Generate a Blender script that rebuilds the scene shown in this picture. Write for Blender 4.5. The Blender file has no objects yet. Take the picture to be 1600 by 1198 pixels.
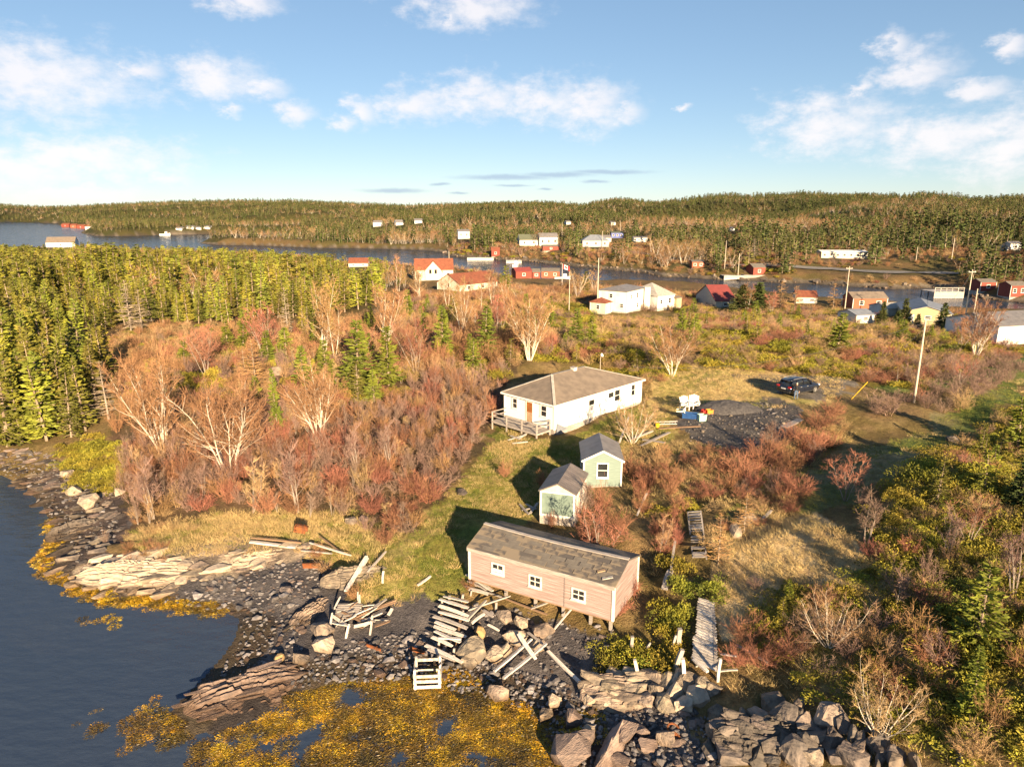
import bpy, bmesh, math, random
import numpy as np
from mathutils import Vector, Matrix, Quaternion

# ------------------------------------------------------------------ camera, sky, sun, exposure
scene = bpy.context.scene
C = scene.collection
FPX, PITCH, CAMZ = 1100.0, math.radians(14.0), 24.0          # focal length for a 1600 px wide frame, drone height
cam_data = bpy.data.cameras.new('camera')
cam_data.sensor_width = 36.0
cam_data.lens = 36.0 * FPX / 1600.0
cam_data.clip_start, cam_data.clip_end = 0.5, 30000.0
cam = bpy.data.objects.new('camera', cam_data)
cam.location = (0, 0, CAMZ)
cam.rotation_euler = (math.radians(90) - PITCH, 0, 0)
C.objects.link(cam)
scene.camera = cam

SUN_EL, SUN_AZ = math.radians(15.5), math.atan2(0.31, -0.95)   # low sun behind the camera, a little to its right
sun_data = bpy.data.lights.new('sun', 'SUN')
sun_data.energy = 5.0
sun_data.angle = math.radians(0.5)
sun_data.color = (1.0, 0.75, 0.46)
sun = bpy.data.objects.new('sun', sun_data)
sdir = Vector((math.sin(SUN_AZ) * math.cos(SUN_EL), math.cos(SUN_AZ) * math.cos(SUN_EL), math.sin(SUN_EL)))
sun.rotation_euler = (-sdir).to_track_quat('-Z', 'Y').to_euler()
sun.location = (30, -80, 60)
C.objects.link(sun)

scene.view_settings.view_transform = 'Standard'
scene.view_settings.look = 'None'
scene.view_settings.exposure = 1.72
scene.view_settings.gamma = 1.0
scene.cycles.use_denoising = True
scene.cycles.max_bounces = 6
scene.cycles.diffuse_bounces = 2
scene.cycles.glossy_bounces = 2
scene.cycles.transmission_bounces = 2
scene.cycles.transparent_max_bounces = 4
scene.cycles.caustics_reflective = False
scene.cycles.caustics_refractive = False

SKY_STRENGTH = 0.079
world = bpy.data.worlds.new('World')
scene.world = world
world.use_nodes = True
wt = world.node_tree
world.cycles.sampling_method = 'MANUAL'
world.cycles.sample_map_resolution = 256
wt.nodes.clear()
def wn(t, **k):
    n = wt.nodes.new(t)
    for a, b in k.items(): setattr(n, a, b)
    return n
def wmath(op, a, b=None, c=None, clamp=False):
    n = wn('ShaderNodeMath', operation=op, use_clamp=clamp)
    for i, v in enumerate((a, b, c)):
        if v is None: continue
        if isinstance(v, (int, float)): n.inputs[i].default_value = v
        else: wt.links.new(v, n.inputs[i])
    return n.outputs[0]
def wvec(op, a, b=None, c=None, out=0):
    n = wn('ShaderNodeVectorMath', operation=op)
    for i, v in enumerate((a, b, c)):
        if v is None: continue
        if isinstance(v, (tuple, list)): n.inputs[i].default_value = v
        else: wt.links.new(v, n.inputs[i])
    return n.outputs[out]
def wmix(f, a, b):
    n = wn('ShaderNodeMix', data_type='RGBA')
    wt.links.new(f, n.inputs[0])
    for i, v in ((6, a), (7, b)):
        if isinstance(v, (tuple, list)): n.inputs[i].default_value = (*v, 1)
        else: wt.links.new(v, n.inputs[i])
    return n.outputs[2]
def pix_dir(px, py):
    dx, dy = (px - 800) / FPX, (py - 599) / FPX
    c, s = math.cos(PITCH), math.sin(PITCH)
    return Vector((dx, c - dy * s, -s - dy * c)).normalized()
sky = wn('ShaderNodeTexSky')
sky.sky_type = 'NISHITA'
sky.sun_disc = False
sky.sun_elevation = SUN_EL
sky.sun_rotation = SUN_AZ
sky.altitude = 0
sky.air_density, sky.dust_density, sky.ozone_density = 0.75, 0.0, 3.0
tc = wn('ShaderNodeTexCoord')
sep = wn('ShaderNodeSeparateXYZ')
wt.links.new(tc.outputs['Generated'], sep.inputs[0])
az = wmath('ARCTAN2', sep.outputs[0], sep.outputs[1])
el = wmath('ARCSINE', sep.outputs[2])
cmb = wn('ShaderNodeCombineXYZ')
wt.links.new(az, cmb.inputs[0]); wt.links.new(el, cmb.inputs[1])
ae = cmb.outputs[0]
nz = wn('ShaderNodeTexNoise'); nz.inputs['Scale'].default_value = 30; nz.inputs['Detail'].default_value = 6
nz.inputs['Roughness'].default_value = 0.62
wt.links.new(wvec('MULTIPLY', ae, (1.0, 1.7, 1.0)), nz.inputs['Vector'])
nz2 = wn('ShaderNodeTexNoise'); nz2.inputs['Scale'].default_value = 9; nz2.inputs['Detail'].default_value = 2
wt.links.new(ae, nz2.inputs['Vector'])
warp = wvec('MULTIPLY', wvec('SUBTRACT', nz.outputs['Color'], (.5, .5, .5)), (.055, .03, 0))
aew = wvec('ADD', ae, warp)
CLOUDS = [(60,125,130,55),(220,108,34,18),(335,125,76,34),(410,138,40,18),(362,174,16,9),(463,176,32,15),(565,178,26,24),(535,192,26,14),
 (650,165,70,28),(745,152,90,34),(850,160,84,36),(925,165,66,42),(975,176,34,18),(740,12,100,28),(385,2,56,18),(702,30,14,8),(1068,168,16,6),
 (1395,72,26,18),(1432,112,54,34),(1525,142,44,17),(1298,196,96,46),(1475,218,110,40),(1580,222,90,58),(1350,138,14,12),(1580,72,24,14),
 (120,245,150,34),(20,270,110,34),(110,302,100,12),(255,283,38,11)]
blobs = []
for (x, y, w, h) in CLOUDS:
    d = pix_dir(x, y)
    blobs.append((math.atan2(d.x, d.y), math.asin(d.z), w / FPX * 1.15, h / FPX * 1.15))
rw = random.Random(4)
for k in range(46):                                             # the same broken fair-weather cloud all round the sky
    a = rw.uniform(0.75, 2 * math.pi - 0.75)
    if a > math.pi: a -= 2 * math.pi
    e = rw.uniform(0.03, 0.75)
    w = rw.uniform(.04, .13)
    blobs.append((a, e, w, w * rw.uniform(.3, .5)))
for k in range(10):
    w = rw.uniform(.05, .13)
    blobs.append((rw.uniform(-.75, .75), rw.uniform(.34, 1.0), w, w * rw.uniform(.3, .5)))
dist = None
for (a, e, w, h) in blobs:
    L = wvec('LENGTH', wvec('MULTIPLY_ADD', aew, (1 / w, 1 / h, 0), (-a / w, -e / h, 0)), out=1)
    dist = L if dist is None else wmath('MINIMUM', dist, L)
dens = wmath('ADD', wmath('SUBTRACT', 1.0, dist), wmath('MULTIPLY', wmath('SUBTRACT', nz.outputs['Fac'], 0.5), 2.0))
mr = wn('ShaderNodeMapRange', interpolation_type='SMOOTHSTEP')
wt.links.new(dens, mr.inputs[0])
mr.inputs[1].default_value, mr.inputs[2].default_value, mr.inputs[3].default_value, mr.inputs[4].default_value = -0.1, 1.1, 0.0, 0.82
STREAKS = [(615,298,52,4),(690,288,18,2.5),(790,277,80,4.5),(870,273,60,4.5),(950,269,70,3.5),(930,284,24,2.5),(715,302,18,2),(800,290,30,2),(850,296,14,2)]
sd_ = None
warp2 = wvec('ADD', ae, wvec('MULTIPLY', wvec('SUBTRACT', nz.outputs['Color'], (.5, .5, .5)), (.03, .006, 0)))
for (x, y, w, h) in STREAKS:
    d = pix_dir(x, y); a, e = math.atan2(d.x, d.y), math.asin(d.z); w /= FPX * .9; h /= FPX * .9
    L = wvec('LENGTH', wvec('MULTIPLY_ADD', warp2, (1 / w, 1 / h, 0), (-a / w, -e / h, 0)), out=1)
    sd_ = L if sd_ is None else wmath('MINIMUM', sd_, L)
smr = wn('ShaderNodeMapRange', interpolation_type='SMOOTHSTEP')
wt.links.new(sd_, smr.inputs[0])
smr.inputs[1].default_value, smr.inputs[2].default_value, smr.inputs[3].default_value, smr.inputs[4].default_value = 0.2, 1.2, 0.62, 0.0
def K(r, g, b, e=1.0): return tuple(v * e / SKY_STRENGTH for v in (r, g, b))
hsv = wn('ShaderNodeHueSaturation'); hsv.inputs['Saturation'].default_value = 1.12; hsv.inputs['Value'].default_value = 1.0
gm = wn('ShaderNodeGamma'); gm.inputs[1].default_value = .62      # a softer, evener spread from zenith to horizon
wt.links.new(sky.outputs[0], gm.inputs[0]); wt.links.new(gm.outputs[0], hsv.inputs['Color'])
ccol = wmix(nz2.outputs['Fac'], K(.30, .29, .30), K(.355, .33, .32))
c1 = wmix(smr.outputs[0], hsv.outputs[0], K(.125, .16, .22))
c2 = wmix(mr.outputs[0], c1, ccol)
bg = wn('ShaderNodeBackground')
bg.inputs['Strength'].default_value = SKY_STRENGTH
wt.links.new(c2, bg.inputs['Color'])
wo = wn('ShaderNodeOutputWorld')
wt.links.new(bg.outputs[0], wo.inputs['Surface'])

# ------------------------------------------------------------------ small maths
CP, SP = math.cos(PITCH), math.sin(PITCH)
def project(p):
    p = np.asarray(p, float) - np.array([0, 0, CAMZ])
    zc = p[..., 1] * CP - p[..., 2] * SP
    yc = -(p[..., 1] * SP + p[..., 2] * CP)
    return 800 + FPX * p[..., 0] / zc, 599 + FPX * yc / zc, zc
def at_level(px, py, z=0.0):
    dx, dy = (px - 800) / FPX, (py - 599) / FPX
    d = np.array([dx, CP - dy * SP, -SP - dy * CP])
    t = (z - CAMZ) / d[2]
    return d * t + np.array([0, 0, CAMZ])
def hash2(i, j, seed):
    n = np.sin(i * 127.1 + j * 311.7 + seed * 74.7) * 43758.5453
    return n - np.floor(n)
def vnoise(x, y, seed=0):
    i, j = np.floor(x), np.floor(y)
    u, v = x - i, y - j
    u, v = u * u * (3 - 2 * u), v * v * (3 - 2 * v)
    a, b = hash2(i, j, seed), hash2(i + 1, j, seed)
    c, d = hash2(i, j + 1, seed), hash2(i + 1, j + 1, seed)
    return (a * (1 - u) + b * u) * (1 - v) + (c * (1 - u) + d * u) * v
def fbm(x, y, seed=0, o=4):
    s, a, t = 0, 1.0, 0
    for k in range(o):
        s = s + a * vnoise(x, y, seed + k); t += a
        x, y, a = x * 2.03 + 5.1, y * 2.03 + 1.7, a * .5
    return s / t
def smooth(a, b, x):
    t = np.clip((x - a) / (b - a), 0, 1)
    return t * t * (3 - 2 * t)
def in_poly(x, y, poly):
    x, y = np.asarray(x, float), np.asarray(y, float)
    c = np.zeros(x.shape, bool)
    n = len(poly)
    for i in range(n):
        x0, y0 = poly[i][0], poly[i][1]; x1, y1 = poly[(i + 1) % n][0], poly[(i + 1) % n][1]
        if y0 == y1: continue
        m = ((y0 > y) != (y1 > y)) & (x < (x1 - x0) * (y - y0) / (y1 - y0) + x0)
        c ^= m
    return c
def seg_dist(x, y, poly):
    d = np.full(x.shape, 1e9)
    n = len(poly)
    for i in range(n):
        ax, ay = poly[i][0], poly[i][1]; bx, by = poly[(i + 1) % n][0], poly[(i + 1) % n][1]
        vx, vy = bx - ax, by - ay
        t = np.clip(((x - ax) * vx + (y - ay) * vy) / (vx * vx + vy * vy + 1e-9), 0, 1)
        d = np.minimum(d, np.hypot(x - ax - t * vx, y - ay - t * vy))
    return d

# ------------------------------------------------------------------ terrain: heights measured along the view of the place
COVE = [(-400,735),(0,742),(40,760),(62,785),(80,815),(92,845),(66,866),(73,891),(101,911),(141,925),(166,942),(230,938),(296,950),(350,955),(375,967),
 (367,1001),(333,1043),(305,1074),(271,1105),(262,1130),(300,1150),(340,1143),(400,1122),(450,1088),(520,1072),(600,1064),(660,1072),(740,1090),(800,1110),(850,1140),(880,1198),(880,1500),(-900,1500)]
HARBOUR = [(-500,347),(0,347),(90,349),(95,353),(140,356),(130,361),(128,365),(150,369),(200,369),(262,367),(330,366),(400,366),(450,367),(480,370),(478,376),(440,379),(400,378),(330,377),
 (312,380),(335,383),(400,384),(480,387),(540,388),(600,389),(660,391),(690,394),(705,401),(760,405),(790,407),(830,409),(860,413),(900,417),(950,422),(1000,426),(1035,433),(1060,433),(1130,438),(1180,439),(1220,443),(1260,443),(1330,448),
 (1400,452),(1450,450),(1480,452),(1520,466),(1560,470),(1600,474),(1900,484),(1900,512),(1600,496),(1480,490),(1400,480),(1330,476),(1280,471),(1200,464),(1150,456),(1090,449),(1040,446),(990,443),(930,442),(880,440),
 (800,438),(780,434),(740,429),(700,425),(640,419),(560,413),(480,406),(400,400),(300,395),(200,392),(100,390),(0,388),(-500,388)]
cove = [tuple(at_level(*p)[:2]) for p in COVE]
harbour = [tuple(at_level(*p)[:2]) for p in HARBOUR]
CTRL = [(900,1150,.25),(1000,1120,.5),(1000,1180,.4),(1100,1130,.8),(1130,1090,1.2),(1200,1120,1.6),(1250,1180,2.0),(1330,1180,3.0),(1150,1060,2.4),
(950,1060,.9),(920,1090,.4),(1000,1035,2.2),(1060,1030,2.6),(1100,1010,3.0),(860,1080,.3),(760,1020,.8),(700,1000,.7),(650,1030,.4),(560,1030,.45),(520,980,.8),(600,950,1.5),(480,940,.8),(430,900,.7),(400,900,.6),(380,940,.3),
(740,930,1.7),(820,960,1.7),(880,985,1.4),(955,990,1.15),(900,960,1.6),(930,1010,.9),(1010,950,1.5),(1000,900,2.0),(900,880,1.9),(1060,900,2.7),(1100,950,2.9),
(650,890,1.8),(700,830,2.3),(760,800,2.5),(820,810,2.4),(880,820,2.4),(930,780,2.9),(970,760,3.1),(760,730,3.0),(850,720,3.1),
(560,840,1.7),(500,830,1.6),(400,830,1.5),(300,850,1.3),(250,890,.9),(200,860,1.0),(180,800,1.3),(130,760,1.2),(90,720,.9),(180,720,2.0),(60,695,1.1),(0,695,.9),(-60,695,.9),
(300,740,2.4),(450,740,2.8),(600,740,3.0),(650,680,3.5),(720,660,3.3),(770,640,3.5),(550,660,3.8),(400,660,3.6),(250,650,3.4),(120,620,3.0),(0,600,3.0),(-80,600,3),
(860,600,3.9),(790,657,2.9),(866,682,3.5),(1000,634,3.8),(930,600,3.9),(740,590,4.2),(650,580,4.8),(500,570,5.2),(350,570,5),(200,550,5.0),(60,540,4.6),
(1050,640,4.4),(1100,650,4.8),(1200,650,5.0),(1240,612,5.5),(1150,590,5.6),(1060,590,5.2),(1300,605,5.6),(1380,640,5.2),(1428,630,5.4),(1300,670,4.6),(1350,690,4.3),(1420,690,4.5),(1250,710,4.5),(1150,720,4.3),(1080,760,3.9),(1030,820,3.2),(1120,840,3.8),(1180,800,4.2),(1250,860,4.8),(1320,860,5.2),(1330,780,4.8),(1400,760,5.8),(1250,940,4.6),(1180,960,3.9),
(1450,720,7),(1500,740,8.2),(1590,760,10.3),(1590,850,9.4),(1500,880,7.8),(1400,900,6.3),(1450,1000,6.8),(1560,1000,8),(1590,1100,7.5),(1450,1100,5.6),(1350,1000,5.6),(1300,1060,4.5),(1700,900,9.8),(1700,720,12.5),(1800,1100,7.5),(1680,800,11.0),(1650,1000,8.2),(1600,1190,6.5),(1750,1300,5.5),
(1500,650,5.2),(1590,640,6.0),(1500,600,5.8),(1590,570,5.4),(1500,560,5.4),
(830,560,5),(900,545,5.2),(1000,550,6.0),(1100,540,7.0),(1200,530,7.4),(1300,530,6.8),(1400,530,5.6),(1000,490,2.9),(940,490,2.9),(1040,482,2.9),(960,478,2.9),(880,500,4.0),(800,500,4.5),(700,500,4.8),(600,490,5),(700,460,3.2),(760,465,3.3),(660,445,2.8),(620,440,2.8),(560,450,4),(450,440,5),(300,432,5.6),(150,432,5.6),(0,432,5.6),(-100,440,6.5),(820,445,1.3),(900,450,1.5),(1150,480,3.0),(1250,478,2.2),(1350,488,2.5),(1330,500,3.3),(1450,507,3.0),(1560,537,4.4),(1600,532,4.4),(1500,512,3.4),
(-100,396,1.2),(0,396,1.2),(100,397,1.2),(200,399,1.2),(300,401,1.2),(400,405,1.2),(480,410,1.2),(560,417,1.5),(0,408,3.2),(200,410,3.2),(400,415,3.2),(840,385,4.5),(930,385,5),(1000,400,5),(1100,410,3.5),(1200,400,6),(1320,405,4.5),(1320,425,3),(1450,425,3),(1500,400,7),(1590,395,8),(1550,440,2.5),(600,380,3),(560,365,6),(700,380,5),(500,375,4),(250,360,6),(350,355,8),(150,345,5)]
cw = np.array([[*at_level(*p)[:2], p[2]] for p in CTRL])
cth, clr, cz = np.arctan2(cw[:, 0], cw[:, 1]), np.log(np.hypot(cw[:, 0], cw[:, 1])), cw[:, 2]
SKYLINE = [(-900,318),(-300,317),(0,316),(60,319),(130,322),(200,319),(300,313),(400,311),(500,312),(580,317),(650,319),(750,316),(850,314),(905,318),(950,307),(1000,313),(1050,310),(1100,301),(1150,304),(1220,298),(1300,301),(1370,304),(1415,298),(1480,307),(1550,304),(1600,307),(2500,303)]
SKT = np.array([math.atan((p[0] - 800) / FPX / CP) for p in SKYLINE])
SKE = np.array([math.tan(math.asin(pix_dir(*p).z)) for p in SKYLINE])
R0T = [(-900,1400),(0,1290),(150,1270),(200,950),(400,760),(600,560),(800,470),(1000,430),(1600,410),(2500,410)]
R1T = [(-900,2200),(0,2100),(150,1900),(300,1700),(500,1500),(700,1450),(900,1300),(1100,1200),(1300,1150),(1600,1150),(2500,1150)]
def tlerp(tab, th): return np.interp(th, [math.atan((p[0] - 800) / FPX / CP) for p in tab], [p[1] for p in tab])
def raw_height(x, y):
    th, lr = np.arctan2(x, y), np.log(np.hypot(x, y) + 1e-6)
    r = np.exp(lr)
    num, den = np.zeros(x.shape), np.zeros(x.shape)
    for a, b, z in zip(cth, clr, cz):
        w = 1.0 / (((th - a) ** 2 + (lr - b) ** 2) + 2.5e-4) ** 2
        num += w * z; den += w
    h = num / den
    rel = np.clip(r / 60, .35, 6)
    h += (fbm(x / 5.0, y / 5.0, 3, 4) - .5) * .5 * np.minimum(rel, 1.5) + (fbm(x / 28, y / 28, 9, 3) - .5) * 1.1 * np.clip((r - 50) / 80, 0, 1.4)
    r0, r1 = tlerp(R0T, th), tlerp(R1T, th)
    ridge = CAMZ + r1 * np.interp(th, SKT, SKE) - 6.0
    t = np.clip((r - r0) / (r1 - r0), 0, 1)
    hill = 6 + (ridge - 6) * (t ** 1.4) + ((1 - np.abs(fbm(x / 210, y / 150, 21, 3) * 2 - 1)) - .72) * 60 * np.sqrt(t) * (1 - t) * 1.7
    hill = np.where(r > r1, ridge * np.exp(-((r - r1) / 1200) ** 2) * .9 + ridge * .1 * np.exp(-(r - r1) / 400), hill)
    w = smooth(r0 * .92, r0 * 1.15, r)
    h = h * (1 - w) + hill * w
    sc, sh = seg_dist(x, y, cove), seg_dist(x, y, harbour)
    ic, ih = in_poly(x, y, cove), in_poly(x, y, harbour)
    jag = (fbm(x / 1.4, y / 1.4, 33, 3) - .5) * .5
    px, py, zc = project(np.stack([x, y, np.zeros_like(x) + .5], -1))
    ledge = smooth(60, 90, px) * smooth(500, 440, px) * smooth(845, 870, py) * smooth(960, 930, py)
    slope = .085 + .22 * ledge + .10 * smooth(900, 780, py)
    sj = np.maximum(sc + jag, 0)
    h = np.where(ic, -np.minimum(.10 * sc + .03 - jag * .12, 1.6), np.minimum(h, .03 + slope * np.minimum(sj, 4.5) + .30 * np.maximum(sj - 4.5, 0)))
    big = np.maximum(h, .3)
    h = np.where(ih, -np.minimum(.2 * sh + .05, 4.0), np.where(ic, h, np.minimum(h, .05 + (.22 + .0006 * r) * sh + jag * .2)))
    return h
NT, NR = 620, 760
TH = np.radians(np.concatenate([np.linspace(-100, -48, 40, endpoint=False), np.linspace(-48, 48, NT - 80, endpoint=False), np.linspace(48, 100, 40)]))
LR = np.linspace(math.log(9.0), math.log(9000.0), NR)
tg, lg = np.meshgrid(TH, LR)
GX, GY = np.exp(lg) * np.sin(tg), np.exp(lg) * np.cos(tg)
GZ = raw_height(GX, GY)
def height(x, y):
    x, y = np.asarray(x, float), np.asarray(y, float)
    th, lr = np.arctan2(x, y), np.log(np.hypot(x, y) + 1e-9)
    fi = np.clip(np.interp(th, TH, np.arange(len(TH))), 0, len(TH) - 1.001)
    fj = np.clip((lr - LR[0]) / (LR[1] - LR[0]), 0, NR - 1.001)
    i, j = fi.astype(int), fj.astype(int)
    u, v = fi - i, fj - j
    return (GZ[j, i] * (1 - u) + GZ[j, i + 1] * u) * (1 - v) + (GZ[j + 1, i] * (1 - u) + GZ[j + 1, i + 1] * u) * v
_T = np.exp(np.linspace(math.log(12.0), math.log(8000.0), 2600))
def P(px, py):
    d = np.array([(px - 800) / FPX, CP - (py - 599) / FPX * SP, -SP - (py - 599) / FPX * CP])
    pts = d[None, :] * _T[:, None] + np.array([0, 0, CAMZ])
    hit = np.nonzero(pts[:, 2] < np.maximum(height(pts[:, 0], pts[:, 1]), 0.0))[0]
    if len(hit) == 0: return pts[-1]
    k = max(hit[0], 1)
    lo, hi = _T[k - 1], _T[k]
    for _ in range(14):
        m = (lo + hi) / 2; p = d * m + np.array([0, 0, CAMZ])
        if p[2] < max(float(height(p[0], p[1])), 0.0): hi = m
        else: lo = m
    return d * hi + np.array([0, 0, CAMZ])
def hz(x, y): return float(height(x, y))
def wpoly(pp): return [tuple(P(*p)[:2]) for p in pp]
def tall(base, top_py):
    """height in metres of an upright thing at ground point base whose top stands at image row top_py"""
    k = (top_py - 599) / FPX
    y, z = base[1], base[2] - CAMZ
    # (-(y*SP + (z+h)*CP)) / (y*CP - (z+h)*SP) = k
    zh = -(k * y * CP + y * SP) / (CP - k * SP)
    return zh - z

# ------------------------------------------------------------------ materials
def mat(name, c1, c2=None, scale=3.0, rough=.85, bump=0.0, bscale=None, rnd=0.0, hue=0.0, detail=5, stretch=None, metal=0.0, spec=.3, c3=None, contrast=(.35, .65), tide=False, world=False):
    m = bpy.data.materials.new(name); m.use_nodes = True
    t = m.node_tree; p = t.nodes['Principled BSDF']
    p.inputs['Roughness'].default_value = rough
    p.inputs['Metallic'].default_value = metal
    p.inputs['Specular IOR Level'].default_value = spec
    c2 = c2 or tuple(v * .75 for v in c1)
    co = t.nodes.new('ShaderNodeTexCoord'); mp = t.nodes.new('ShaderNodeMapping')
    t.links.new(t.nodes.new('ShaderNodeNewGeometry').outputs['Position'] if world else co.outputs['Object'], mp.inputs[0])
    if stretch: mp.inputs['Scale'].default_value = stretch
    n = t.nodes.new('ShaderNodeTexNoise'); n.inputs['Scale'].default_value = scale; n.inputs['Detail'].default_value = detail
    t.links.new(mp.outputs[0], n.inputs['Vector'])
    r = t.nodes.new('ShaderNodeValToRGB')
    r.color_ramp.elements[0].position, r.color_ramp.elements[1].position = contrast
    r.color_ramp.elements[0].color, r.color_ramp.elements[1].color = (*c1, 1), (*c2, 1)
    if c3:
        e = r.color_ramp.elements.new(sum(contrast) / 2); e.color = (*c3, 1)
    t.links.new(n.outputs['Fac'], r.inputs[0])
    col = r.outputs[0]
    if rnd or hue:
        oi = t.nodes.new('ShaderNodeObjectInfo'); h = t.nodes.new('ShaderNodeHueSaturation')
        def rng(lo, hi, mul):
            w = t.nodes.new('ShaderNodeMath'); w.operation = 'MULTIPLY'; w.inputs[1].default_value = mul
            f = t.nodes.new('ShaderNodeMath'); f.operation = 'FRACT'
            q = t.nodes.new('ShaderNodeMapRange'); q.inputs[3].default_value, q.inputs[4].default_value = lo, hi
            t.links.new(oi.outputs['Random'], w.inputs[0]); t.links.new(w.outputs[0], f.inputs[0]); t.links.new(f.outputs[0], q.inputs[0])
            return q.outputs[0]
        t.links.new(rng(1 - rnd, 1 + rnd, 7.31), h.inputs['Value'])
        t.links.new(rng(.5 - hue, .5 + hue, 13.7), h.inputs['Hue'])
        t.links.new(col, h.inputs['Color']); col = h.outputs[0]
    if tide:      # the dark band the sea leaves on rock between low and high water
        ge = t.nodes.new('ShaderNodeNewGeometry'); sx = t.nodes.new('ShaderNodeSeparateXYZ'); t.links.new(ge.outputs['Position'], sx.inputs[0])
        tn = t.nodes.new('ShaderNodeTexNoise'); tn.inputs['Scale'].default_value = 1.3; tn.inputs['Detail'].default_value = 4; t.links.new(ge.outputs['Position'], tn.inputs['Vector'])
        ad = t.nodes.new('ShaderNodeMath'); ad.operation = 'MULTIPLY_ADD'; ad.inputs[1].default_value = -.9; t.links.new(tn.outputs['Fac'], ad.inputs[0]); t.links.new(sx.outputs[2], ad.inputs[2])
        q = t.nodes.new('ShaderNodeMapRange'); q.inputs[1].default_value, q.inputs[2].default_value, q.inputs[3].default_value, q.inputs[4].default_value = -.25, .25, 1.0, 0.0; t.links.new(ad.outputs[0], q.inputs[0])
        mx = t.nodes.new('ShaderNodeMix'); mx.data_type = 'RGBA'; mx.blend_type = 'MULTIPLY'; mx.inputs[7].default_value = (.42, .36, .30, 1)
        t.links.new(q.outputs[0], mx.inputs[0]); t.links.new(col, mx.inputs[6]); col = mx.outputs[2]
    t.links.new(col, p.inputs['Base Color'])
    if bump:
        n2 = t.nodes.new('ShaderNodeTexNoise'); n2.inputs['Scale'].default_value = bscale or scale * 4; n2.inputs['Detail'].default_value = 6
        t.links.new(mp.outputs[0], n2.inputs['Vector'])
        b = t.nodes.new('ShaderNodeBump'); b.inputs['Strength'].default_value = min(bump, 1); b.inputs['Distance'].default_value = .04 * max(bump, 1)
        t.links.new(n2.outputs['Fac'], b.inputs['Height']); t.links.new(b.outputs[0], p.inputs['Normal'])
    return m
def boards_mat(name, c1, c2, pitch=.12, rough=.85, axis='Z', strength=.6, scale=2.0, rnd=0):
    """painted boards too narrow to build one by one at their distance: fine relief lines along one axis"""
    m = mat(name, c1, c2, scale=scale, rough=rough, stretch=(1, 1, 6), rnd=rnd)
    t = m.node_tree; p = t.nodes['Principled BSDF']
    co = t.nodes.new('ShaderNodeTexCoord'); s = t.nodes.new('ShaderNodeSeparateXYZ'); t.links.new(co.outputs['Object'], s.inputs[0])
    a = t.nodes.new('ShaderNodeMath'); a.operation = 'DIVIDE'; a.inputs[1].default_value = pitch; t.links.new(s.outputs['XYZ'.index(axis)], a.inputs[0])
    f = t.nodes.new('ShaderNodeMath'); f.operation = 'FRACT'; t.links.new(a.outputs[0], f.inputs[0])
    b = t.nodes.new('ShaderNodeBump'); b.inputs['Strength'].default_value = strength; b.inputs['Distance'].default_value = .03
    t.links.new(f.outputs[0], b.inputs['Height']); t.links.new(b.outputs[0], p.inputs['Normal'])
    return m
M = {}
M['spruce'] = mat('spruce_needles', (.245, .235, .027), (.085, .095, .018), 2.2, .8, rnd=.5, hue=.03)
M['spruce_bright'] = mat('bright_spruce_needles', (.19, .215, .024), (.085, .115, .016), 2.2, .8, rnd=.2, hue=.01)
M['spruce_dark'] = mat('dark_spruce_needles', (.070, .085, .020), (.034, .046, .013), 2.2, .8, rnd=.3, hue=.02)
M['spruce_far'] = mat('far_spruce_needles', (.10, .105, .026), (.042, .052, .016), .5, .85, rnd=.5, hue=.035)
M['juniper'] = mat('juniper_needles', (.36, .30, .036), (.18, .165, .026), 2.6, .8, rnd=.3, hue=.02)
M['larch'] = mat('larch_twigs', (.36, .21, .085), (.22, .12, .05), 3, .9, rnd=.15)
M['dead'] = mat('dead_grey_twigs', (.32, .25, .18), (.19, .15, .11), 3, .9, rnd=.2)
M['conifer_bark'] = mat('conifer_bark', (.34, .27, .20), (.18, .13, .09), 6, .9, bump=.3, rnd=.15)
M['birch_bark'] = mat('birch_bark', (.62, .56, .47), (.42, .36, .29), 5, .8, bump=.2, rnd=.1, contrast=(.4, .62))
M['grey_bark'] = mat('grey_bark', (.33, .28, .24), (.2, .16, .13), 5, .85, rnd=.15)
M['twig_orange'] = mat('orange_twigs', (.36, .20, .095), (.21, .115, .062), 1.2, .85, rnd=.2, hue=.012)
M['twig_red'] = mat('red_brown_twigs', (.33, .15, .09), (.19, .085, .058), 1.5, .85, rnd=.25, hue=.015)
M['twig_grey'] = mat('grey_mauve_twigs', (.275, .18, .14), (.155, .10, .082), 1.5, .85, rnd=.2, hue=.012)
M['twig_tan'] = mat('tan_twigs', (.42, .28, .145), (.27, .175, .09), 1.5, .85, rnd=.2, hue=.012)
M['twig_far'] = mat('far_bare_twigs', (.30, .185, .085), (.19, .115, .055), .6, .9, rnd=.35, hue=.02)
M['straw'] = mat('straw_grass', (.60, .45, .215), (.42, .31, .14), 2, .9, rnd=.25, hue=.01)
M['green_grass'] = mat('green_grass', (.15, .19, .03), (.26, .24, .06), 2, .9, rnd=.3, hue=.02)
M['weed'] = mat('rockweed', (.52, .325, .016), (.13, .088, .014), .9, .45, rnd=.35, hue=.015, spec=.5, world=True, c3=(.36, .22, .014))
M['weed_dark'] = mat('sunken_rockweed', (.16, .10, .018), (.06, .045, .014), .8, .5, rnd=.3, hue=.012, spec=.5, world=True)
M['rock_cream'] = mat('cream_rock', (.50, .41, .31), (.30, .24, .19), 1.6, .85, bump=2.5, bscale=4, rnd=.2, contrast=(.3, .7), tide=True)
M['rock_pink'] = mat('pink_slate', (.32, .235, .195), (.19, .15, .135), 2.0, .8, bump=2, bscale=5, rnd=.15, stretch=(1, 5, 5), tide=True)
M['rock_grey'] = mat('grey_rock', (.31, .245, .185), (.13, .108, .092), 1.8, .85, bump=2.8, bscale=4, rnd=.3, hue=.015, tide=True)
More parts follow.
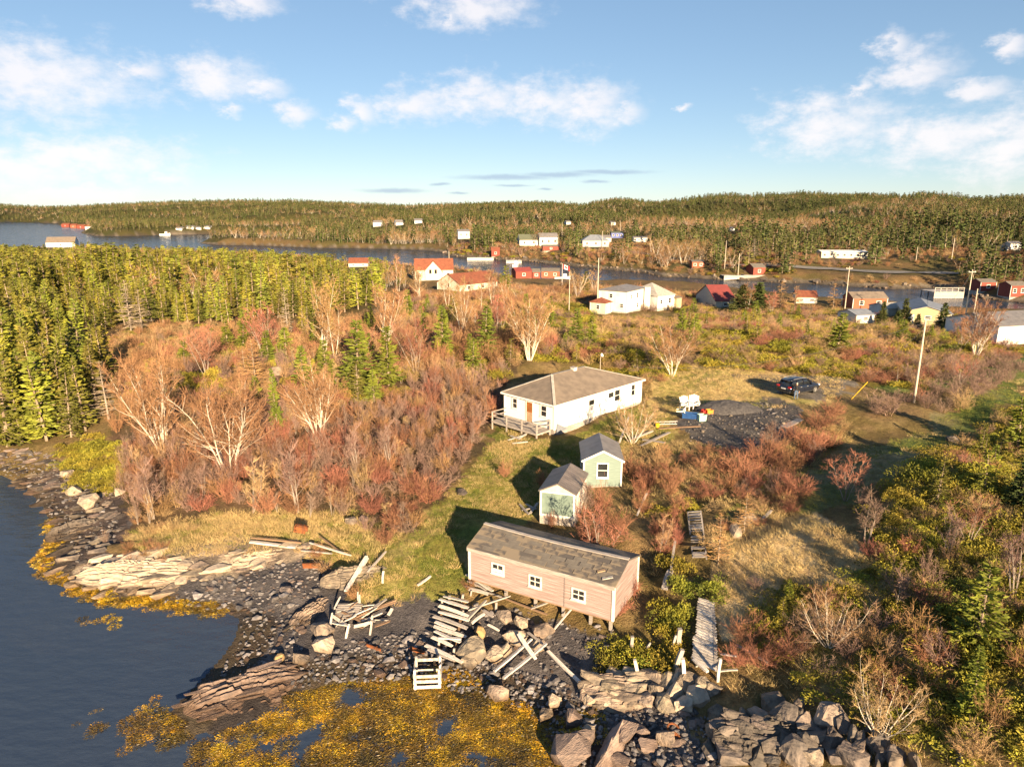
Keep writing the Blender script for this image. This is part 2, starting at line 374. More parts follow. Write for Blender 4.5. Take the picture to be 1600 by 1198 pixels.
M['rock_dark'] = mat('dark_rock', (.16, .13, .11), (.075, .065, .060), 1.8, .75, bump=2.8, bscale=4, rnd=.35, hue=.015, tide=True)
M['rock_yellow'] = mat('yellow_boulder', (.46, .31, .145), (.33, .22, .11), 2, .85, bump=.6, bscale=8, rnd=.1)
M['pebble'] = mat('beach_stone', (.20, .18, .175), (.10, .095, .10), 3, .7, rnd=.5, hue=.02)
M['board_white'] = mat('bleached_board', (.60, .55, .50), (.34, .29, .25), 5, .9, bump=.5, stretch=(1.5, 1, 1), rnd=.3, contrast=(.4, .72))
M['board_grey'] = mat('grey_board', (.40, .36, .33), (.24, .21, .19), 3, .9, bump=.4, stretch=(.6, 6, 6), rnd=.2)
M['board_brown'] = mat('brown_board', (.30, .19, .115), (.17, .11, .075), 3, .9, bump=.4, stretch=(.6, 6, 6), rnd=.2)
M['rust'] = mat('rusty_steel', (.27, .085, .025), (.12, .05, .025), 5, .9, bump=.4)
M['red_weathered'] = mat('weathered_red_clapboard', (.20, .132, .122), (.37, .335, .325), 3.0, .9, bump=.2, stretch=(.22, .22, 9), c3=(.255, .195, .18), contrast=(.3, .7), rnd=.04)
M['felt_roof'] = mat('worn_roof_felt', (.215, .175, .13), (.095, .085, .080), .55, .9, bump=.4, bscale=14, detail=7, contrast=(.47, .53))
M['felt_grey'] = mat('grey_roof_felt', (.175, .155, .13), (.125, .112, .10), 2.0, .85, bump=.3, bscale=12)
M['shingle'] = mat('brown_shingles', (.215, .172, .135), (.15, .122, .10), 1.4, .9, bump=.4, bscale=16, detail=8)
M['shingle_grey'] = mat('grey_shingles', (.22, .205, .195), (.15, .14, .14), 1.4, .5, bump=.4, bscale=16, spec=.5)
M['shake'] = mat('brown_board_roof', (.175, .15, .14), (.10, .088, .086), 1.5, .45, bump=.5, stretch=(1, .5, 1))
M['vinyl'] = boards_mat('white_vinyl_siding', (.80, .79, .76), (.74, .73, .70), .13, .6, strength=.35)
M['vinyl_far'] = mat('white_siding', (.68, .67, .64), (.54, .53, .50), .8, .7)
M['white'] = mat('white_paint', (.80, .78, .74), (.70, .67, .62), 4, .6)
M['white_worn'] = mat('worn_white_paint', (.74, .70, .63), (.52, .45, .38), 3, .8, bump=.3, contrast=(.45, .75))
M['green_paint'] = mat('pale_green_clapboard', (.185, .245, .22), (.145, .195, .18), 3, .75, stretch=(.6, .6, 6), bump=.15)
M['green_sheet'] = mat('pale_green_sheet', (.20, .265, .225), (.13, .18, .16), 2.2, .6, contrast=(.3, .75))
M['glass'] = mat('window_glass', (.015, .017, .02), (.03, .033, .037), 1, .04, spec=1.0)
M['curtain'] = mat('white_curtain', (.7, .68, .66), (.5, .48, .47), 8, .9)
M['door_brown'] = mat('orange_brown_door', (.33, .12, .03), (.22, .08, .025), 4, .6)
M['door_tan'] = mat('bare_tan_board', (.40, .27, .165), (.30, .20, .12), 3, .8)
M['concrete'] = mat('concrete', (.42, .39, .35), (.30, .28, .25), 3, .9, bump=.3)
M['red_barn'] = mat('barn_red_boards', (.25, .058, .042), (.17, .042, .03), 2, .75, stretch=(1, 1, 5), rnd=.1)
M['red_orange'] = mat('orange_red_boards', (.33, .105, .06), (.23, .075, .042), 2, .75, stretch=(1, 1, 5), rnd=.1)
M['roof_red'] = mat('rust_red_roof', (.25, .085, .048), (.17, .06, .036), 1.5, .85, bump=.3, bscale=8)
M['roof_maroon'] = mat('maroon_roof', (.24, .055, .05), (.19, .045, .042), 1.5, .8)
M['roof_blue'] = mat('blue_grey_roof', (.22, .24, .28), (.17, .185, .215), 1.2, .6)
M['tan_siding'] = boards_mat('tan_siding', (.46, .385, .235), (.40, .335, .20), .2, .7)
M['cream_siding'] = mat('cream_siding', (.58, .53, .43), (.47, .42, .34), 2, .7)
M['blue_siding'] = mat('blue_siding', (.10, .13, .34), (.085, .11, .28), 2, .7)
M['grey_siding'] = mat('grey_siding', (.38, .38, .40), (.32, .32, .335), 2, .7)
M['green_roof'] = mat('dark_green_roof', (.12, .13, .09), (.09, .10, .07), 2, .8)
M['pole_wood'] = mat('weathered_pole', (.56, .49, .40), (.42, .36, .29), 3, .85, stretch=(4, 4, .6), bump=.2)
M['wire'] = mat('cable', (.10, .10, .10), (.06, .06, .06), 3, .5)
M['yellow'] = mat('yellow_plastic', (.75, .48, .02), (.62, .38, .02), 4, .5)
M['orange'] = mat('orange_plastic', (.70, .25, .03), (.55, .18, .03), 4, .5)
M['red'] = mat('red_plastic', (.55, .04, .03), (.42, .03, .03), 4, .5)
M['blue'] = mat('blue_plastic', (.02, .075, .22), (.015, .05, .16), 4, .45)
M['mint'] = mat('mint_plastic', (.42, .62, .50), (.33, .5, .42), 4, .5)
M['car_paint'] = mat('dark_blue_car_paint', (.010, .013, .024), (.014, .018, .03), 2, .12, spec=.8)
M['car_glass'] = mat('car_glass', (.012, .015, .02), (.02, .024, .03), 2, .05, spec=.9)
M['black'] = mat('black_plastic', (.018, .018, .018), (.03, .03, .03), 3, .6)
M['tyre'] = mat('tyre_rubber', (.02, .02, .02), (.03, .03, .03), 6, .85)
M['alloy'] = mat('alloy_wheel', (.62, .60, .57), (.5, .48, .46), 6, .3, metal=.6)
M['lamp_red'] = mat('red_lamp', (.45, .02, .02), (.35, .02, .02), 3, .25)
M['lamp_white'] = mat('clear_lamp', (.75, .75, .75), (.6, .6, .62), 3, .15)
M['skin'] = mat('skin', (.55, .33, .23), (.48, .28, .2), 5, .6)
M['hair'] = mat('grey_hair', (.45, .40, .34), (.33, .29, .25), 8, .8)
M['jacket'] = mat('black_jacket', (.015, .015, .017), (.025, .025, .027), 6, .8)
M['jeans'] = mat('blue_jeans', (.10, .15, .24), (.07, .105, .18), 6, .85)
M['shoe'] = mat('dark_shoe', (.03, .025, .022), (.04, .035, .03), 6, .6)
M['flag_red'] = mat('flag_red', (.60, .02, .025), (.5, .02, .025), 3, .7)
M['boat'] = mat('white_boat_paint', (.75, .74, .71), (.62, .6, .57), 3, .5)
M['asphalt'] = mat('gravel_road', (.22, .205, .19), (.16, .15, .14), 1.2, .9, bump=.3)

def let_light_through(m, f):
    """thin leaves and blades pass part of the light that strikes their far side"""
    t = m.node_tree; p = t.nodes['Principled BSDF']; out = [q for q in t.nodes if q.type == 'OUTPUT_MATERIAL'][0]
    tl = t.nodes.new('ShaderNodeBsdfTranslucent'); mx = t.nodes.new('ShaderNodeMixShader'); mx.inputs[0].default_value = f
    t.links.new(p.inputs['Base Color'].links[0].from_socket, tl.inputs['Color'])
    t.links.new(p.outputs[0], mx.inputs[1]); t.links.new(tl.outputs[0], mx.inputs[2]); t.links.new(mx.outputs[0], out.inputs['Surface'])
for q, f in (('spruce', .1), ('spruce_bright', .12), ('juniper', .12), ('straw', .15), ('green_grass', .15)): let_light_through(M[q], f)
def ground_material():
    m = bpy.data.materials.new('ground'); m.use_nodes = True
    t = m.node_tree; p = t.nodes['Principled BSDF']; p.inputs['Roughness'].default_value = .95; p.inputs['Specular IOR Level'].default_value = .15
    a = t.nodes.new('ShaderNodeVertexColor'); a.layer_name = 'soil'
    g = t.nodes.new('ShaderNodeNewGeometry')
    def noise(s, d):
        n = t.nodes.new('ShaderNodeTexNoise'); n.inputs['Scale'].default_value = s; n.inputs['Detail'].default_value = d
        n.inputs['Roughness'].default_value = .65
        t.links.new(g.outputs['Position'], n.inputs['Vector']); return n
    n1, n2, n3 = noise(.35, 4), noise(2.2, 6), noise(9, 5)
    def mr(s, lo, hi):
        q = t.nodes.new('ShaderNodeMapRange'); q.inputs[1].default_value, q.inputs[2].default_value = .3, .7; q.inputs[3].default_value, q.inputs[4].default_value = lo, hi
        t.links.new(s.outputs['Fac'], q.inputs[0]); return q.outputs[0]
    h = t.nodes.new('ShaderNodeHueSaturation')
    mm = t.nodes.new('ShaderNodeMath'); mm.operation = 'MULTIPLY'
    t.links.new(mr(n2, .62, 1.3), mm.inputs[0]); t.links.new(mr(n3, .75, 1.25), mm.inputs[1])
    t.links.new(mm.outputs[0], h.inputs['Value']); t.links.new(mr(n1, .485, .515), h.inputs['Hue'])
    t.links.new(a.outputs['Color'], h.inputs['Color']); t.links.new(h.outputs[0], p.inputs['Base Color'])
    b = t.nodes.new('ShaderNodeBump'); b.inputs['Strength'].default_value = .9; b.inputs['Distance'].default_value = .18
    s = t.nodes.new('ShaderNodeMath'); s.operation = 'ADD'; t.links.new(n2.outputs['Fac'], s.inputs[0]); t.links.new(n3.outputs['Fac'], s.inputs[1])
    t.links.new(s.outputs[0], b.inputs['Height']); t.links.new(b.outputs[0], p.inputs['Normal'])
    return m
def water_material():
    m = bpy.data.materials.new('sea_water'); m.use_nodes = True
    t = m.node_tree; p = t.nodes['Principled BSDF']
    p.inputs['Base Color'].default_value = (.070, .105, .175, 1)
    p.inputs['Roughness'].default_value = .06; p.inputs['IOR'].default_value = 1.33; p.inputs['Specular IOR Level'].default_value = 1.0
    g = t.nodes.new('ShaderNodeNewGeometry')
    wnz = t.nodes.new('ShaderNodeTexNoise'); wnz.inputs['Scale'].default_value = .16; wnz.inputs['Detail'].default_value = 4; t.links.new(g.outputs['Position'], wnz.inputs['Vector'])
    wr = t.nodes.new('ShaderNodeMapRange'); wr.inputs[1].default_value, wr.inputs[2].default_value, wr.inputs[3].default_value, wr.inputs[4].default_value = .35, .65, .03, .24      # calm water and cat's-paws of wind
    t.links.new(wnz.outputs['Fac'], wr.inputs[0]); t.links.new(wr.outputs[0], p.inputs['Roughness'])
    mp = t.nodes.new('ShaderNodeMapping'); mp.inputs['Scale'].default_value = (.6, 1.2, 1); mp.inputs['Rotation'].default_value = (0, 0, .5)
    t.links.new(g.outputs['Position'], mp.inputs[0])
    n = t.nodes.new('ShaderNodeTexNoise'); n.inputs['Scale'].default_value = 1.1; n.inputs['Detail'].default_value = 5
    t.links.new(mp.outputs[0], n.inputs['Vector'])
    b = t.nodes.new('ShaderNodeBump'); b.inputs['Strength'].default_value = .55; b.inputs['Distance'].default_value = .14
    t.links.new(n.outputs['Fac'], b.inputs['Height']); t.links.new(b.outputs[0], p.inputs['Normal'])
    tr = t.nodes.new('ShaderNodeBsdfTransparent'); tr.inputs[0].default_value = (.55, .62, .68, 1)      # clear enough to show weed and stones just under the surface
    mx = t.nodes.new('ShaderNodeMixShader'); mx.inputs[0].default_value = .45
    out = [q for q in t.nodes if q.type == 'OUTPUT_MATERIAL'][0]
    t.links.new(p.outputs[0], mx.inputs[1]); t.links.new(tr.outputs[0], mx.inputs[2]); t.links.new(mx.outputs[0], out.inputs['Surface'])
    return m
M['ground'], M['water'] = ground_material(), water_material()

# ------------------------------------------------------------------ builders
class MB:
    def __init__(s): s.v, s.f = [], []
    def poly(s, vs, fs):
        o = len(s.v); s.v += [tuple(map(float, q)) for q in vs]; s.f += [tuple(i + o for i in f) for f in fs]; return s
    def box(s, x0, x1, y0, y1, z0, z1):
        return s.poly([(x0,y0,z0),(x1,y0,z0),(x1,y1,z0),(x0,y1,z0),(x0,y0,z1),(x1,y0,z1),(x1,y1,z1),(x0,y1,z1)],
                      [(0,3,2,1),(4,5,6,7),(0,1,5,4),(1,2,6,5),(2,3,7,6),(3,0,4,7)])
    def beam(s, a, b, w, h=None, up=(0, 0, 1)):
        h = h or w; a, b = Vector(a), Vector(b); d = (b - a).normalized(); u = Vector(up)
        if abs(d.dot(u)) > .98: u = Vector((1, 0, 0))
        x = d.cross(u).normalized() * w / 2; y = x.cross(d).normalized() * h / 2
        vs = [q + i * x + j * y for q in (a, b) for (i, j) in ((-1,-1),(1,-1),(1,1),(-1,1))]
        return s.poly(vs, [(0,1,2,3),(7,6,5,4),(0,4,5,1),(1,5,6,2),(2,6,7,3),(3,7,4,0)])
    def tube(s, pts, rs, n=5, cap=True):
        o = len(s.v); pts = [Vector(p) for p in pts]
        for k, p in enumerate(pts):
            d = (pts[min(k + 1, len(pts) - 1)] - pts[max(k - 1, 0)]).normalized()
            u = d.cross(Vector((0, 0, 1)) if abs(d.z) < .95 else Vector((1, 0, 0))).normalized(); w = d.cross(u)
            for i in range(n):
                a = 2 * math.pi * i / n
                s.v.append(tuple(p + (u * math.cos(a) + w * math.sin(a)) * rs[k]))
        for k in range(len(pts) - 1):
            for i in range(n):
                j = (i + 1) % n
                s.f.append((o + k*n + i, o + k*n + j, o + (k+1)*n + j, o + (k+1)*n + i))
        if cap:
            s.f.append(tuple(o + i for i in range(n))[::-1]); s.f.append(tuple(o + (len(pts)-1)*n + i for i in range(n)))
        return s
    def mesh(s, name):
        m = bpy.data.meshes.new(name); m.from_pydata(s.v, [], s.f); m.update(); return m
def tag(o, label=None, cat=None, group=None, kind=None):
    for k, v in (('label', label), ('category', cat), ('group', group), ('kind', kind)):
        if v: o[k] = v
    return o
def obj(name, data, material=None, parent=None, loc=None, rot=None, scale=None):
    if isinstance(data, MB): data = data.mesh(name)
    if material is not None and len(data.materials) == 0: data.materials.append(M[material] if isinstance(material, str) else material)
    o = bpy.data.objects.new(name, data); C.objects.link(o)
    if parent is not None: o.parent = parent
    if loc is not None: o.location = loc
    if rot is not None: o.rotation_euler = rot
    if scale is not None: o.scale = scale if hasattr(scale, '__len__') else (scale,) * 3
    return o
def thing(name, label, cat, loc=(0, 0, 0), rz=0.0, group=None, scale=None, rot=None):
    o = bpy.data.objects.new(name, None); C.objects.link(o)
    o.empty_display_size = .2
    o.location = loc; o.rotation_euler = rot or (0, 0, rz)
    if scale: o.scale = (scale,) * 3 if not hasattr(scale, '__len__') else scale
    return tag(o, label, cat, group)
def smooth_mesh(me):
    me.polygons.foreach_set('use_smooth', [True] * len(me.polygons)); return me
def hull_mesh(name, seed, n=22, sx=1, sy=1, sz=.7, box=.55, rough=0.0):
    r = random.Random(seed); bm = bmesh.new()
    for _ in range(n):
        p = Vector((r.gauss(0, 1), r.gauss(0, 1), r.gauss(0, 1))).normalized()
        q = max(abs(p.x), abs(p.y), abs(p.z)); p = p * ((1 - box) + box / q * .8) * r.uniform(.85, 1.05)
        bm.verts.new((p.x * sx, p.y * sy, p.z * sz))
    res = bmesh.ops.convex_hull(bm, input=bm.verts)
    bmesh.ops.delete(bm, geom=[g for g in res['geom_interior'] if isinstance(g, bmesh.types.BMVert)], context='VERTS')
    if rough:
        for f_ in (1.0, .55):
            bmesh.ops.subdivide_edges(bm, edges=bm.edges[:], cuts=1, use_grid_fill=True)
            for v_ in bm.verts: v_.co *= 1 + r.uniform(-rough, rough) * f_
        bmesh.ops.triangulate(bm, faces=bm.faces[:])
    me = bpy.data.meshes.new(name); bm.to_mesh(me); bm.free(); return me

# ---- scattered masses: one object, geometry nodes put a copy of a form on every point
def scatter(name, label, forms, pts, scl, rot, idx, kind='stuff', cat=None):
    col = bpy.data.collections.new(name + '_forms')
    for k, me in enumerate(forms):
        o = bpy.data.objects.new('%s_form.%03d' % (name, k), me); col.objects.link(o)
    me = bpy.data.meshes.new(name); n = len(pts)
    me.vertices.add(n); me.vertices.foreach_set('co', np.asarray(pts, np.float32).ravel())
    a = me.attributes.new('size', 'FLOAT_VECTOR', 'POINT'); a.data.foreach_set('vector', np.asarray(scl, np.float32).ravel())
    a = me.attributes.new('turn', 'FLOAT_VECTOR', 'POINT'); a.data.foreach_set('vector', np.asarray(rot, np.float32).ravel())
    a = me.attributes.new('form', 'INT', 'POINT'); a.data.foreach_set('value', np.asarray(idx, np.int32))
    o = bpy.data.objects.new(name, me); C.objects.link(o)
    g = bpy.data.node_groups.new(name + '_scatter', 'GeometryNodeTree')
    g.interface.new_socket('Geometry', in_out='INPUT', socket_type='NodeSocketGeometry')
    g.interface.new_socket('Geometry', in_out='OUTPUT', socket_type='NodeSocketGeometry')
    N = g.nodes.new
    gi, go, mp, ip, ci = N('NodeGroupInput'), N('NodeGroupOutput'), N('GeometryNodeMeshToPoints'), N('GeometryNodeInstanceOnPoints'), N('GeometryNodeCollectionInfo')
    ci.inputs['Collection'].default_value = col
    ci.inputs['Separate Children'].default_value = True
    ci.inputs['Reset Children'].default_value = True
    ip.inputs['Pick Instance'].default_value = True
    def attr(nm, ty):
        q = N('GeometryNodeInputNamedAttribute'); q.data_type = ty; q.inputs['Name'].default_value = nm; return q.outputs['Attribute']
    L = g.links.new
    L(gi.outputs[0], mp.inputs['Mesh']); L(mp.outputs[0], ip.inputs['Points']); L(ci.outputs[0], ip.inputs['Instance'])
    L(attr('form', 'INT'), ip.inputs['Instance Index']); L(attr('turn', 'FLOAT_VECTOR'), ip.inputs['Rotation']); L(attr('size', 'FLOAT_VECTOR'), ip.inputs['Scale'])
    L(ip.outputs[0], go.inputs[0])
    md = o.modifiers.new('scatter', 'NODES'); md.node_group = g
    return tag(o, label, cat, kind=kind)
def jitter_points(poly, spacing, rng, jit=.48):
    p = np.array([q[:2] for q in poly]); x0, y0 = p.min(0); x1, y1 = p.max(0)
    nx, ny = max(int((x1 - x0) / spacing), 1), max(int((y1 - y0) / spacing), 1)
    gx, gy = np.meshgrid(np.arange(nx) + .5, np.arange(ny) + .5)
    x = x0 + (gx + rng.uniform(-jit, jit, gx.shape)) * (x1 - x0) / nx; y = y0 + (gy + rng.uniform(-jit, jit, gy.shape)) * (y1 - y0) / ny
    x, y = x.ravel(), y.ravel(); k = in_poly(x, y, poly)
    return x[k], y[k]

# ------------------------------------------------------------------ the ground sheet and the sea
REG = {}
REG['straw_knoll'] = wpoly([(1115,835),(1180,800),(1260,800),(1340,850),(1400,930),(1330,965),(1250,1000),(1150,1010),(1110,940)])
REG['field'] = wpoly([(1000,590),(1060,578),(1150,572),(1210,583),(1330,593),(1290,632),(1150,640),(1060,645),(1010,628)])
REG['yard'] = wpoly([(560,880),(640,830),(700,770),(780,690),(860,695),(905,690),(1010,640),(1060,650),(1050,690),(980,690),(960,720),(905,770),(840,800),(800,830),(750,850),(735,905),(700,930),(620,945),(560,940)])
REG['lane'] = wpoly([(690,800),(740,730),(790,665),(830,690),(900,680),(1000,632),(1010,650),(930,690),(900,770),(840,790),(720,880),(740,920),(690,915),(640,900)])
REG['bench'] = wpoly([(195,835),(330,800),(560,795),(640,835),(570,880),(450,858),(330,868),(230,872)])
REG['pad'] = wpoly([(1060,665),(1105,640),(1190,627),(1255,640),(1235,680),(1190,705),(1120,705),(1080,692)])
REG['drive'] = wpoly([(1140,582),(1215,588),(1290,586),(1345,600),(1290,624),(1200,617)])
REG['valley'] = wpoly([(1240,745),(1330,700),(1440,670),(1600,585),(1600,630),(1510,690),(1400,740),(1330,790),(1250,810)])
REG['ledge'] = wpoly([(100,905),(150,870),(250,852),(470,835),(500,860),(420,885),(340,905),(250,935),(165,938)])
REG['heath'] = wpoly([(800,560),(900,570),(1000,590),(1060,578),(1210,580),(1420,605),(1600,560),(1600,525),(1480,505),(1300,490),(1100,478),(1060,487),(930,495),(820,510)])
REG['low_spruce'] = wpoly([(1180,960),(1240,930),(1350,900),(1365,820),(1480,700),(1600,640),(1900,700),(1900,1190),(1440,1190),(1320,1100),(1210,1020)])
REG['lawn'] = wpoly([(1540,545),(1600,530),(1640,530),(1640,575),(1560,568)])
REG['track'] = wpoly([(1370,600),(1450,585),(1600,572),(1600,590),(1500,600),(1420,615)])
rr = np.hypot(GX, GY)
k = np.clip(rr / 60, .3, 5)
DX = GX + (fbm(GX / 3, GY / 3, 51, 3) - .5) * 4 * k; DY = GY + (fbm(GX / 3, GY / 3, 57, 3) - .5) * 4 * k
col = np.empty(GX.shape + (3,)); col[:] = (.20, .14, .06)
n_lo = fbm(GX / 9, GY / 9, 61, 3)[..., None]; n_hi = fbm(GX / 1.7, GY / 1.7, 67, 3)[..., None]
def paint(mask, c1, c2=None, n=n_hi):
    c1 = np.array(c1); c2 = np.array(c2 if c2 else c1)
    t = smooth(.38, .62, n)
    col[mask] = (c1 * (1 - t) + c2 * t)[mask]
paint(rr < 95, (.24, .165, .075), (.16, .115, .045), n_hi)
paint(rr > 95, (.12, .09, .035), (.17, .11, .05), n_lo)
paint(rr > 260, (.10, .085, .032), (.15, .10, .045), n_lo)
paint(rr > 520, (.045, .048, .016), (.07, .06, .022), n_lo)
RK = lambda nm: in_poly(DX, DY, REG[nm])
paint(RK('heath'), (.15, .125, .03), (.20, .13, .06))
paint(RK('low_spruce'), (.22, .18, .055), (.30, .215, .10))
paint(RK('field'), (.50, .37, .17), (.34, .28, .10))
paint(RK('yard'), (.36, .28, .11), (.23, .205, .06))
paint(RK('lane'), (.13, .15, .032), (.22, .19, .055))
paint(RK('bench'), (.48, .35, .16), (.27, .23, .07))
paint(RK('straw_knoll'), (.56, .43, .25), (.42, .31, .17))
paint(RK('valley'), (.11, .145, .035), (.24, .20, .10), n_lo)
paint(RK('lawn'), (.075, .12, .03))
paint(RK('track'), (.11, .165, .035), (.17, .19, .06))
paint(in_poly(DX, DY, wpoly([(150,565),(170,540),(185,512),(300,505),(430,512),(430,545),(300,560)])), (.30, .22, .10), (.20, .16, .06))
paint(RK('drive'), (.20, .175, .15), (.13, .115, .10))
paint(RK('pad'), (.085, .080, .082), (.13, .115, .105))
px, py, zc = project(np.stack([GX, GY, GZ], -1))
beach = (rr < 75) & (GZ < .95 + (n_hi[..., 0] - .5) * .5) & (px < 1320) & ~RK('bench')
paint(beach, (.135, .12, .118), (.085, .078, .082))
paint(beach & (px < 200), (.12, .088, .075), (.065, .052, .05))
paint(RK('ledge') & (GZ > .12), (.36, .285, .215), (.17, .135, .11))
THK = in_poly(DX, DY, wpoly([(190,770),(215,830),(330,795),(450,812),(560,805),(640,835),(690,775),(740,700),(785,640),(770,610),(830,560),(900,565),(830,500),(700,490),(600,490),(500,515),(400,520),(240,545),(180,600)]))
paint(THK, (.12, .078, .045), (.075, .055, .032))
paint((rr < 75) & (GZ < .22), (.10, .075, .05), (.06, .05, .045))
paint((rr < 75) & (GZ < -.5), (.035, .04, .045))
paint((rr > 75) & (GZ < -.3), (.03, .035, .045))
paint((rr > 100) & (GZ < 1.1) & (rr < 1400), (.20, .165, .125), (.12, .10, .08))
paint((rr > 100) & (GZ < .35) & (rr < 1400), (.075, .06, .045))
v = np.stack([GX, GY, GZ], -1).reshape(-1, 3)
nr, nt = GX.shape
i = np.arange(nr * nt).reshape(nr, nt)
quads = np.stack([i[:-1, :-1], i[:-1, 1:], i[1:, 1:], i[1:, :-1]], -1).reshape(-1, 4)
me = bpy.data.meshes.new('ground')
me.vertices.add(len(v)); me.vertices.foreach_set('co', v.astype(np.float32).ravel())
me.loops.add(quads.size); me.loops.foreach_set('vertex_index', quads[:, ::-1].astype(np.int32).ravel())
me.polygons.add(len(quads)); me.polygons.foreach_set('loop_start', (np.arange(len(quads)) * 4).astype(np.int32))
me.update(calc_edges=True); me.validate()
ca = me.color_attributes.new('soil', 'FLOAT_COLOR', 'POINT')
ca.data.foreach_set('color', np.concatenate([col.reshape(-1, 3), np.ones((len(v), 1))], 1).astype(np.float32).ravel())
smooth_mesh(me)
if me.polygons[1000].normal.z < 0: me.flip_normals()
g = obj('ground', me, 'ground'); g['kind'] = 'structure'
nseg = 96
ring = [(12000 * math.cos(2 * math.pi * q / nseg), 12000 * math.sin(2 * math.pi * q / nseg), 0) for q in range(nseg)]
w = obj('water', MB().poly([(0, 0, 0)] + ring, [(0, 1 + q, 1 + (q + 1) % nseg) for q in range(nseg)]), 'water'); w['kind'] = 'structure'

# ------------------------------------------------------------------ plant forms
class Tris:
    """fast collector of thin triangles: a base point, a direction, a width"""
    def __init__(s): s.a, s.d, s.w = [], [], []
    def add(s, a, d, w): s.a.append(a); s.d.append(d); s.w.append(w)
    def mesh(s, name, rng, mats, fold=False):
        a, d, w = np.array(s.a), np.array(s.d), np.array(s.w)[:, None]
        r = rng.normal(size=a.shape); sd = np.cross(d, r); sd /= np.linalg.norm(sd, axis=1)[:, None] + 1e-9
        if fold:   # leaf-like diamond
            v = np.stack([a, a + d * .45 + sd * w * .5, a + d, a + d * .45 - sd * w * .5], 1).reshape(-1, 3); m = 4
        else:
            v = np.stack([a - sd * w * .5, a + sd * w * .5, a + d], 1).reshape(-1, 3); m = 3
        n = len(a); me = bpy.data.meshes.new(name)
        me.vertices.add(len(v)); me.vertices.foreach_set('co', v.astype(np.float32).ravel())
        me.loops.add(n * m); me.loops.foreach_set('vertex_index', np.arange(n * m, dtype=np.int32))
        me.polygons.add(n); me.polygons.foreach_set('loop_start', np.arange(0, n * m, m, dtype=np.int32)); me.update(calc_edges=True)
        for q in mats: me.materials.append(M[q])
        return me
def unit(v): return v / (np.linalg.norm(v) + 1e-9)
def conifer(seed, mat_n, bark='conifer_bark', R=.22, low=.12, levels=26, per=6, leaf=.055, droop=.15, sparse=0.0, taper=.85, far=False, nspray=8, name='spruce', fold=True, width=.36, lean=0.03):
    """unit-height conifer: tapered trunk plus whorls of needle sprays; returns (trunk mesh, crown mesh)"""
    rng = np.random.default_rng(seed); t = Tris(); tb = MB()
    lx, ly = rng.normal(0, lean, 2)
    tr = .016
    tb.tube([(0, 0, -.03), (lx * .3, ly * .3, .35), (lx * .7, ly * .7, .7), (lx, ly, .985)], [tr, tr * .75, tr * .45, tr * .1], 4 if far else 5)
    for li in range(levels):
        f = (li + rng.uniform(-.3, .3)) / levels; f = min(max(f, 0), .995)
        z = low + (1 - low) * f
        base_l = R * (1 - f) ** taper * (.55 + .45 * min(1, f * 5 + .3)) + .012
        for b in range(max(per - int(f * 2), 3)):
            if rng.random() < sparse: continue
            a = rng.uniform(0, 2 * math.pi); L = base_l * rng.uniform(.55, 1.2)
            up = .35 * f - droop * (1 - f) + rng.normal(0, .10)
            d = np.array([math.cos(a), math.sin(a), up]); o = np.array([lx * z, ly * z, z])
            if not far and L > .05:
                e = o + d * L * .9
                tb.tube([o, e], [.0035, .0012], 3, cap=False)
            side = np.array([-math.sin(a), math.cos(a), 0.0])
            n = max(2, int(nspray * L / R * rng.uniform(.8, 1.2)))
            for q in range(n):
                s = (q + rng.uniform(.2, 1)) / n
                sg = 1 if rng.random() < .5 else -1
                dd = unit(d * rng.uniform(.5, 1) + side * sg * rng.uniform(.2, .9) + np.array([0, 0, rng.normal(.05, .22)]))
                l = leaf * rng.uniform(.7, 1.35) * (1.15 - .45 * s)
                t.add(o + d * L * (.15 + .85 * s) - dd * l * .3, dd * l * 1.3, l * width * rng.uniform(.7, 1.3))
    for q in range(4): t.add(np.array([lx, ly, .94]), np.array([rng.normal(0, .012), rng.normal(0, .012), .06]), .016)
    tm = tb.mesh('trunk'); tm.materials.append(M[bark])
    return tm, t.mesh('crown', rng, [mat_n], fold=fold)
def join_meshes(name, a, b):
    """one mesh from trunk and crown (for the scattered masses)"""
    bm = bmesh.new(); bm.from_mesh(a); n = len(bm.faces); bm.from_mesh(b); bm.faces.ensure_lookup_table()
    na = max(len(a.materials), 1)
    for f in bm.faces[n:]: f.material_index += na
    me = bpy.data.meshes.new(name); bm.to_mesh(me); bm.free()
    for q in list(a.materials) + list(b.materials): me.materials.append(q)
    return me
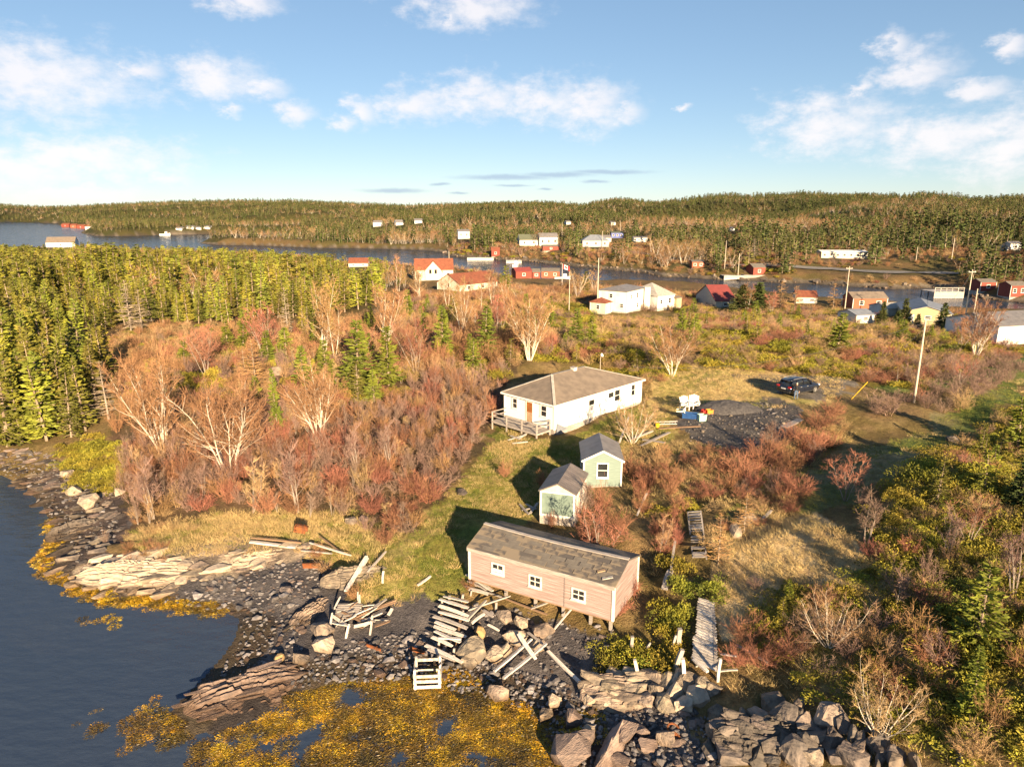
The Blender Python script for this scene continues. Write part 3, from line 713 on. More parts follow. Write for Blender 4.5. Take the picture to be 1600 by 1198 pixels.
def bare_tree(seed, bark='birch_bark', twig='twig_orange', stems=5, spread=.28, branches=9, twigs=9, r0=.011, tw=.0035, curve=.6, start=.25, tl=.085, base_spread=.03):
    """unit-height leafless tree with several stems, side branches and a haze of fine twigs"""
    rng = np.random.default_rng(seed); tb = MB(); t = Tris()
    def limb(o, d, L, r, n, sides, bend):
        pts, p, dd = [o], o, d
        for q in range(n):
            dd = unit(dd + np.array([rng.normal(0, .065), rng.normal(0, .065), bend / n + rng.normal(0, .03)])); p = p + dd * L / n; pts.append(p)
        tb.tube(pts, [r * (1 - .88 * k / n) for k in range(n + 1)], sides, cap=False); return pts
    for s in range(stems):
        a = 2 * math.pi * (s + rng.uniform(-.3, .3)) / stems; sp = spread * rng.uniform(.35, 1.1) if stems > 1 else spread * .2
        o = np.array([math.cos(a) * base_spread * rng.random(), math.sin(a) * base_spread * rng.random(), -.02])
        d = unit(np.array([math.cos(a) * sp, math.sin(a) * sp, 1.0])); H = rng.uniform(.72, 1.02)
        pts = limb(o, d, H, r0 * rng.uniform(.75, 1.2), 7, 5, .20 * curve)
        for b in range(branches):
            f = start + (1 - start) * (b + rng.random()) / branches; k = min(int(f * 7), 6); u = f * 7 - k
            p = pts[k] * (1 - u) + pts[k + 1] * u; sd = unit(pts[k + 1] - pts[k])
            q = rng.normal(size=3); q[2] *= .3; q = unit(q)
            bd = unit(sd * rng.uniform(.5, 1.0) + q * .75); L = (.30 * (1 - f) + .10) * rng.uniform(.6, 1.25)
            bp = limb(p, bd, L, r0 * .36 * (1 - .6 * f), 3, 3, .35)
            for _ in range(twigs):
                g = rng.uniform(.15, 1); kk = min(int(g * 3), 2); uu = g * 3 - kk
                tp = bp[kk] * (1 - uu) + bp[kk + 1] * uu; bdir = unit(bp[kk + 1] - bp[kk])
                td = unit(bdir + rng.normal(0, .5, 3) + np.array([0, 0, .25])); l = tl * rng.uniform(.5, 1.3)
                t.add(tp, td * l, tw * rng.uniform(.6, 1.2))
                for _2 in range(3):
                    td2 = unit(td + rng.normal(0, .55, 3)); t.add(tp + td * l * rng.uniform(.3, .9), td2 * l * rng.uniform(.4, .8), tw * .6)
    tm = tb.mesh('trunk'); tm.materials.append(M[bark])
    return tm, t.mesh('crown', rng, [twig])
def shrub(seed, twig, stem=None, stems=16, spread=.75, H=1.0, twigs=16, tw=.012, tl=.28, dome=.3, sub=3):
    """unit-size leafless bush: many thin stems fanning from one root, each with finer twigs"""
    rng = np.random.default_rng(seed); t = Tris()
    for s in range(stems):
        a = rng.uniform(0, 2 * math.pi); sp = spread * math.sqrt(rng.random())
        d = unit(np.array([math.cos(a) * sp, math.sin(a) * sp, 1.0])); L = H * rng.uniform(.6, 1.05) * (1 - dome * sp * .6)
        o = np.array([math.cos(a) * .10 * rng.random(), math.sin(a) * .10 * rng.random(), -.03])
        p = o; pts = [o]
        for k in range(3):
            d2 = unit(d + rng.normal(0, .12, 3)); p = p + d2 * L / 3; pts.append(p)
        for k in range(3): t.add(pts[k], (pts[k + 1] - pts[k]) * 1.12, tw * (1.9 - .45 * k))
        for q in range(twigs):
            f = rng.uniform(.22, 1.0); k = min(int(f * 3), 2); u = f * 3 - k; b = pts[k] * (1 - u) + pts[k + 1] * u
            td = unit(unit(pts[k + 1] - pts[k]) + rng.normal(0, .5, 3)); l = tl * rng.uniform(.5, 1.2) * H
            t.add(b, td * l, tw * rng.uniform(.7, 1.1))
            for _ in range(sub):
                d3 = unit(td + rng.normal(0, .5, 3)); t.add(b + td * l * rng.uniform(.3, .9), d3 * l * rng.uniform(.35, .7), tw * .65)
    return t.mesh('shrub', rng, [twig])
def mat_bush(seed, m, n=1700, h=.45, leaf=.105, width=.42):
    """unit-radius low mat of needle sprays (creeping juniper, wind-pruned spruce)"""
    rng = np.random.default_rng(seed); t = Tris()
    cl = [(rng.normal(0, .42), rng.normal(0, .42), rng.uniform(.25, .5)) for _ in range(9)]
    for q in range(n):
        cx, cy, cr = cl[q % 9]; a = rng.uniform(0, 2 * math.pi); s = math.sqrt(rng.random())
        x, y = cx + math.cos(a) * cr * s, cy + math.sin(a) * cr * s; z = h * cr * 2 * math.sqrt(max(0, 1 - s * s)) * rng.uniform(.3, 1)
        d = unit(np.array([math.cos(a) * (s + .2), math.sin(a) * (s + .2), rng.uniform(.05, .8)]) + rng.normal(0, .35, 3)); l = leaf * rng.uniform(.6, 1.3)
        t.add(np.array([x, y, z]), d * l, l * width)
    return t.mesh('low_bush', rng, [m], fold=True)
def tuft(seed, m, n=46, h=.45, w=.018, spread=.34):
    rng = np.random.default_rng(seed); t = Tris()
    for q in range(n):
        a = rng.uniform(0, 2 * math.pi); s = spread * math.sqrt(rng.random()); o = np.array([math.cos(a) * s, math.sin(a) * s, -.02])
        d = np.array([math.cos(a) * rng.uniform(.1, .9) + rng.normal(0, .3), math.sin(a) * rng.uniform(.1, .9) + rng.normal(0, .3), rng.uniform(.4, 1.0)]); t.add(o, unit(d) * h * rng.uniform(.5, 1.15), w)
    return t.mesh('grass_tuft', rng, [m])
def weed_clump(seed, m, n=230):
    rng = np.random.default_rng(seed); t = Tris()
    for q in range(n):
        a = rng.uniform(0, 2 * math.pi); s = math.sqrt(rng.random()) * .5
        d = np.array([math.cos(a) + rng.normal(0, .5), math.sin(a) + rng.normal(0, .5), rng.uniform(-.05, .25)]); l = rng.uniform(.08, .26)
        t.add(np.array([math.cos(a) * s, math.sin(a) * s, rng.uniform(.0, .10) * (1 - s)]), unit(d) * l, l * rng.uniform(.14, .34))
    return t.mesh('weed_clump', rng, [m], fold=True)

# ------------------------------------------------------------------ forms shared by copies
spruces = [conifer(10 + k, 'spruce', R=.15 + .03 * (k % 3), low=(.08, .15, .05, .17, .10, .13)[k], levels=27, per=7, leaf=.055, nspray=9, lean=.03, sparse=.08, width=.42) for k in range(6)]
slim = [conifer(30 + k, 'spruce_bright', R=.18 + .03 * k, low=.05, levels=30, per=8, leaf=.058, nspray=13, droop=.05, width=.45) for k in range(3)]
darks = [conifer(40 + k, 'spruce_dark', R=.30, low=.02, levels=28, per=11, leaf=.075, nspray=15, droop=.10, width=.5) for k in range(2)]
larches = [conifer(50 + k, 'larch', R=.34, low=.10, levels=20, per=7, leaf=.07, nspray=14, droop=.02, fold=False, width=.17, sparse=.1) for k in range(2)]
dead_conifers = [conifer(60 + k, 'dead', bark='grey_bark', R=.26, low=.10, levels=20, per=6, leaf=.065, nspray=11, droop=.10, fold=False, width=.14, sparse=.12) for k in range(2)]
far_spruces = [join_meshes('far_spruce', *conifer(70 + k, 'spruce_far', R=.15 + .03 * (k % 3), low=.10, levels=13, per=5, leaf=.10, nspray=3, far=True, width=.55, sparse=.1)) for k in range(5)]
far_dark = [join_meshes('far_spruce', *conifer(80 + k, 'spruce_dark', R=.22, low=.06, levels=13, per=5, leaf=.11, nspray=3, far=True, width=.55)) for k in range(2)]
mid_spruces = [join_meshes('mid_spruce', *conifer(90 + k, 'spruce', R=.17 + .025 * k, low=.14, levels=19, per=6, leaf=.072, nspray=6, far=True, width=.5, lean=.03, sparse=.08)) for k in range(4)]
birches = [bare_tree(100 + k, stems=(8, 9, 8, 5)[k], spread=(.30, .34, .32, .20)[k], twigs=12, branches=15, tw=.0062, r0=.010, tl=.10) for k in range(4)]
birches_thin = [bare_tree(110 + k, stems=(2, 3, 1)[k], spread=.25, branches=16, twigs=12, r0=.009, tw=.0065, tl=.095) for k in range(3)]
birches_red = [bare_tree(120 + k, bark='grey_bark', twig='twig_red', stems=6, spread=.40, branches=14, twigs=13, r0=.008, tw=.0065) for k in range(2)]
pale_bushes = [bare_tree(130 + k, bark='birch_bark', twig='twig_tan', stems=11, spread=.95, branches=10, twigs=10, r0=.009, tw=.007, curve=3, start=.2) for k in range(2)]
small_trees = [bare_tree(140 + k, bark='grey_bark', twig=('twig_grey', 'twig_red', 'twig_tan')[k], stems=(3, 4, 3)[k], spread=.40, branches=12, twigs=10, r0=.011, tw=.008, tl=.11) for k in range(3)]
far_bare = [join_meshes('far_bare_tree', *bare_tree(150 + k, twig='twig_far', bark=('birch_bark', 'grey_bark', 'grey_bark')[k], stems=3, spread=.35, branches=7, twigs=7, tw=.012, r0=.010)) for k in range(3)]
red_bushes = [shrub(200 + k, 'twig_red', stems=24, twigs=18, tw=.013, spread=1.0) for k in range(3)]
grey_bushes = [shrub(210 + k, 'twig_grey', stems=14, twigs=14, tw=.013, spread=.75) for k in range(3)]
tan_bushes = [shrub(220 + k, 'twig_tan', stems=18, twigs=15, tw=.013, spread=.95) for k in range(2)]
orange_bushes = [shrub(230 + k, 'twig_orange', stems=22, twigs=16, tw=.013, spread=.95) for k in range(2)]
low_greens = [mat_bush(240 + k, 'juniper') for k in range(3)]
low_dark = [mat_bush(250 + k, 'spruce', h=.6) for k in range(2)]
straw_tufts = [tuft(260 + k, 'straw') for k in range(3)]
green_tufts = [tuft(270 + k, 'green_grass', h=.3, w=.02) for k in range(2)]
weeds = [weed_clump(280 + k, 'weed') for k in range(3)] + [weed_clump(290, 'weed_dark')]

# ------------------------------------------------------------------ places kept free of plants
KEEP = []                       # (image rectangle, only plants nearer than this distance) -> a clear line of sight to what stands there
def keep(x0, y0, x1, y1, d): KEEP.append((x0, y0, x1, y1, d))
FOOT = []                       # (x, y, radius) footprints of buildings
def clear_mask(x, y, z, h, rad):
    bx, by, zc = project(np.stack([x, y, z], -1)); tx, ty, _ = project(np.stack([x, y, z + h], -1))
    ok = np.ones(len(x), bool); wpx = rad * FPX / zc
    for (x0, y0, x1, y1, d) in KEEP:
        ok &= ~((bx + wpx > x0) & (bx - wpx < x1) & (ty < y1) & (by > y0) & (zc < d))
    for (fx, fy, fr) in FOOT: ok &= np.hypot(x - fx, y - fy) > fr + rad * .4
    return ok

# ------------------------------------------------------------------ buildings
def sbox(mb, side, L, W, a0, a1, z0, z1, o0, o1):
    if side == 'f': mb.box(a0, a1, -o1, -o0, z0, z1)
    elif side == 'b': mb.box(a0, a1, W + o0, W + o1, z0, z1)
    elif side == 'l': mb.box(-o1, -o0, a0, a1, z0, z1)
    else: mb.box(L + o0, L + o1, a0, a1, z0, z1)
def add_window(t, side, L, W, a, z, w, h, frame='white', bars=1, cross=False, pane='glass', fw=.09, curtain=False):
    m = MB()
    for (a0, a1, z0, z1) in ((a-w/2-fw, a+w/2+fw, z+h/2, z+h/2+fw), (a-w/2-fw, a+w/2+fw, z-h/2-fw, z-h/2), (a-w/2-fw, a-w/2, z-h/2, z+h/2), (a+w/2, a+w/2+fw, z-h/2, z+h/2)):
        sbox(m, side, L, W, a0, a1, z0, z1, .0, .075)
    if bars: sbox(m, side, L, W, a-w/2, a+w/2, z-.025, z+.025, .03, .066)
    if cross: sbox(m, side, L, W, a-.02, a+.02, z-h/2, z+h/2, .03, .062)
    o = obj('window', m, frame, t)
    g = MB(); sbox(g, side, L, W, a-w/2-.01, a+w/2+.01, z-h/2-.01, z+h/2+.01, .004, .036); obj('pane', g, pane, o)
    s = MB(); sbox(s, side, L, W, a-w/2-fw-.03, a+w/2+fw+.03, z-h/2-fw-.05, z-h/2-fw-.004, .0, .12); obj('sill', s, frame, o)
    if curtain:
        c = MB(); sbox(c, side, L, W, a-w/2+.03, a+w/2-.03, z-h/2+.02, z-h*.03, .038, .044); obj('curtain', c, 'curtain', o)
    return o
def add_door(t, side, L, W, a, z0, w, h, m='door_brown', lower=None):
    d = MB(); sbox(d, side, L, W, a-w/2, a+w/2, z0, z0+h, .0, .05); o = obj('door', d, m, t)
    f = MB()
    for (a0, a1, q0, q1) in ((a-w/2-.09, a-w/2, z0, z0+h+.09), (a+w/2, a+w/2+.09, z0, z0+h+.09), (a-w/2, a+w/2, z0+h, z0+h+.09)): sbox(f, side, L, W, a0, a1, q0, q1, .0, .07)
    obj('frame', f, 'white', o)
    k = MB(); sbox(k, side, L, W, a+w/2-.14, a+w/2-.08, z0+h*.46, z0+h*.50, .05, .11); obj('handle', k, 'alloy', o)
    if lower: q = MB(); sbox(q, side, L, W, a-w/2+.02, a+w/2-.02, z0+.02, z0+h*.5, .05, .06); obj('panel', q, lower, o)
    return o
def roof_mesh(L, W, H, R, kind, i0, i1, over, overg, th=.10, sag=0.0, n=1):
    m = MB(); sl = R / (W / 2); ez = H - sl * over
    if kind == 'gable':
        xs = [-overg + (L + 2 * overg) * k / n for k in range(n + 1)]
        for sgn, ye in ((0, -over), (1, W + over)):
            vs = []
            for q, x in enumerate(xs):
                s_ = -sag * math.sin(math.pi * q / n) if n > 1 else 0
                vs += [(x, ye, ez + .004 + s_ * .5), (x, W / 2, H + R + .004 + s_), (x, W / 2, H + R + th + .004 + s_), (x, ye, ez + th + .004 + s_ * .5)]
            fs = []
            for q in range(n):
                b, c = q * 4, q * 4 + 4
                for (i, j) in ((0, 1), (1, 2), (2, 3), (3, 0)):
                    if (i, j) == (1, 2): continue
                    f = (b + i, b + j, c + j, c + i); fs.append(f if sgn else f[::-1])
            fs += [(0, 1, 2, 3), tuple(n * 4 + q for q in (3, 2, 1, 0))]
            m.poly(vs, fs)
    else:
        e = [(-over, -over), (L + over, -over), (L + over, W + over), (-over, W + over)]
        lo = [(x, y, ez) for x, y in e]; hi = [(x, y, ez + th) for x, y in e]; rd = [(i0, W / 2, H + R + th), (L - i1, W / 2, H + R + th)]
        m.poly(lo + hi + rd, [(3, 2, 1, 0), (0, 1, 5, 4), (1, 2, 6, 5), (2, 3, 7, 6), (3, 0, 4, 7), (4, 5, 9, 8), (6, 7, 8, 9), (5, 6, 9), (7, 4, 8)])
    return m
def house(name, label, cat, x, y, z, yaw, L, W, H, R, roof='gable', i0=0, i1=0, wall='vinyl_far', roofm='shingle', over=.3, overg=.25, wins=(), doors=(), found='concrete', fd=1.6, group=None, trim='white', sag=0, n=1, frame='white', wallmesh=True, ridge=None):
    t = thing(name, label, cat, (x, y, z), yaw, group)
    m = MB()
    if roof == 'gable':
        m.poly([(0,0,0),(L,0,0),(L,W,0),(0,W,0),(0,0,H),(L,0,H),(L,W,H),(0,W,H),(0,W/2,H+R),(L,W/2,H+R)],
               [(3,2,1,0),(0,1,5,4),(2,3,7,6),(1,2,6,9,5),(3,0,4,8,7)])
    else: m.box(0, L, 0, W, 0, H)
    obj('wall', m, wall, t)
    r = obj('roof', roof_mesh(L, W, H, R, roof, i0, i1, over, overg, sag=sag, n=n), roofm, t)
    if ridge:
        a, b = ((-overg, L + overg) if roof == 'gable' else (i0, L - i1)); k = MB(); N = 8
        pts = [(a + (b - a) * q / N, W / 2, H + R + .125 - sag * math.sin(math.pi * q / N)) for q in range(N + 1)]
        for q in range(N): k.beam(pts[q], pts[q + 1], .24, .05)
        obj('ridge_cap', k, ridge, r)
    if found: obj('foundation', MB().box(.06, L - .06, .06, W - .06, -fd, .02), found, t)
    if trim:
        for (cx, cy) in ((0, 0), (L, 0), (0, W), (L, W)):
            obj('corner_board', MB().box(cx - .055, cx + .055, cy - .055, cy + .055, .0, H - .02), trim, t)
    for q in wins: add_window(t, q[0], L, W, *q[1:5], frame=frame, **(q[5] if len(q) > 5 else {}))
    for q in doors: add_door(t, q[0], L, W, *q[1:])
    c, s = math.cos(yaw), math.sin(yaw)
    for fx in ((.5,) if L < W * 1.5 else (.2, .5, .8)):
        FOOT.append((x + c * L * fx - s * W / 2, y + s * L * fx + c * W / 2, max(min(L, W) * .62, 2)))
    return t
def clapboards(t, side, L, W, H, R, pitch, m, gable):
    mb = MB(); z = 0.0
    rng = random.Random(hash(side) % 97 if False else ord(side))
    top = H + (R if gable else 0)
    while z < top - .05:
        ln = L if side in 'fb' else W
        a0, a1 = 0.0, ln
        zm = z + pitch * .5
        if gable and zm > H:
            q = (zm - H) / R * ln / 2; a0, a1 = q, ln - q
        if a1 - a0 > .1:
            brk = [a0] + sorted(rng.uniform(a0 + .3, a1 - .3) for _ in range(2 if a1 - a0 > 3 else 0)) + [a1]
            for b0, b1 in zip(brk[:-1], brk[1:]):
                o = .012 + rng.uniform(0, .008); z1 = min(z + pitch + .01, H - .005) if not gable else z + pitch + .01
                # lower edge proud, upper edge tucked in
                def pt(a, zz, out):
                    return {'f': (a, -out, zz), 'b': (a, W + out, zz), 'l': (-out, a, zz), 'r': (L + out, a, zz)}[side]
                vs = [pt(b0 + .004, z, .003), pt(b1 - .004, z, .003), pt(b1 - .004, z, o + .014), pt(b0 + .004, z, o + .014), pt(b0 + .004, z1, .004), pt(b1 - .004, z1, .004)]
                mb.poly(vs, [(0, 1, 2, 3), (3, 2, 5, 4), (0, 3, 4), (1, 5, 2)])
        z += pitch
    o = obj('clapboards', mb, m, t); o['kind'] = 'stuff'
    return o

# --- the long fishing shed on the shore
FX, FY, FZ, FYAW, FL, FW, FH, FR = -2.57, 39.0, 1.95, -.509, 9.3, 3.9, 2.12, .62
t = house('fishing_shed', 'long weathered red clapboard fishing shed standing on posts at the shore', 'shed', FX, FY, FZ, FYAW, FL, FW, FH, FR, wall='red_weathered', roofm='felt_roof', over=.14, overg=.12,
          found=None, trim=None, sag=.10, n=10, ridge='board_grey', frame='white_worn',
          wins=[('f', 2.0, 1.22, .70, .52, dict(cross=True, bars=0, curtain=True)), ('f', 4.5, 1.08, .66, .58, dict(cross=True)), ('f', 7.24, 1.02, .68, .55, dict(cross=True))])
for sd in 'flr': clapboards(t, sd, FL, FW, FH, FR, .115, 'red_weathered', sd in 'lr')
for (cx, cy) in ((0, 0), (FL, 0), (FL, FW), (0, FW)): obj('corner_board', MB().box(cx - .07, cx + .07, cy - .07, cy + .07, -.02, FH - .03), 'white_worn', t)
obj('seam_board', MB().box(6.36, 6.44, -.06, -.02, -.02, FH - .1), 'red_weathered', t)
obj('fascia', MB().box(-.1, FL + .1, -.175, -.145, FH - .19, FH + .03), 'board_grey', t)
c, s = math.cos(FYAW), math.sin(FYAW)
for lx in (.3, 2.4, 4.4, 6.2, 7.9, 9.1):
    for ly in (.25, 2.0, 3.7):
        wx, wy = FX + c * lx - s * ly, FY + s * lx + c * ly; gz = hz(wx, wy) - FZ
        if gz < -.05: obj('post', MB().beam((lx, ly, gz - .3), (lx, ly, -.14), .16), 'board_grey', t)
obj('floor_beam', MB().box(.1, FL - .1, .1, .28, -.16, -.01), 'board_brown', t); obj('floor_beam', MB().box(.1, FL - .1, 3.5, 3.68, -.16, -.01), 'board_brown', t)
obj('floor_boards', MB().box(.05, FL - .05, .05, FW - .05, -.008, .03), 'board_brown', t)
rf = [ch for ch in t.children if ch.name.startswith('roof')][0]; rq = random.Random(8)
strip_me = {m_: MB().box(-.5, .5, -.5, .5, 0, 1).mesh('felt_strip') for m_ in ('felt_roof', 'felt_grey', 'shingle')}
for m_ in strip_me: strip_me[m_].materials.append(M[m_])
pit = math.atan2(FR, FW / 2); sl_ = math.hypot(FR, FW / 2)
for row in range(6):                                             # courses of roofing felt, torn and patched
    for colm in range(11):
        if rq.random() < .16: continue
        w_, d_ = rq.uniform(.7, .92), sl_ / 6 * rq.uniform(.86, 1.1); xx = .35 + colm * .86 + (.4 if row % 2 else 0) + rq.uniform(-.06, .06)
        if xx + w_ / 2 > FL + .1: continue
        dd = (row + .5) * sl_ / 6.05; yy = dd * math.cos(pit); zz = FH + dd * math.sin(pit) + .108 - .10 * math.sin(math.pi * (xx + .12) / (FL + .24)) * (.5 + .5 * yy / (FW / 2))
        obj('felt_strip', strip_me[rq.choice(('felt_roof', 'felt_roof', 'felt_roof', 'felt_grey')) if row > 2 else rq.choice(('felt_roof', 'felt_grey', 'felt_grey'))], None, rf, (xx, yy, zz + rq.uniform(0, .006)), (pit + rq.uniform(-.008, .012), rq.uniform(-.006, .006), rq.uniform(-.02, .02)), (w_, d_, .012 + .01 * rq.random()))
for (a, b, q0, q1) in ((8.55, 9.05, .12, .42), (8.1, 8.45, .5, .75)):      # boards lying on the roof's lower corner
    obj('patch_board', MB().beam((a, q0, FH + FR * q0 / (FW / 2) + .14), (b, q1, FH + FR * q1 / (FW / 2) + .15), .22, .05), 'board_white' if a > 8.3 else 'door_tan', t)

# --- two small sheds up the slope
t = house('green_shed', 'small pale green clapboard shed with grey roof and one white-framed window', 'shed', 8.36, 50.6, 3.25, 1.525, 4.1, 2.86, 2.1, .72, wall='green_paint', roofm='shingle_grey', over=.2, overg=.14, found='board_grey', fd=.7,
          wins=[('l', 1.43, 1.28, .74, 1.05, {})])
for sd in 'lf': clapboards(t, sd, 4.1, 2.86, 2.1, .72, .17, 'green_paint', sd == 'l')
for sg in (0, 1):
    y0 = -.2 if sg == 0 else 3.06; z0 = 2.1 - .72 / 1.43 * .2
    obj('barge_board', MB().beam((-.165, y0, z0 + .02), (-.165, 1.43, 2.84), .05, .14), 'white', t)
t = house('boarded_shed', 'low white shed with pale green sheet front and brown board roof', 'shed', 4.36, 45.3, 2.85, 1.272, 4.1, 2.5, 1.95, .60, wall='white_worn', roofm='shake', over=.12, overg=.08, found=None, trim=None)
obj('front_sheet', MB().box(-.03, -.004, .13, 2.37, .28, 1.86), 'green_sheet', t)
for (a0, a1, z0, z1) in ((0, .12, .1, 1.95), (2.38, 2.5, .1, 1.95), (.12, 2.38, .12, .27), (.12, 2.38, 1.87, 1.96)): obj('trim_board', MB().box(-.06, -.004, a0, a1, z0, z1), 'white', t)
obj('gable_board', MB().poly([(-.03, .02, 1.97), (-.03, 2.48, 1.97), (-.03, 1.25, 2.53), (-.004, .02, 1.97), (-.004, 2.48, 1.97), (-.004, 1.25, 2.53)], [(0, 2, 1), (3, 4, 5), (0, 1, 4, 3), (1, 2, 5, 4), (2, 0, 3, 5)]), 'cream_siding', t)
for k in range(4): obj('base_plank', MB().box(-.05, -.01, 0, 2.5, -.55 + k * .155, -.41 + k * .155), 'board_grey', t)
for k in range(4): obj('base_plank', MB().box(0, 4.1, -.045, -.01, -.55 + k * .155, -.41 + k * .155), 'board_grey', t)
for k in range(13): obj('roof_plank', MB().beam((.0 + k * .325, -.10, 1.95 + .03 + .06 - .06), (.0 + k * .325, 1.22, 2.55 + .13), .27, .03), 'shake', t)
obj('base', MB().box(.05, 4.05, .05, 2.45, -.8, -.002), 'board_brown', t)

# --- white bungalow with hip roof and deck
BX, BY, BZ, BYAW, BL, BW, BH, BR = 3.9, 62.35, 3.98, .79, 13.9, 6.5, 2.5, 1.62
t = house('white_bungalow', 'white bungalow with brown hip roof and a wooden deck on posts', 'house', BX, BY, BZ, BYAW, BL, BW, BH, BR, roof='hip', i0=3.3, i1=5.6, wall='vinyl', roofm='shingle', over=.28, found='board_grey', fd=1.4,
          wins=[('l', 5.05, 1.62, .55, .88), ('l', 1.27, 1.6, .66, .96), ('f', 5.45, 1.35, .85, 1.0, dict(curtain=True)), ('f', 8.55, 1.5, .85, 1.05, dict(curtain=True)), ('f', 9.6, 1.55, .85, 1.1), ('f', 12.35, 1.6, .6, 1.1)],
          doors=[('l', 3.1, .12, .78, 1.98, 'door_brown', 'door_tan')], ridge='shingle_grey')
for (a, b) in (((-.28, -.28, BH - .02), (3.3, BW / 2, BH + BR + .11)), ((-.28, BW + .28, BH - .02), (3.3, BW / 2, BH + BR + .11)), ((BL + .28, -.28, BH - .02), (BL - 5.6, BW / 2, BH + BR + .11))):
    obj('hip_cap', MB().beam(a, b, .26, .05), 'concrete', t)
for (a, b) in (((-.3, -.3), (BL + .3, -.3)), ((-.3, -.3), (-.3, BW + .3))):
    obj('fascia', MB().beam((*a, BH - .1), (*b, BH - .1), .03, .16), 'white', t)
ch = obj('chimney', MB().box(6.35, 6.8, 3.0, 3.45, BH + 1.2, BH + BR + .28), 'white_worn', t); obj('chimney_cap', MB().box(6.28, 6.87, 2.93, 3.52, BH + BR + .284, BH + BR + .34), 'board_grey', ch)
obj('antenna_mast', MB().tube([(12.2, 4.2, BH), (12.2, 4.2, BH + 2.3)], [.03, .025], 6), 'pole_wood', t)
obj('antenna_dish', MB().tube([(12.2, 4.1, BH + 2.2), (12.2, 4.0, BH + 2.25)], [.16, .2], 10), 'white', t)
obj('meter_box', MB().box(3.6, 3.72, -.12, -.005, .4, .68), 'grey_siding', t)
for k in range(26):                                              # skirt of upright boards under the long side
    obj('skirt_board', MB().box(.35 + k * .52, .35 + k * .52 + .5, -.035 + .008 * (k % 2), -.004, -.95 + .02 * k, -.004), 'board_grey', t)
D0, D1 = .35, 6.3                                                # deck along the front
dk = obj('deck', MB().box(-2.0, -.12, D0, D1, -.16, -.03), 'board_grey', t)
for k in range(13): obj('deck_board', MB().box(-2.05 + k * .148, -1.92 + k * .148, D0 - .05, D1 + .05, -.026, .004), 'board_grey', dk)
for (lx, ly) in ((-1.95, D0 + .05), (-1.95, 2.3), (-1.95, 4.3), (-1.95, D1 - .05), (-.15, D0 + .05)):
    obj('deck_post', MB().beam((lx, ly, -1.9), (lx, ly, .95), .11), 'board_grey', dk)
for (a, b) in (((-1.95, D0), (-1.95, D1)), ((-1.95, D0 + .05), (-.1, D0 + .05)), ((-1.95, D1 - .05), (-.1, D1 - .05))):
    for zz in (.9, .5): obj('deck_rail', MB().beam((*a, zz), (*b, zz), .05, .09), 'board_grey', dk)
obj('deck_brace', MB().beam((-1.95, .5, -1.6), (-.3, 1.0, -.2), .09), 'board_grey', dk)
obj('step_sheet', MB().poly([(.3, -.1, .62), (1.9, -.1, -.25), (.2, -.1, -.3), (.3, -.16, .62), (1.9, -.16, -.25), (.2, -.16, -.3)], [(0, 1, 2), (3, 5, 4), (0, 3, 4, 1), (1, 4, 5, 2), (2, 5, 3, 0)]), 'roof_blue', t)

# --- white houses above the harbour
house('two_storey_house', 'white two-storey house with low grey roof beside the harbour', 'house', 23.75, 145.3, 2.95, .966, 8.9, 6.5, 4.3, .75, roof='hip', i0=2.6, i1=2.6, roofm='shingle_grey', over=.25, fd=2.5,
      wins=[('l', 3.65, 3.2, .7, .8), ('l', 1.15, 1.3, .7, .8), ('f', 1.95, 3.05, .5, .8), ('f', 4.95, 3.1, .8, 1.0), ('f', 5.2, 1.0, .7, .9)])
house('porch_house', 'small cream porch with red hip roof against the two-storey house', 'house', 19.2, 143.6, 2.95, .966, 2.6, 3.6, 2.2, .8, roof='hip', i0=1.2, i1=1.2, wall='cream_siding', roofm='roof_red', over=.2, fd=2, wins=[('l', 1.8, 1.2, .7, .8)], doors=[('f', 1.2, .05, .8, 1.9, 'white')])
house('hip_roof_house', 'white single-storey house with pale steep hip roof by the harbour', 'house', 31.3, 151.0, 2.95, .642, 5.3, 8.6, 2.75, 2.2, roof='hip', i0=2.55, i1=2.55, roofm='concrete', over=.25, fd=2.5,
      wins=[('f', 1.1, 1.4, .6, .8), ('f', 3.8, 1.5, .7, 1.0), ('l', 3.0, 1.3, .8, .6)], doors=[('l', 5.2, .05, .8, 1.9, 'white')])
obj('chimney_block', MB().box(0, .9, 0, .9, 0, 4.6), 'white', None, (29.2, 150.9, 2.9), (0, 0, .9)); tag(bpy.context.scene.objects['chimney_block'], 'tall white chimney block between the two white harbour houses', 'chimney')
house('tan_hut', 'narrow tan lean-to hut at the end of the pale hip-roofed house', 'hut', 36.0, 153.6, 2.95, .642, 1.6, 2.2, 1.9, .3, wall='tan_siding', roofm='shingle', fd=2, trim=None, over=.1)
keep(928, 438, 1060, 489, 150)
# --- rust-red roofs by the water
house('long_red_roof_house', 'low pale house with long rust-red gable roof among bare birches', 'house', -13.1, 178.5, 3.1, .798, 13, 8.9, 2.1, 2.3, wall='cream_siding', roofm='roof_red', fd=2.5, wins=[('f', 3, 1.1, .9, .8), ('f', 8, 1.1, .9, .8), ('l', 4.4, 1.6, .8, .9)])
t = house('gabled_red_roof_house', 'cream house with rust-red roof and a front gable facing the camera', 'house', -29.3, 214.5, 2.7, .12, 11.4, 6, 3.3, 2.9, wall='cream_siding', roofm='roof_red', fd=2.5, wins=[('f', 1.2, 1.6, .8, 1.0), ('f', 10, 1.6, .8, 1.0)])
gw = obj('front_gable', MB().poly([(3, -.5, 0), (8, -.5, 0), (8, -.5, 2.9), (5.5, -.5, 5.6), (3, -.5, 2.9), (3, 3, 0), (8, 3, 0), (8, 3, 2.9), (5.5, 3, 5.6), (3, 3, 2.9)], [(0, 1, 2, 3, 4), (0, 4, 9, 5), (1, 6, 7, 2)]), 'cream_siding', t)
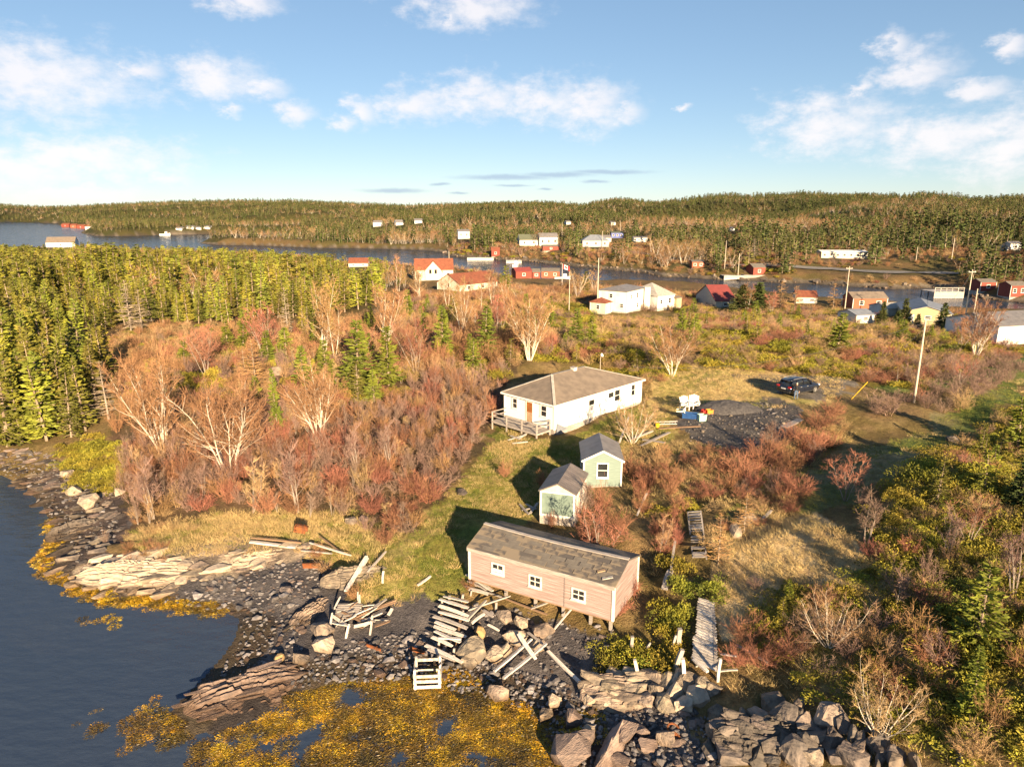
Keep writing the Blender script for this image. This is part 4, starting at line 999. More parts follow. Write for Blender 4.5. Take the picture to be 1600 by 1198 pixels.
obj('gable_roof', MB().poly([(2.6, -.7, 2.56), (5.5, -.7, 5.72), (8.4, -.7, 2.56), (2.6, 3, 2.56), (5.5, 3, 5.72), (8.4, 3, 2.56), (2.6, -.7, 2.46), (5.5, -.7, 5.62), (8.4, -.7, 2.46)], [(0, 1, 4, 3), (1, 2, 5, 4), (0, 6, 7, 1), (1, 7, 8, 2)]), 'roof_red', gw)
for a in (4.6, 6.2): obj('gable_window', MB().box(a - .35, a + .35, -.54, -.505, 2.0, 3.2), 'glass', gw)
keep(640, 400, 712, 432, 212); keep(690, 424, 772, 446, 176)

def far_house(name, label, cat, px0, px1, ybase, yeave, ridge_px, depth, yaw=0.0, roof='gable', wall='vinyl_far', roofm='shingle_grey', wins=2, group=None, clear=True, trim=None, ends=False, front='f'):
    b0 = P((px0 + px1) / 2, ybase); d = project(b0)[2]; s = float(d) / FPX
    L = (px1 - px0) * s / max(math.cos(yaw), .5); H = (ybase - yeave) * s; R = ridge_px * s
    x = b0[0] - math.cos(yaw) * L / 2; y = b0[1] - math.sin(yaw) * L / 2
    w = [('f', L * (k + .5) / wins, H * .55, min(.9, L / wins * .45), H * .32, dict(fw=.1)) for k in range(wins)]
    t = house(name, label, cat, x, y, b0[2], yaw, L, depth, H, max(R, .1), roof=roof, i0=min(depth / 2, L * .4), i1=min(depth / 2, L * .4), wall=wall, roofm=roofm, wins=w, fd=3.0, trim=trim, group=group, over=.2, overg=.15)
    if clear: keep(px0 - 1, yeave - ridge_px - 1, px1 + 1, ybase - 1, float(d) - 1)
    return t
# right bank
house('tan_house', 'tan gable house with blue-grey metal roof behind small spruces', 'house', 79.0, 125.8, 3.0, 1.15, 13.0, 7.6, 2.5, 1.1, wall='tan_siding', roofm='roof_blue', fd=2, wins=[('l', 3.6, 1.6, .9, .5)], doors=[('l', 6.3, .05, .8, 1.9, 'white')])
keep(1418, 464, 1492, 500, 128)
far_house('white_annex', 'small white cabin with grey-blue roof between red shed and tan house', 'cabin', 1335, 1368, 505, 492, 6, 5, .25, roofm='roof_blue', wins=1)
far_house('pale_roof_wing', 'pale low-roofed cabin wing behind the tan house', 'cabin', 1385, 1425, 494, 482, 6, 6, .15, roofm='concrete', wins=1, clear=False)
far_house('red_boathouse', 'orange-red boathouse with brown roof and one white window at the water', 'shed', 1331, 1386, 482, 466, 8, 4.6, .06, wall='red_orange', roofm='shingle', wins=2, trim='white')
e = P(1556, 540)
house('white_garage', 'long white building with dark roof at the right edge above the lawn', 'building', e[0], e[1], e[2], .28, 11, 9, 2.9, 1.3, wall='vinyl', roofm='shingle_grey', fd=2, wins=[('f', 7, 1.4, 1.0, .8)])
keep(1554, 482, 1610, 538, 100)
far_house('brown_roof_cottage', 'small cottage with brown-red roof half hidden by orange shrubs', 'cottage', 1245, 1275, 474, 464, 8, 5, -.2, wall='cream_siding', roofm='roof_red', wins=2)
far_house('maroon_roof_store', 'large store with plain maroon roof behind two dark spruces', 'store', 1117, 1150, 482, 470, 20, 12, .1, wall='cream_siding', roofm='roof_maroon', wins=1)
far_house('red_shore_shed', 'red shed on posts above the far end of the wharf', 'shed', 1530, 1556, 455, 441, 4, 4, .1, wall='red_barn', roofm='felt_grey', wins=1, trim='white')
far_house('red_edge_shed', 'red shed with white-boarded base at the right end of the harbour', 'shed', 1576, 1604, 464, 446, 5, 4, .15, wall='red_barn', roofm='felt_grey', wins=2, trim='white')
# sheds and stages round the harbour
far_house('barn_red_stage', 'barn-red gable store, largest of the red stores near the flag', 'shed', 806, 831, 435, 424, 5, 5, .3, wall='red_barn', roofm='roof_maroon', wins=1)
far_house('grey_door_stage', 'narrow red store with grey front between two larger red stores', 'shed', 832, 844, 435, 425, 4, 4, .1, wall='red_barn', roofm='felt_grey', wins=1)
far_house('orange_stage', 'bright orange-red store with two round white windows beside the flag', 'shed', 846, 874, 434, 424, 4, 4.5, -.1, wall='red_orange', roofm='felt_grey', wins=2)
far_house('pink_hut', 'small faded red hut with flat roof on the far bank', 'shed', 1081, 1100, 419, 409, 2, 4, 0, wall='red_orange', roofm='felt_grey', wins=2)
far_house('wharf_store', 'red wharf store with white gable end beside the crib wharf', 'shed', 1176, 1196, 430, 418, 5, 5, .2, wall='red_barn', roofm='felt_grey', wins=1)
far_house('coral_store', 'coral red store at the landward end of the white floating wharf', 'shed', 768, 781, 401, 391, 4, 4, .1, wall='red_barn', roofm='roof_red', wins=1)
far_house('red_roadside_shed', 'long low red shed under the white farmhouse', 'shed', 848, 874, 392, 385, 2, 4, .1, wall='red_barn', roofm='felt_grey', wins=1)
far_house('small_red_roof_house', 'low cottage with red roof peeping over the spruces', 'cottage', 545, 575, 417, 411, 7, 6, .1, wall='cream_siding', roofm='roof_red', wins=2)
far_house('white_farmhouse', 'tall white gabled farmhouse with green-roofed wing', 'house', 843, 872, 384, 371, 6, 7, .15, wall='vinyl_far', roofm='shingle_grey', wins=3)
far_house('green_roof_wing', 'white house with dark green roof joined to the farmhouse', 'house', 812, 841, 384, 375, 8, 7, .2, wall='vinyl_far', roofm='green_roof', wins=2)
far_house('grey_hip_house', 'grey house with broad bluish hip roof on the far bank', 'house', 910, 952, 386, 376, 8, 9, .05, roof='hip', wall='grey_siding', roofm='roof_blue', wins=3)
far_house('blue_house', 'blue house with white windows above the grey hip-roofed house', 'house', 955, 974, 372, 364, 2, 6, 0, wall='blue_siding', roofm='green_roof', wins=3)
far_house('white_bank_house', 'white cottage beside the grey hip-roofed house', 'house', 940, 955, 378, 372, 4, 6, .1, wins=1)
far_house('low_white_row', 'long low white row of cabins left of the far road', 'cabin', 990, 1012, 378, 372, 2, 6, 0, wins=4)
far_house('white_wood_house', 'white house standing among spruces right of the spit', 'house', 716, 734, 373, 362, 3, 7, .2, wins=2)
far_house('round_white_house', 'bright white cottage, leftmost of three in the hillside birches', 'house', 583, 596, 354, 348, 3, 6, 0, wins=1)
far_house('white_gable_house', 'white cottage with pointed gable, middle of three in the hillside birches', 'house', 619, 630, 352, 348, 4, 6, .4, wins=1)
far_house('white_ridge_house', 'white cottage, rightmost of three in the hillside birches', 'house', 648, 660, 349, 345, 3, 6, .2, wins=1)
far_house('long_motel', 'long low brown building with white window band beside the far road', 'building', 1284, 1354, 404, 394, 2, 8, -.08, wall='cream_siding', roofm='white', wins=7)
far_house('small_white_hut', 'little white hut with red door above the right bank', 'hut', 1563, 1575, 392, 386, 2, 4, 0, wins=1)
far_house('white_square_hut', 'white square hut at the top of the gravel slope', 'hut', 1578, 1595, 391, 381, 3, 5, 0, wins=1)
far_house('forest_house', 'white house with brown gable roof half sunk in the left forest', 'house', 76, 114, 386, 379, 8, 9, .3, roofm='shingle', wins=1)
for k, (a, b, yb, c_) in enumerate(((96, 108, 355, 'red_barn'), (110, 119, 356, 'red_orange'), (120, 132, 357, 'red_barn'), (133, 141, 358, 'vinyl_far'))):
    far_house('fishing_stage', ('red fishing stage at the tip of the far point', 'orange fishing stage second from the tip of the far point', 'red fishing stage third from the tip of the far point', 'white fishing stage nearest the houses on the far point')[k], 'shed', a, b, yb, yb - 4, 2, 7, 0, wall=c_, roofm='roof_red', wins=1, group='stages on the far point', clear=False)
for k, (a, b, yb) in enumerate(((144, 160, 349), (163, 176, 352), (185, 194, 349), (275, 284, 360), (290, 302, 358), (306, 314, 359), (318, 328, 358), (215, 219, 350))):
    far_house('far_cottage', ('white far cottage with long roof above the red stages', 'white far cottage second above the stages', 'white far cottage with gable above the stages', 'white cottage, leftmost of four on the grassy far shore', 'white cottage, second of four on the grassy far shore', 'white cottage, third of four on the grassy far shore', 'white cottage, rightmost of four on the grassy far shore', 'tiny white cottage behind the far stages')[k], 'cottage', a, b, yb, yb - 3.2, 2, 8, .1, wins=1, group='cottages on the far shore', clear=False)
for (nm, lb, a, b, yb, ye) in (('hillside_cottage', 'white cottage glimpsed in the brown hillside wood above the blue house', 955, 962, 352, 348), ('hillside_cottage', 'small white cottage among the trees left of the far road', 885, 892, 351, 347), ('hillside_cottage', 'white cottage between spruces above the far wharf', 1141, 1148, 361, 357)):
    far_house(nm, lb, 'cottage', a, b, yb, ye, 2, 6, .2, wins=1, group='cottages in the hillside wood')

# --- roads as thin sheets on the ground
def ribbon(name, pts_px, width, m, lift=.06):
    pts = [np.array(P(*q)) for q in pts_px]; fine = []
    for a, b in zip(pts[:-1], pts[1:]):
        n = max(int(np.linalg.norm(b - a) / 4), 1)
        fine += [a + (b - a) * k / n for k in range(n)]
    fine.append(pts[-1]); mb = MB(); vs = []
    for k, p in enumerate(fine):
        d = unit(fine[min(k + 1, len(fine) - 1)] - fine[max(k - 1, 0)]); s_ = np.array([d[1], -d[0], 0])
        for q in (-1, 0, 1):
            e_ = p + s_ * width / 2 * q; vs.append((e_[0], e_[1], hz(e_[0], e_[1]) + lift))
    fs = []
    for k in range(len(fine) - 1):
        for q in (0, 1): fs.append((k*3+q, k*3+q+1, (k+1)*3+q+1, (k+1)*3+q))
    o = obj(name, mb.poly(vs, fs), m); o['kind'] = 'structure'; return o
ribbon('road', [(960, 392), (1000, 397), (1060, 408), (1110, 414), (1180, 416), (1240, 418), (1300, 421), (1340, 424), (1400, 427), (1480, 428), (1560, 424)], 6, 'asphalt', .35)
KEEP.append((1240, 415, 1490, 428, 250)); KEEP.append((960, 392, 1100, 411, 260))

# --- wharves
def wharf(name, label, px0, px1, ybase, hpx, depth, m='board_white', rail=False, cribs=4, yaw=0.0):
    b = at_level((px0 + px1) / 2, ybase, 0.0); d = float(project(b)[2]); s = d / FPX; L = (px1 - px0) * s; H = hpx * s
    t = thing(name, label, 'wharf', (b[0], b[1], 0), yaw)
    nb = max(int(L / .5), 4)
    for k in range(nb): obj('deck_plank', MB().box(-L/2 + L*k/nb + .02, -L/2 + L*(k+1)/nb - .02, -.1, depth, H - .12, H), m, t)
    for k in range(cribs + 1):
        x = -L/2 + .15 + (L - .3) * k / cribs
        for y in (.1, depth - .1): obj('pile', MB().beam((x, y, -2.5), (x, y, H - .125), .22), 'board_grey', t)
    nf = max(int(H / .35), 2)
    for k in range(nf): obj('face_timber', MB().box(-L/2, L/2, -.02, .09, H * k / nf + .02, H * (k + 1) / nf - .14 if k == nf - 1 else H * (k + 1) / nf - .02), m, t)
    if rail:
        for k in range(6): obj('rail_post', MB().beam((-L/2 + .1 + (L - .2) * k / 5, .05, H), (-L/2 + .1 + (L - .2) * k / 5, .05, H + 1.1), .1), m, t)
        for zz in (.6, 1.05): obj('rail', MB().box(-L/2, L/2, .0, .1, H + zz, H + zz + .1), m, t)
    return t
wharf('crib_wharf', 'pale timber crib wharf with railing below the far gravel bank', 1458, 1506, 466, 10, 6, rail=True, yaw=.05)
wharf('store_wharf', 'white faced wharf in front of the red wharf store', 1131, 1162, 438, 7, 6)
wharf('pile_wharf', 'open wharf on slender piles under the red wharf store', 1162, 1200, 438, 8, 8, m='board_grey', cribs=8)
wharf('floating_wharf', 'long low white floating wharf in front of the coral red store', 730, 771, 407, 4, 4)
wharf('short_float', 'short pale float, right neighbour of the long floating wharf', 791, 815, 411, 4, 4)
keep(730, 396, 775, 407, 330); keep(1455, 445, 1508, 466, 190); keep(1128, 428, 1204, 444, 255)

# --- boats
def boat(name, label, px, py, L, yaw, z=None, cab=True, m='boat'):
    b = at_level(px, py, 0) if z is None else P(px, py)
    t = thing(name, label, 'boat', (b[0], b[1], 0 if z is None else b[2]), yaw)
    secs = []; W = L * .32; Hh = L * .16
    for k in range(9):
        f = k / 8; x = (f - .5) * L; w_ = W / 2 * (1 - max(0, (f - .55) / .45) ** 2.2) * (.85 + .15 * min(1, f * 4)); sh = Hh * (1 + .5 * max(0, f - .4) ** 2 * 3)
        secs.append([(x, -w_, sh), (x, -w_ * .8, -.12), (x, 0, -.25), (x, w_ * .8, -.12), (x, w_, sh)])
    vs = [q for s_ in secs for q in s_]; fs = []
    for k in range(8):
        for q in range(4): fs.append((k*5+q, (k+1)*5+q, (k+1)*5+q+1, k*5+q+1))
        fs.append((k*5, k*5+4, (k+1)*5+4, (k+1)*5))
    fs.append((0, 1, 2, 3, 4)); obj('hull', MB().poly(vs, fs), m, t)
    if cab:
        c_ = obj('cabin', MB().box(L*.02, L*.24, -W*.28, W*.28, Hh - .1, Hh + L*.2), m, t); obj('cabin_window', MB().box(L*.24 + .004, L*.24 + .04, -W*.22, W*.22, Hh + L*.09, Hh + L*.16), 'glass', c_)
    else:
        for q in (-.2, .1): obj('thwart', MB().box(L*q, L*q + .25, -W*.4, W*.4, Hh + .01, Hh + .05), 'board_brown', t)
    return t
boat('moored_boat', 'white moored motorboat beside the flagpole', 879, 437, 5.6, .05)
boat('motor_boat', 'white boat at the mouth of the short float', 806, 417, 7, 1.4)
boat('moored_boat', 'white boat lying off the grassy far shore', 258, 368, 9, .1)
boat('upturned_boat', 'small white boat drawn up beside the long low building', 1372, 405, 6, .1, z=1, cab=False)

# --- poles, flag and wires
def pole(px, py, top, label, arm=True, r=.13):
    b = P(px, py); h = tall(b, top)
    t = thing('utility_pole', label, 'pole', tuple(b), 0)
    obj('shaft', MB().tube([(0, 0, -.6), (0, 0, h)], [r, r * .65], 8), 'pole_wood', t)
    if arm:
        a = obj('crossarm', MB().box(-.7, .7, -.05, .05, h - .55, h - .42), 'pole_wood', t)
        for x in (-.6, .6): obj('insulator', MB().tube([(x, 0, h - .42), (x, 0, h - .26)], [.05, .035], 6), 'white', a)
    keep(px - 2, top, px + 3, py - 6, float(project(b)[2]) - 1)
    return np.array([b[0], b[1], b[2] + h])
tops = {}
tops[0] = pole(1428, 629, 500, 'leaning pale utility pole nearest the parked car', False, .12)
tops[1] = pole(1320, 482, 416, 'utility pole left of the orange-red boathouse')
tops[2] = pole(1507, 502, 421, 'tall utility pole behind the bare white birch at right')
tops[3] = pole(1519, 505, 451, 'short pole just right of the tall pole behind the birch', False)
tops[4] = pole(933, 489, 403, 'tall bare pole at the corner of the two-storey house', False)
tops[5] = pole(889, 490, 424, 'slim pole between the flag and the two-storey house', False, .09)
tops[6] = pole(941, 386, 361, 'pole in front of the grey hip-roofed house', False)
tops[7] = pole(878, 374, 347, 'pole right of the white farmhouse', False)
tops[8] = pole(702, 420, 392, 'pole behind the gabled red-roofed house', False)
tops[9] = pole(1487, 405, 372, 'pole on the far gravel slope', False)
tops[10] = pole(1431, 408, 386, 'pole beside the brown far thicket', False)
tops[11] = pole(1153, 431, 396, 'pole behind the white faced wharf', False)
tops[12] = pole(1132, 420, 376, 'tall pole left of the red wharf store', False)
tops[13] = pole(969, 366, 346, 'pole behind the blue house', False)
def wire(a, b, label, sag=1.0, r=.018):
    pts = [tuple(a + (b - a) * k / 14 - np.array([0, 0, .25 + sag * 4 * (k / 14) * (1 - k / 14)])) for k in range(15)]
    tag(obj('power_line', MB().tube(pts, [r] * 15, 4, cap=False), 'wire'), label, 'cable')
wire(tops[0], tops[2], 'cable from the leaning pole to the tall pole at right', 1.2)
wire(tops[2], tops[1], 'cable from the tall right pole across the harbour bank', 1.2)
wire(tops[0], np.array([BX + 9.2, BY + 12.0, BZ + 3.6]), 'cable from the leaning pole to the white bungalow', 1.6)
wire(tops[0] * np.array([1, 1, 1]), tops[3], 'cable from the leaning pole to the short pole', 1.4)
for q0, q1, lb in ((7, 6, 'cable from the farmhouse pole to the pole by the grey hip-roofed house'), (6, 13, 'cable between the two poles near the blue house'), (12, 11, 'cable between the two poles at the red wharf store'), (9, 10, 'cable between the two poles by the far gravel slope'), (4, 5, 'cable from the bare pole to the slim pole by the flag'), (1, 12, 'cable over the harbour toward the red wharf store')):
    wire(tops[q0], tops[q1], lb, .8, .02)
b = P(878, 452); h = tall(b, 412)
t = thing('flagpole', 'white flagpole flying a red and white maple leaf flag by the harbour', 'flagpole', tuple(b), 0)
obj('shaft', MB().tube([(0, 0, -.5), (0, 0, h)], [.06, .04], 8), 'white', t)
fl = obj('flag', MB().poly([(x, math.sin(x * 2.6) * .16, z) for x in np.linspace(.05, 2.0, 9) for z in (h - 1.3 - .35 * x, h - .1 - .35 * x)], [(k*2, k*2+2, k*2+3, k*2+1) for k in range(8)]), 'white', t)
for nm, i0_, i1_ in (('flag_bar', 0, 2), ('flag_bar', 6, 8)):
    xs = np.linspace(.05, 2.0, 9)[i0_:i1_+1]
    for off in (-.012, .012):
        obj(nm, MB().poly([(x, math.sin(x * 2.6) * .16 + off, z) for x in xs for z in (h - 1.3 - .35 * x, h - .1 - .35 * x)], [(k*2, k*2+2, k*2+3, k*2+1) for k in range(len(xs)-1)]), 'flag_red', fl)
leaf = [(0, -.42), (.03, -.2), (.26, -.24), (.2, -.12), (.42, .06), (.34, .1), (.38, .24), (.25, .22), (.2, .28), (.1, .17), (.13, .4), (.06, .36), (0, .5)]
leaf = leaf + [(-x, z) for x, z in leaf[::-1][1:-1]]
for off in (-.02, .02):
    obj('maple_leaf', MB().poly([(1.03 + x, math.sin((1.03 + x) * 2.6) * .16 + off, h - .7 - .35 * (1.03 + x) + z) for x, z in leaf], [tuple(range(len(leaf)))]), 'flag_red', fl)
keep(870, 408, 893, 445, float(project(b)[2]) - 1)

# ------------------------------------------------------------------ rocks of the shore
rock_forms = [hull_mesh('boulder', 300 + k, 18 + k, 1, .8 + .05 * k, .66, .55, .045) for k in range(6)]
slab_forms = [hull_mesh('slab', 320 + k, 15, 1, .40 + .06 * k, .24, .95, .04) for k in range(5)]
round_forms = [hull_mesh('boulder', 340 + k, 60, 1, .8, .7, .15, .012) for k in range(2)]
def tinted(me, m):
    key = me.name + m
    if key not in TINT:
        q = me.copy(); q.materials.clear(); q.materials.append(M[m]); TINT[key] = q
    return TINT[key]
TINT = {}
rr_ = random.Random(5)
def boulder(px, py, size, m, label, group=None, form=None, yaw=None, flat=1.0, name='boulder'):
    p = P(px, py); me = tinted(form or rr_.choice(rock_forms), m)
    o = obj(name, me, None, None, (p[0], p[1], p[2] + size * .18), (rr_.uniform(-.25, .25), rr_.uniform(-.25, .25), yaw if yaw is not None else rr_.uniform(0, 6.3)), (size * .5, size * .5 * rr_.uniform(.8, 1.1), size * .5 * flat))
    return tag(o, label, 'rock', group)
STRIKE = .59
for nm, lb, poly, sp, m, k0, smax in (
    ('rock_ledge', 'cream-coloured layered rock ledge running out along the point of the cove', [(105,905),(150,868),(255,858),(330,868),(470,838),(495,858),(420,885),(340,905),(250,930),(165,935)], .72, ('rock_cream', 'rock_cream', 'rock_cream', 'rock_grey'), 0, .82),
    ('shore_ledge', 'brown tilted slate ledge on the shore beneath the spruces', [(0,735),(0,700),(70,705),(110,740),(180,775),(190,830),(150,868),(100,905),(75,885),(95,850),(85,815),(60,780)], .95, ('rock_dark', 'rock_grey', 'rock_pink', 'rock_dark', 'rock_dark'), 1, .7)):
    wp_ = wpoly(poly); rng = np.random.default_rng(40 + k0); xs, ys = jitter_points(wp_, sp, rng)
    cx, cy = float(np.mean(xs)), float(np.mean(ys)); t = thing(nm, lb, 'rock', (cx, cy, 0))
    for x, y in zip(xs, ys):
        z = hz(x, y)
        if z < -.05: continue
        f = rr_.choice(slab_forms); s_ = rr_.choice((.45, .6, .8, 1.0, 1.35)) * rr_.uniform(.85, 1.15) * smax
        obj('slab', tinted(f, rr_.choice(m)), None, t, (x - cx, y - cy, z + .06 * s_), (rr_.uniform(-.12, .30), rr_.uniform(-.10, .10), STRIKE + rr_.uniform(-.14, .14)), (s_ * 1.15, s_ * 1.2, s_ * rr_.uniform(.8, 1.5)))
# broad tilted slab at the water
def slab_dome(name, label, pa, pb, width, rise, m, seed, shift=0.0, plates=7, up=0.0):
    a, b = np.array(P(*pa)), np.array(P(*pb)); mid = (a + b) / 2; yaw = math.atan2(b[1] - a[1], b[0] - a[0]); L = np.hypot(*(b - a)[:2])
    nx, ny = 96, 48; U, V = np.meshgrid(np.linspace(-1, 1, nx), np.linspace(-1, 1, ny), indexing='ij')
    cell = np.floor(U * 9 + .35 * np.sin(V * 3)); wv = (1 - np.abs(U) ** 4 * .8) * np.where(V < 0, .60 + .35 * hash2(cell, cell * 0 + 1, seed) + .25 * fbm(U * 3 + 7, U * 0, seed + 2, 3), .60 + .35 * hash2(cell, cell * 0 + 2, seed) + .25 * fbm(U * 3, U * 0 + 3, seed + 4, 3))
    edge = np.clip(1 - np.abs(V) ** 3.0, 0, 1) * np.clip(1 - np.abs(U) ** 4, 0, 1)
    tilt = .45 + .55 * V                                        # higher along the far edge
    st = (V * 4.5 + fbm(U * 1.3, V * 1.5, seed, 2) * 2.6 + U * 1.1); fr_ = st - np.floor(st); terr = (smooth(.80, .96, fr_) - fr_) * .20 + (hash2(np.floor(st), np.floor(U * 3.3 + np.floor(st) * .37 + fbm(U * 4, V * 4, seed + 3, 2)), seed) - .5) * .20
    Z = rise * (edge ** .35) * tilt * (.75 + .5 * fbm(U * 1.7, V * 1.3, seed + 8, 2)) + terr * edge + (fbm(U * 14, V * 26, seed + 5, 3) - .5) * .12 * edge - .25 * (1 - edge)
    X = U * L / 2; Y = V * width / 2 * np.clip(wv, .08, 1) + shift * U * U
    vs = np.stack([X, Y, Z], -1).reshape(-1, 3); fs = [(i*ny+j, (i+1)*ny+j, (i+1)*ny+j+1, i*ny+j+1) for i in range(nx-1) for j in range(ny-1)]
    o = obj(name, MB().poly(vs, fs), m, None, (mid[0], mid[1], max(hz(mid[0], mid[1]), 0) - .05), (0, 0, yaw))
    for k in range(plates):
        i_, j_ = rr_.randrange(6, nx - 6), rr_.randrange(5, ny - 4); s2 = rr_.uniform(.35, .8)
        obj('plate', tinted(rr_.choice(slab_forms), m), None, o, (X[i_, j_], Y[i_, j_], Z[i_, j_] - .02), (rr_.uniform(-.25, .05) + up * rr_.uniform(.2, 1.4), rr_.uniform(-.05, .05) + up * rr_.uniform(-.4, .4), rr_.uniform(-.12, .12) + up * rr_.uniform(-.6, .6)), (s2 * 1.5, s2 * (.8 + up * .5), s2 * (.55 + up * .5)))
    return tag(o, label, 'rock')
slab_dome('slate_slab', 'broad smooth pink-grey slate slab sloping into the water', (285,1118), (478,1052), 3.8, .72, 'rock_pink', 3, plates=22)
slab_dome('slate_slab', 'flat grey slate slab above the pebble beach', (455,985), (530,925), 2.2, .6, 'rock_grey', 9)
slab_dome('slate_slab', 'long pale grey slab lying below the grass edge', (500,925), (640,885), 2.2, .7, 'rock_grey', 12)
slab_dome('bedrock_ledge', 'pale layered bedrock under the point of the cove', (120,912), (345,888), 3.0, .75, 'rock_cream', 21, plates=20)
slab_dome('bedrock_ledge', 'pale layered bedrock beside the driftwood logs', (320,885), (490,846), 2.0, .6, 'rock_cream', 23, plates=12)
slab_dome('bedrock_ledge', 'brown slate bedrock on the spruce shore', (70,845), (190,800), 3.0, .6, 'rock_dark', 25, plates=14)
slab_dome('bedrock_ledge', 'tan bedrock rising under the leaning white posts', (905,1090), (1115,1070), 2.3, .95, 'rock_grey', 27, plates=34, up=.5)
slab_dome('bedrock_ledge', 'dark bedrock under the crag at the bottom right', (1110,1172), (1380,1150), 2.6, .9, 'rock_dark', 29, plates=44, up=.8)
B_ = [(436,1033,.8,'rock_yellow','small yellowish boulder at the upper end of the slate slab',1),(470,1034,1.2,'rock_grey','oblong grey boulder beside the small yellow boulder',0),(505,992,1.7,'rock_grey','big pale boulder left of the broken plank heap',0),
 (508,1014,1.6,'rock_cream','flat tan stone above the pebble beach',0),(750,992,1.0,'rock_yellow','rounded yellow boulder right of the slipway slats',1),(737,1025,1.9,'rock_grey','tall pale stone below the yellow boulder',0),(733,1040,1.2,'rock_grey','grey stone at the foot of the slipway',0),
 (777,1086,1.4,'rock_grey','square blocky stone at the edge of the rockweed',0),(772,1028,1.2,'rock_cream','tan stone in the shade under the long beams',0),(805,1002,1.5,'rock_cream','large tan boulder beside the leaning beams',0),(790,1020,1.0,'rock_cream','tan boulder touching the long beams',0),
 (850,990,1.6,'rock_grey','brown boulder under the middle of the shed',0),(838,1012,1.2,'rock_cream','pale boulder left of the dark gap under the shed',0),(790,965,1.2,'rock_grey','grey stone at the front of the shed',0),(815,978,1.1,'rock_cream','pale stone near the shed posts',0),
 (866,1101,1.0,'rock_cream','small pale block on the dark pebbles',0),(853,1122,1.0,'rock_grey','grey block below the small pale block',0),(894,1130,1.3,'rock_pink','leaning pink stone in the rockweed',0),(908,1158,1.4,'rock_pink','flat pink stone left of the long slab',0),
 (890,1182,2.2,'rock_pink','broad flat-topped slab at the bottom edge',0),(1005,1146,.9,'rock_pink','small pink stone right of the long slab',0),(1040,1158,1.1,'rock_grey','grey stone near the rusty rings',0),(920,1145,.8,'rock_cream','small tan cube at the pebble edge',0),
 (140,790,2.0,'rock_cream','pale boulder under the yellow-green bank',0),(118,772,1.8,'rock_cream','upper pale boulder on the yellow-green bank',0),(105,745,1.4,'rock_cream','white stone at the top of the shore bank',0),(186,772,1.2,'rock_cream','white stone at the right of the shore bank',0),
 (550,818,1.1,'rock_grey','white-faced boulder in the grass bench',0),(568,814,1.0,'rock_grey','right twin of the boulders in the grass bench',0),(722,772,1.0,'rock_dark','dark stone at the tip of the shed shadow',0),(448,925,.9,'rock_dark','dark stone in the middle of the gravel cove',0),
 (1150,835,1.6,'rock_grey','lichened grey rock beside the straw knoll',0),(1170,815,1.3,'rock_grey','upper lichened rock beside the straw knoll',0),(1490,690,1.2,'rock_dark','dark rock in the shaded green valley',0),(430,585,2.2,'rock_grey','grey rock between the birches in the wood',0),(468,550,2.0,'rock_cream','pale outcrop under the two birches',0)]
for (x, y, s_, m, lb, rd) in B_: boulder(x, y, s_, m, lb, form=rr_.choice(round_forms) if rd else None)
bank = thing('rock_bank', 'jagged tan rock bank below the low spruces and leaning posts', 'rock', tuple(P(1000, 1070)))
for (x, y, s_) in [(920,1078,1.5),(935,1065,1.6),(950,1085,1.5),(962,1062,1.6),(978,1078,1.5),(990,1060,1.7),(1005,1082,1.6),(1018,1062,1.7),(1030,1085,1.5),(1042,1068,1.7),(1058,1085,1.6),(1060,1060,1.5),(1075,1072,1.6),(1088,1092,1.5),(1098,1075,1.2),(1010,1098,1.3),(1045,1102,1.5),(1070,1104,1.3),(950,1100,1.0),(985,1100,1.1),(1112,1080,1.2),(925,1095,1.1)]:
    p = P(x, y); s_ *= .85
    obj('block', tinted(rr_.choice(rock_forms), rr_.choice(('rock_cream', 'rock_grey', 'rock_grey'))), None, bank, (p[0] - bank.location.x, p[1] - bank.location.y, p[2] - bank.location.z + .1), (rr_.uniform(-.4, .4), rr_.uniform(-.4, .4), rr_.uniform(0, 6)), (s_ * .55, s_ * .5, s_ * .62))
crag = thing('shore_crag', 'dark broken crag of upright slate at the bottom right shore', 'rock', tuple(P(1230, 1160)))
for (x, y, s_) in [(1130,1150,1.6),(1165,1130,1.5),(1150,1180,1.9),(1195,1150,2.0),(1185,1185,2.0),(1225,1125,1.9),(1230,1165,2.2),(1262,1140,2.0),(1270,1180,2.2),(1300,1125,1.6),(1305,1165,2.0),(1335,1150,1.8),(1345,1185,1.9),(1375,1175,1.6),(1210,1105,1.4),(1250,1110,1.4),(1400,1190,1.5),(1430,1196,1.4),(1500,1190,1.2),(1110,1175,1.4)] + [(1120 + 11 * q + (q * 37) % 17, 1118 + (q * 53) % 78, 1.0 + .1 * ((q * 7) % 8)) for q in range(26)]:
    p = P(x, y)
    obj('block', tinted(rr_.choice(slab_forms + rock_forms[:2]), rr_.choice(('rock_dark', 'rock_grey', 'rock_grey', 'rock_dark'))), None, crag, (p[0] - crag.location.x, p[1] - crag.location.y, p[2] - crag.location.z + .1), (rr_.uniform(.7, 1.4), rr_.uniform(-.3, .3), rr_.uniform(.2, 1.4)), (s_ * .42, s_ * .62, s_ * .8))
lg = thing('long_slab', 'long split slate slab standing edgewise in the rockweed', 'rock', tuple(P(960, 1170)))
for (x, y, s_, q) in [(975,1150,2.2,.9),(962,1168,2.4,.95),(948,1190,2.0,1.0)]:
    p = P(x, y); obj('slab', tinted(slab_forms[q > .92], 'rock_pink'), None, lg, (p[0] - lg.location.x, p[1] - lg.location.y, p[2] - lg.location.z + .15), (.35, -.1, q), (s_ * .55, s_ * .6, s_ * 1.1))
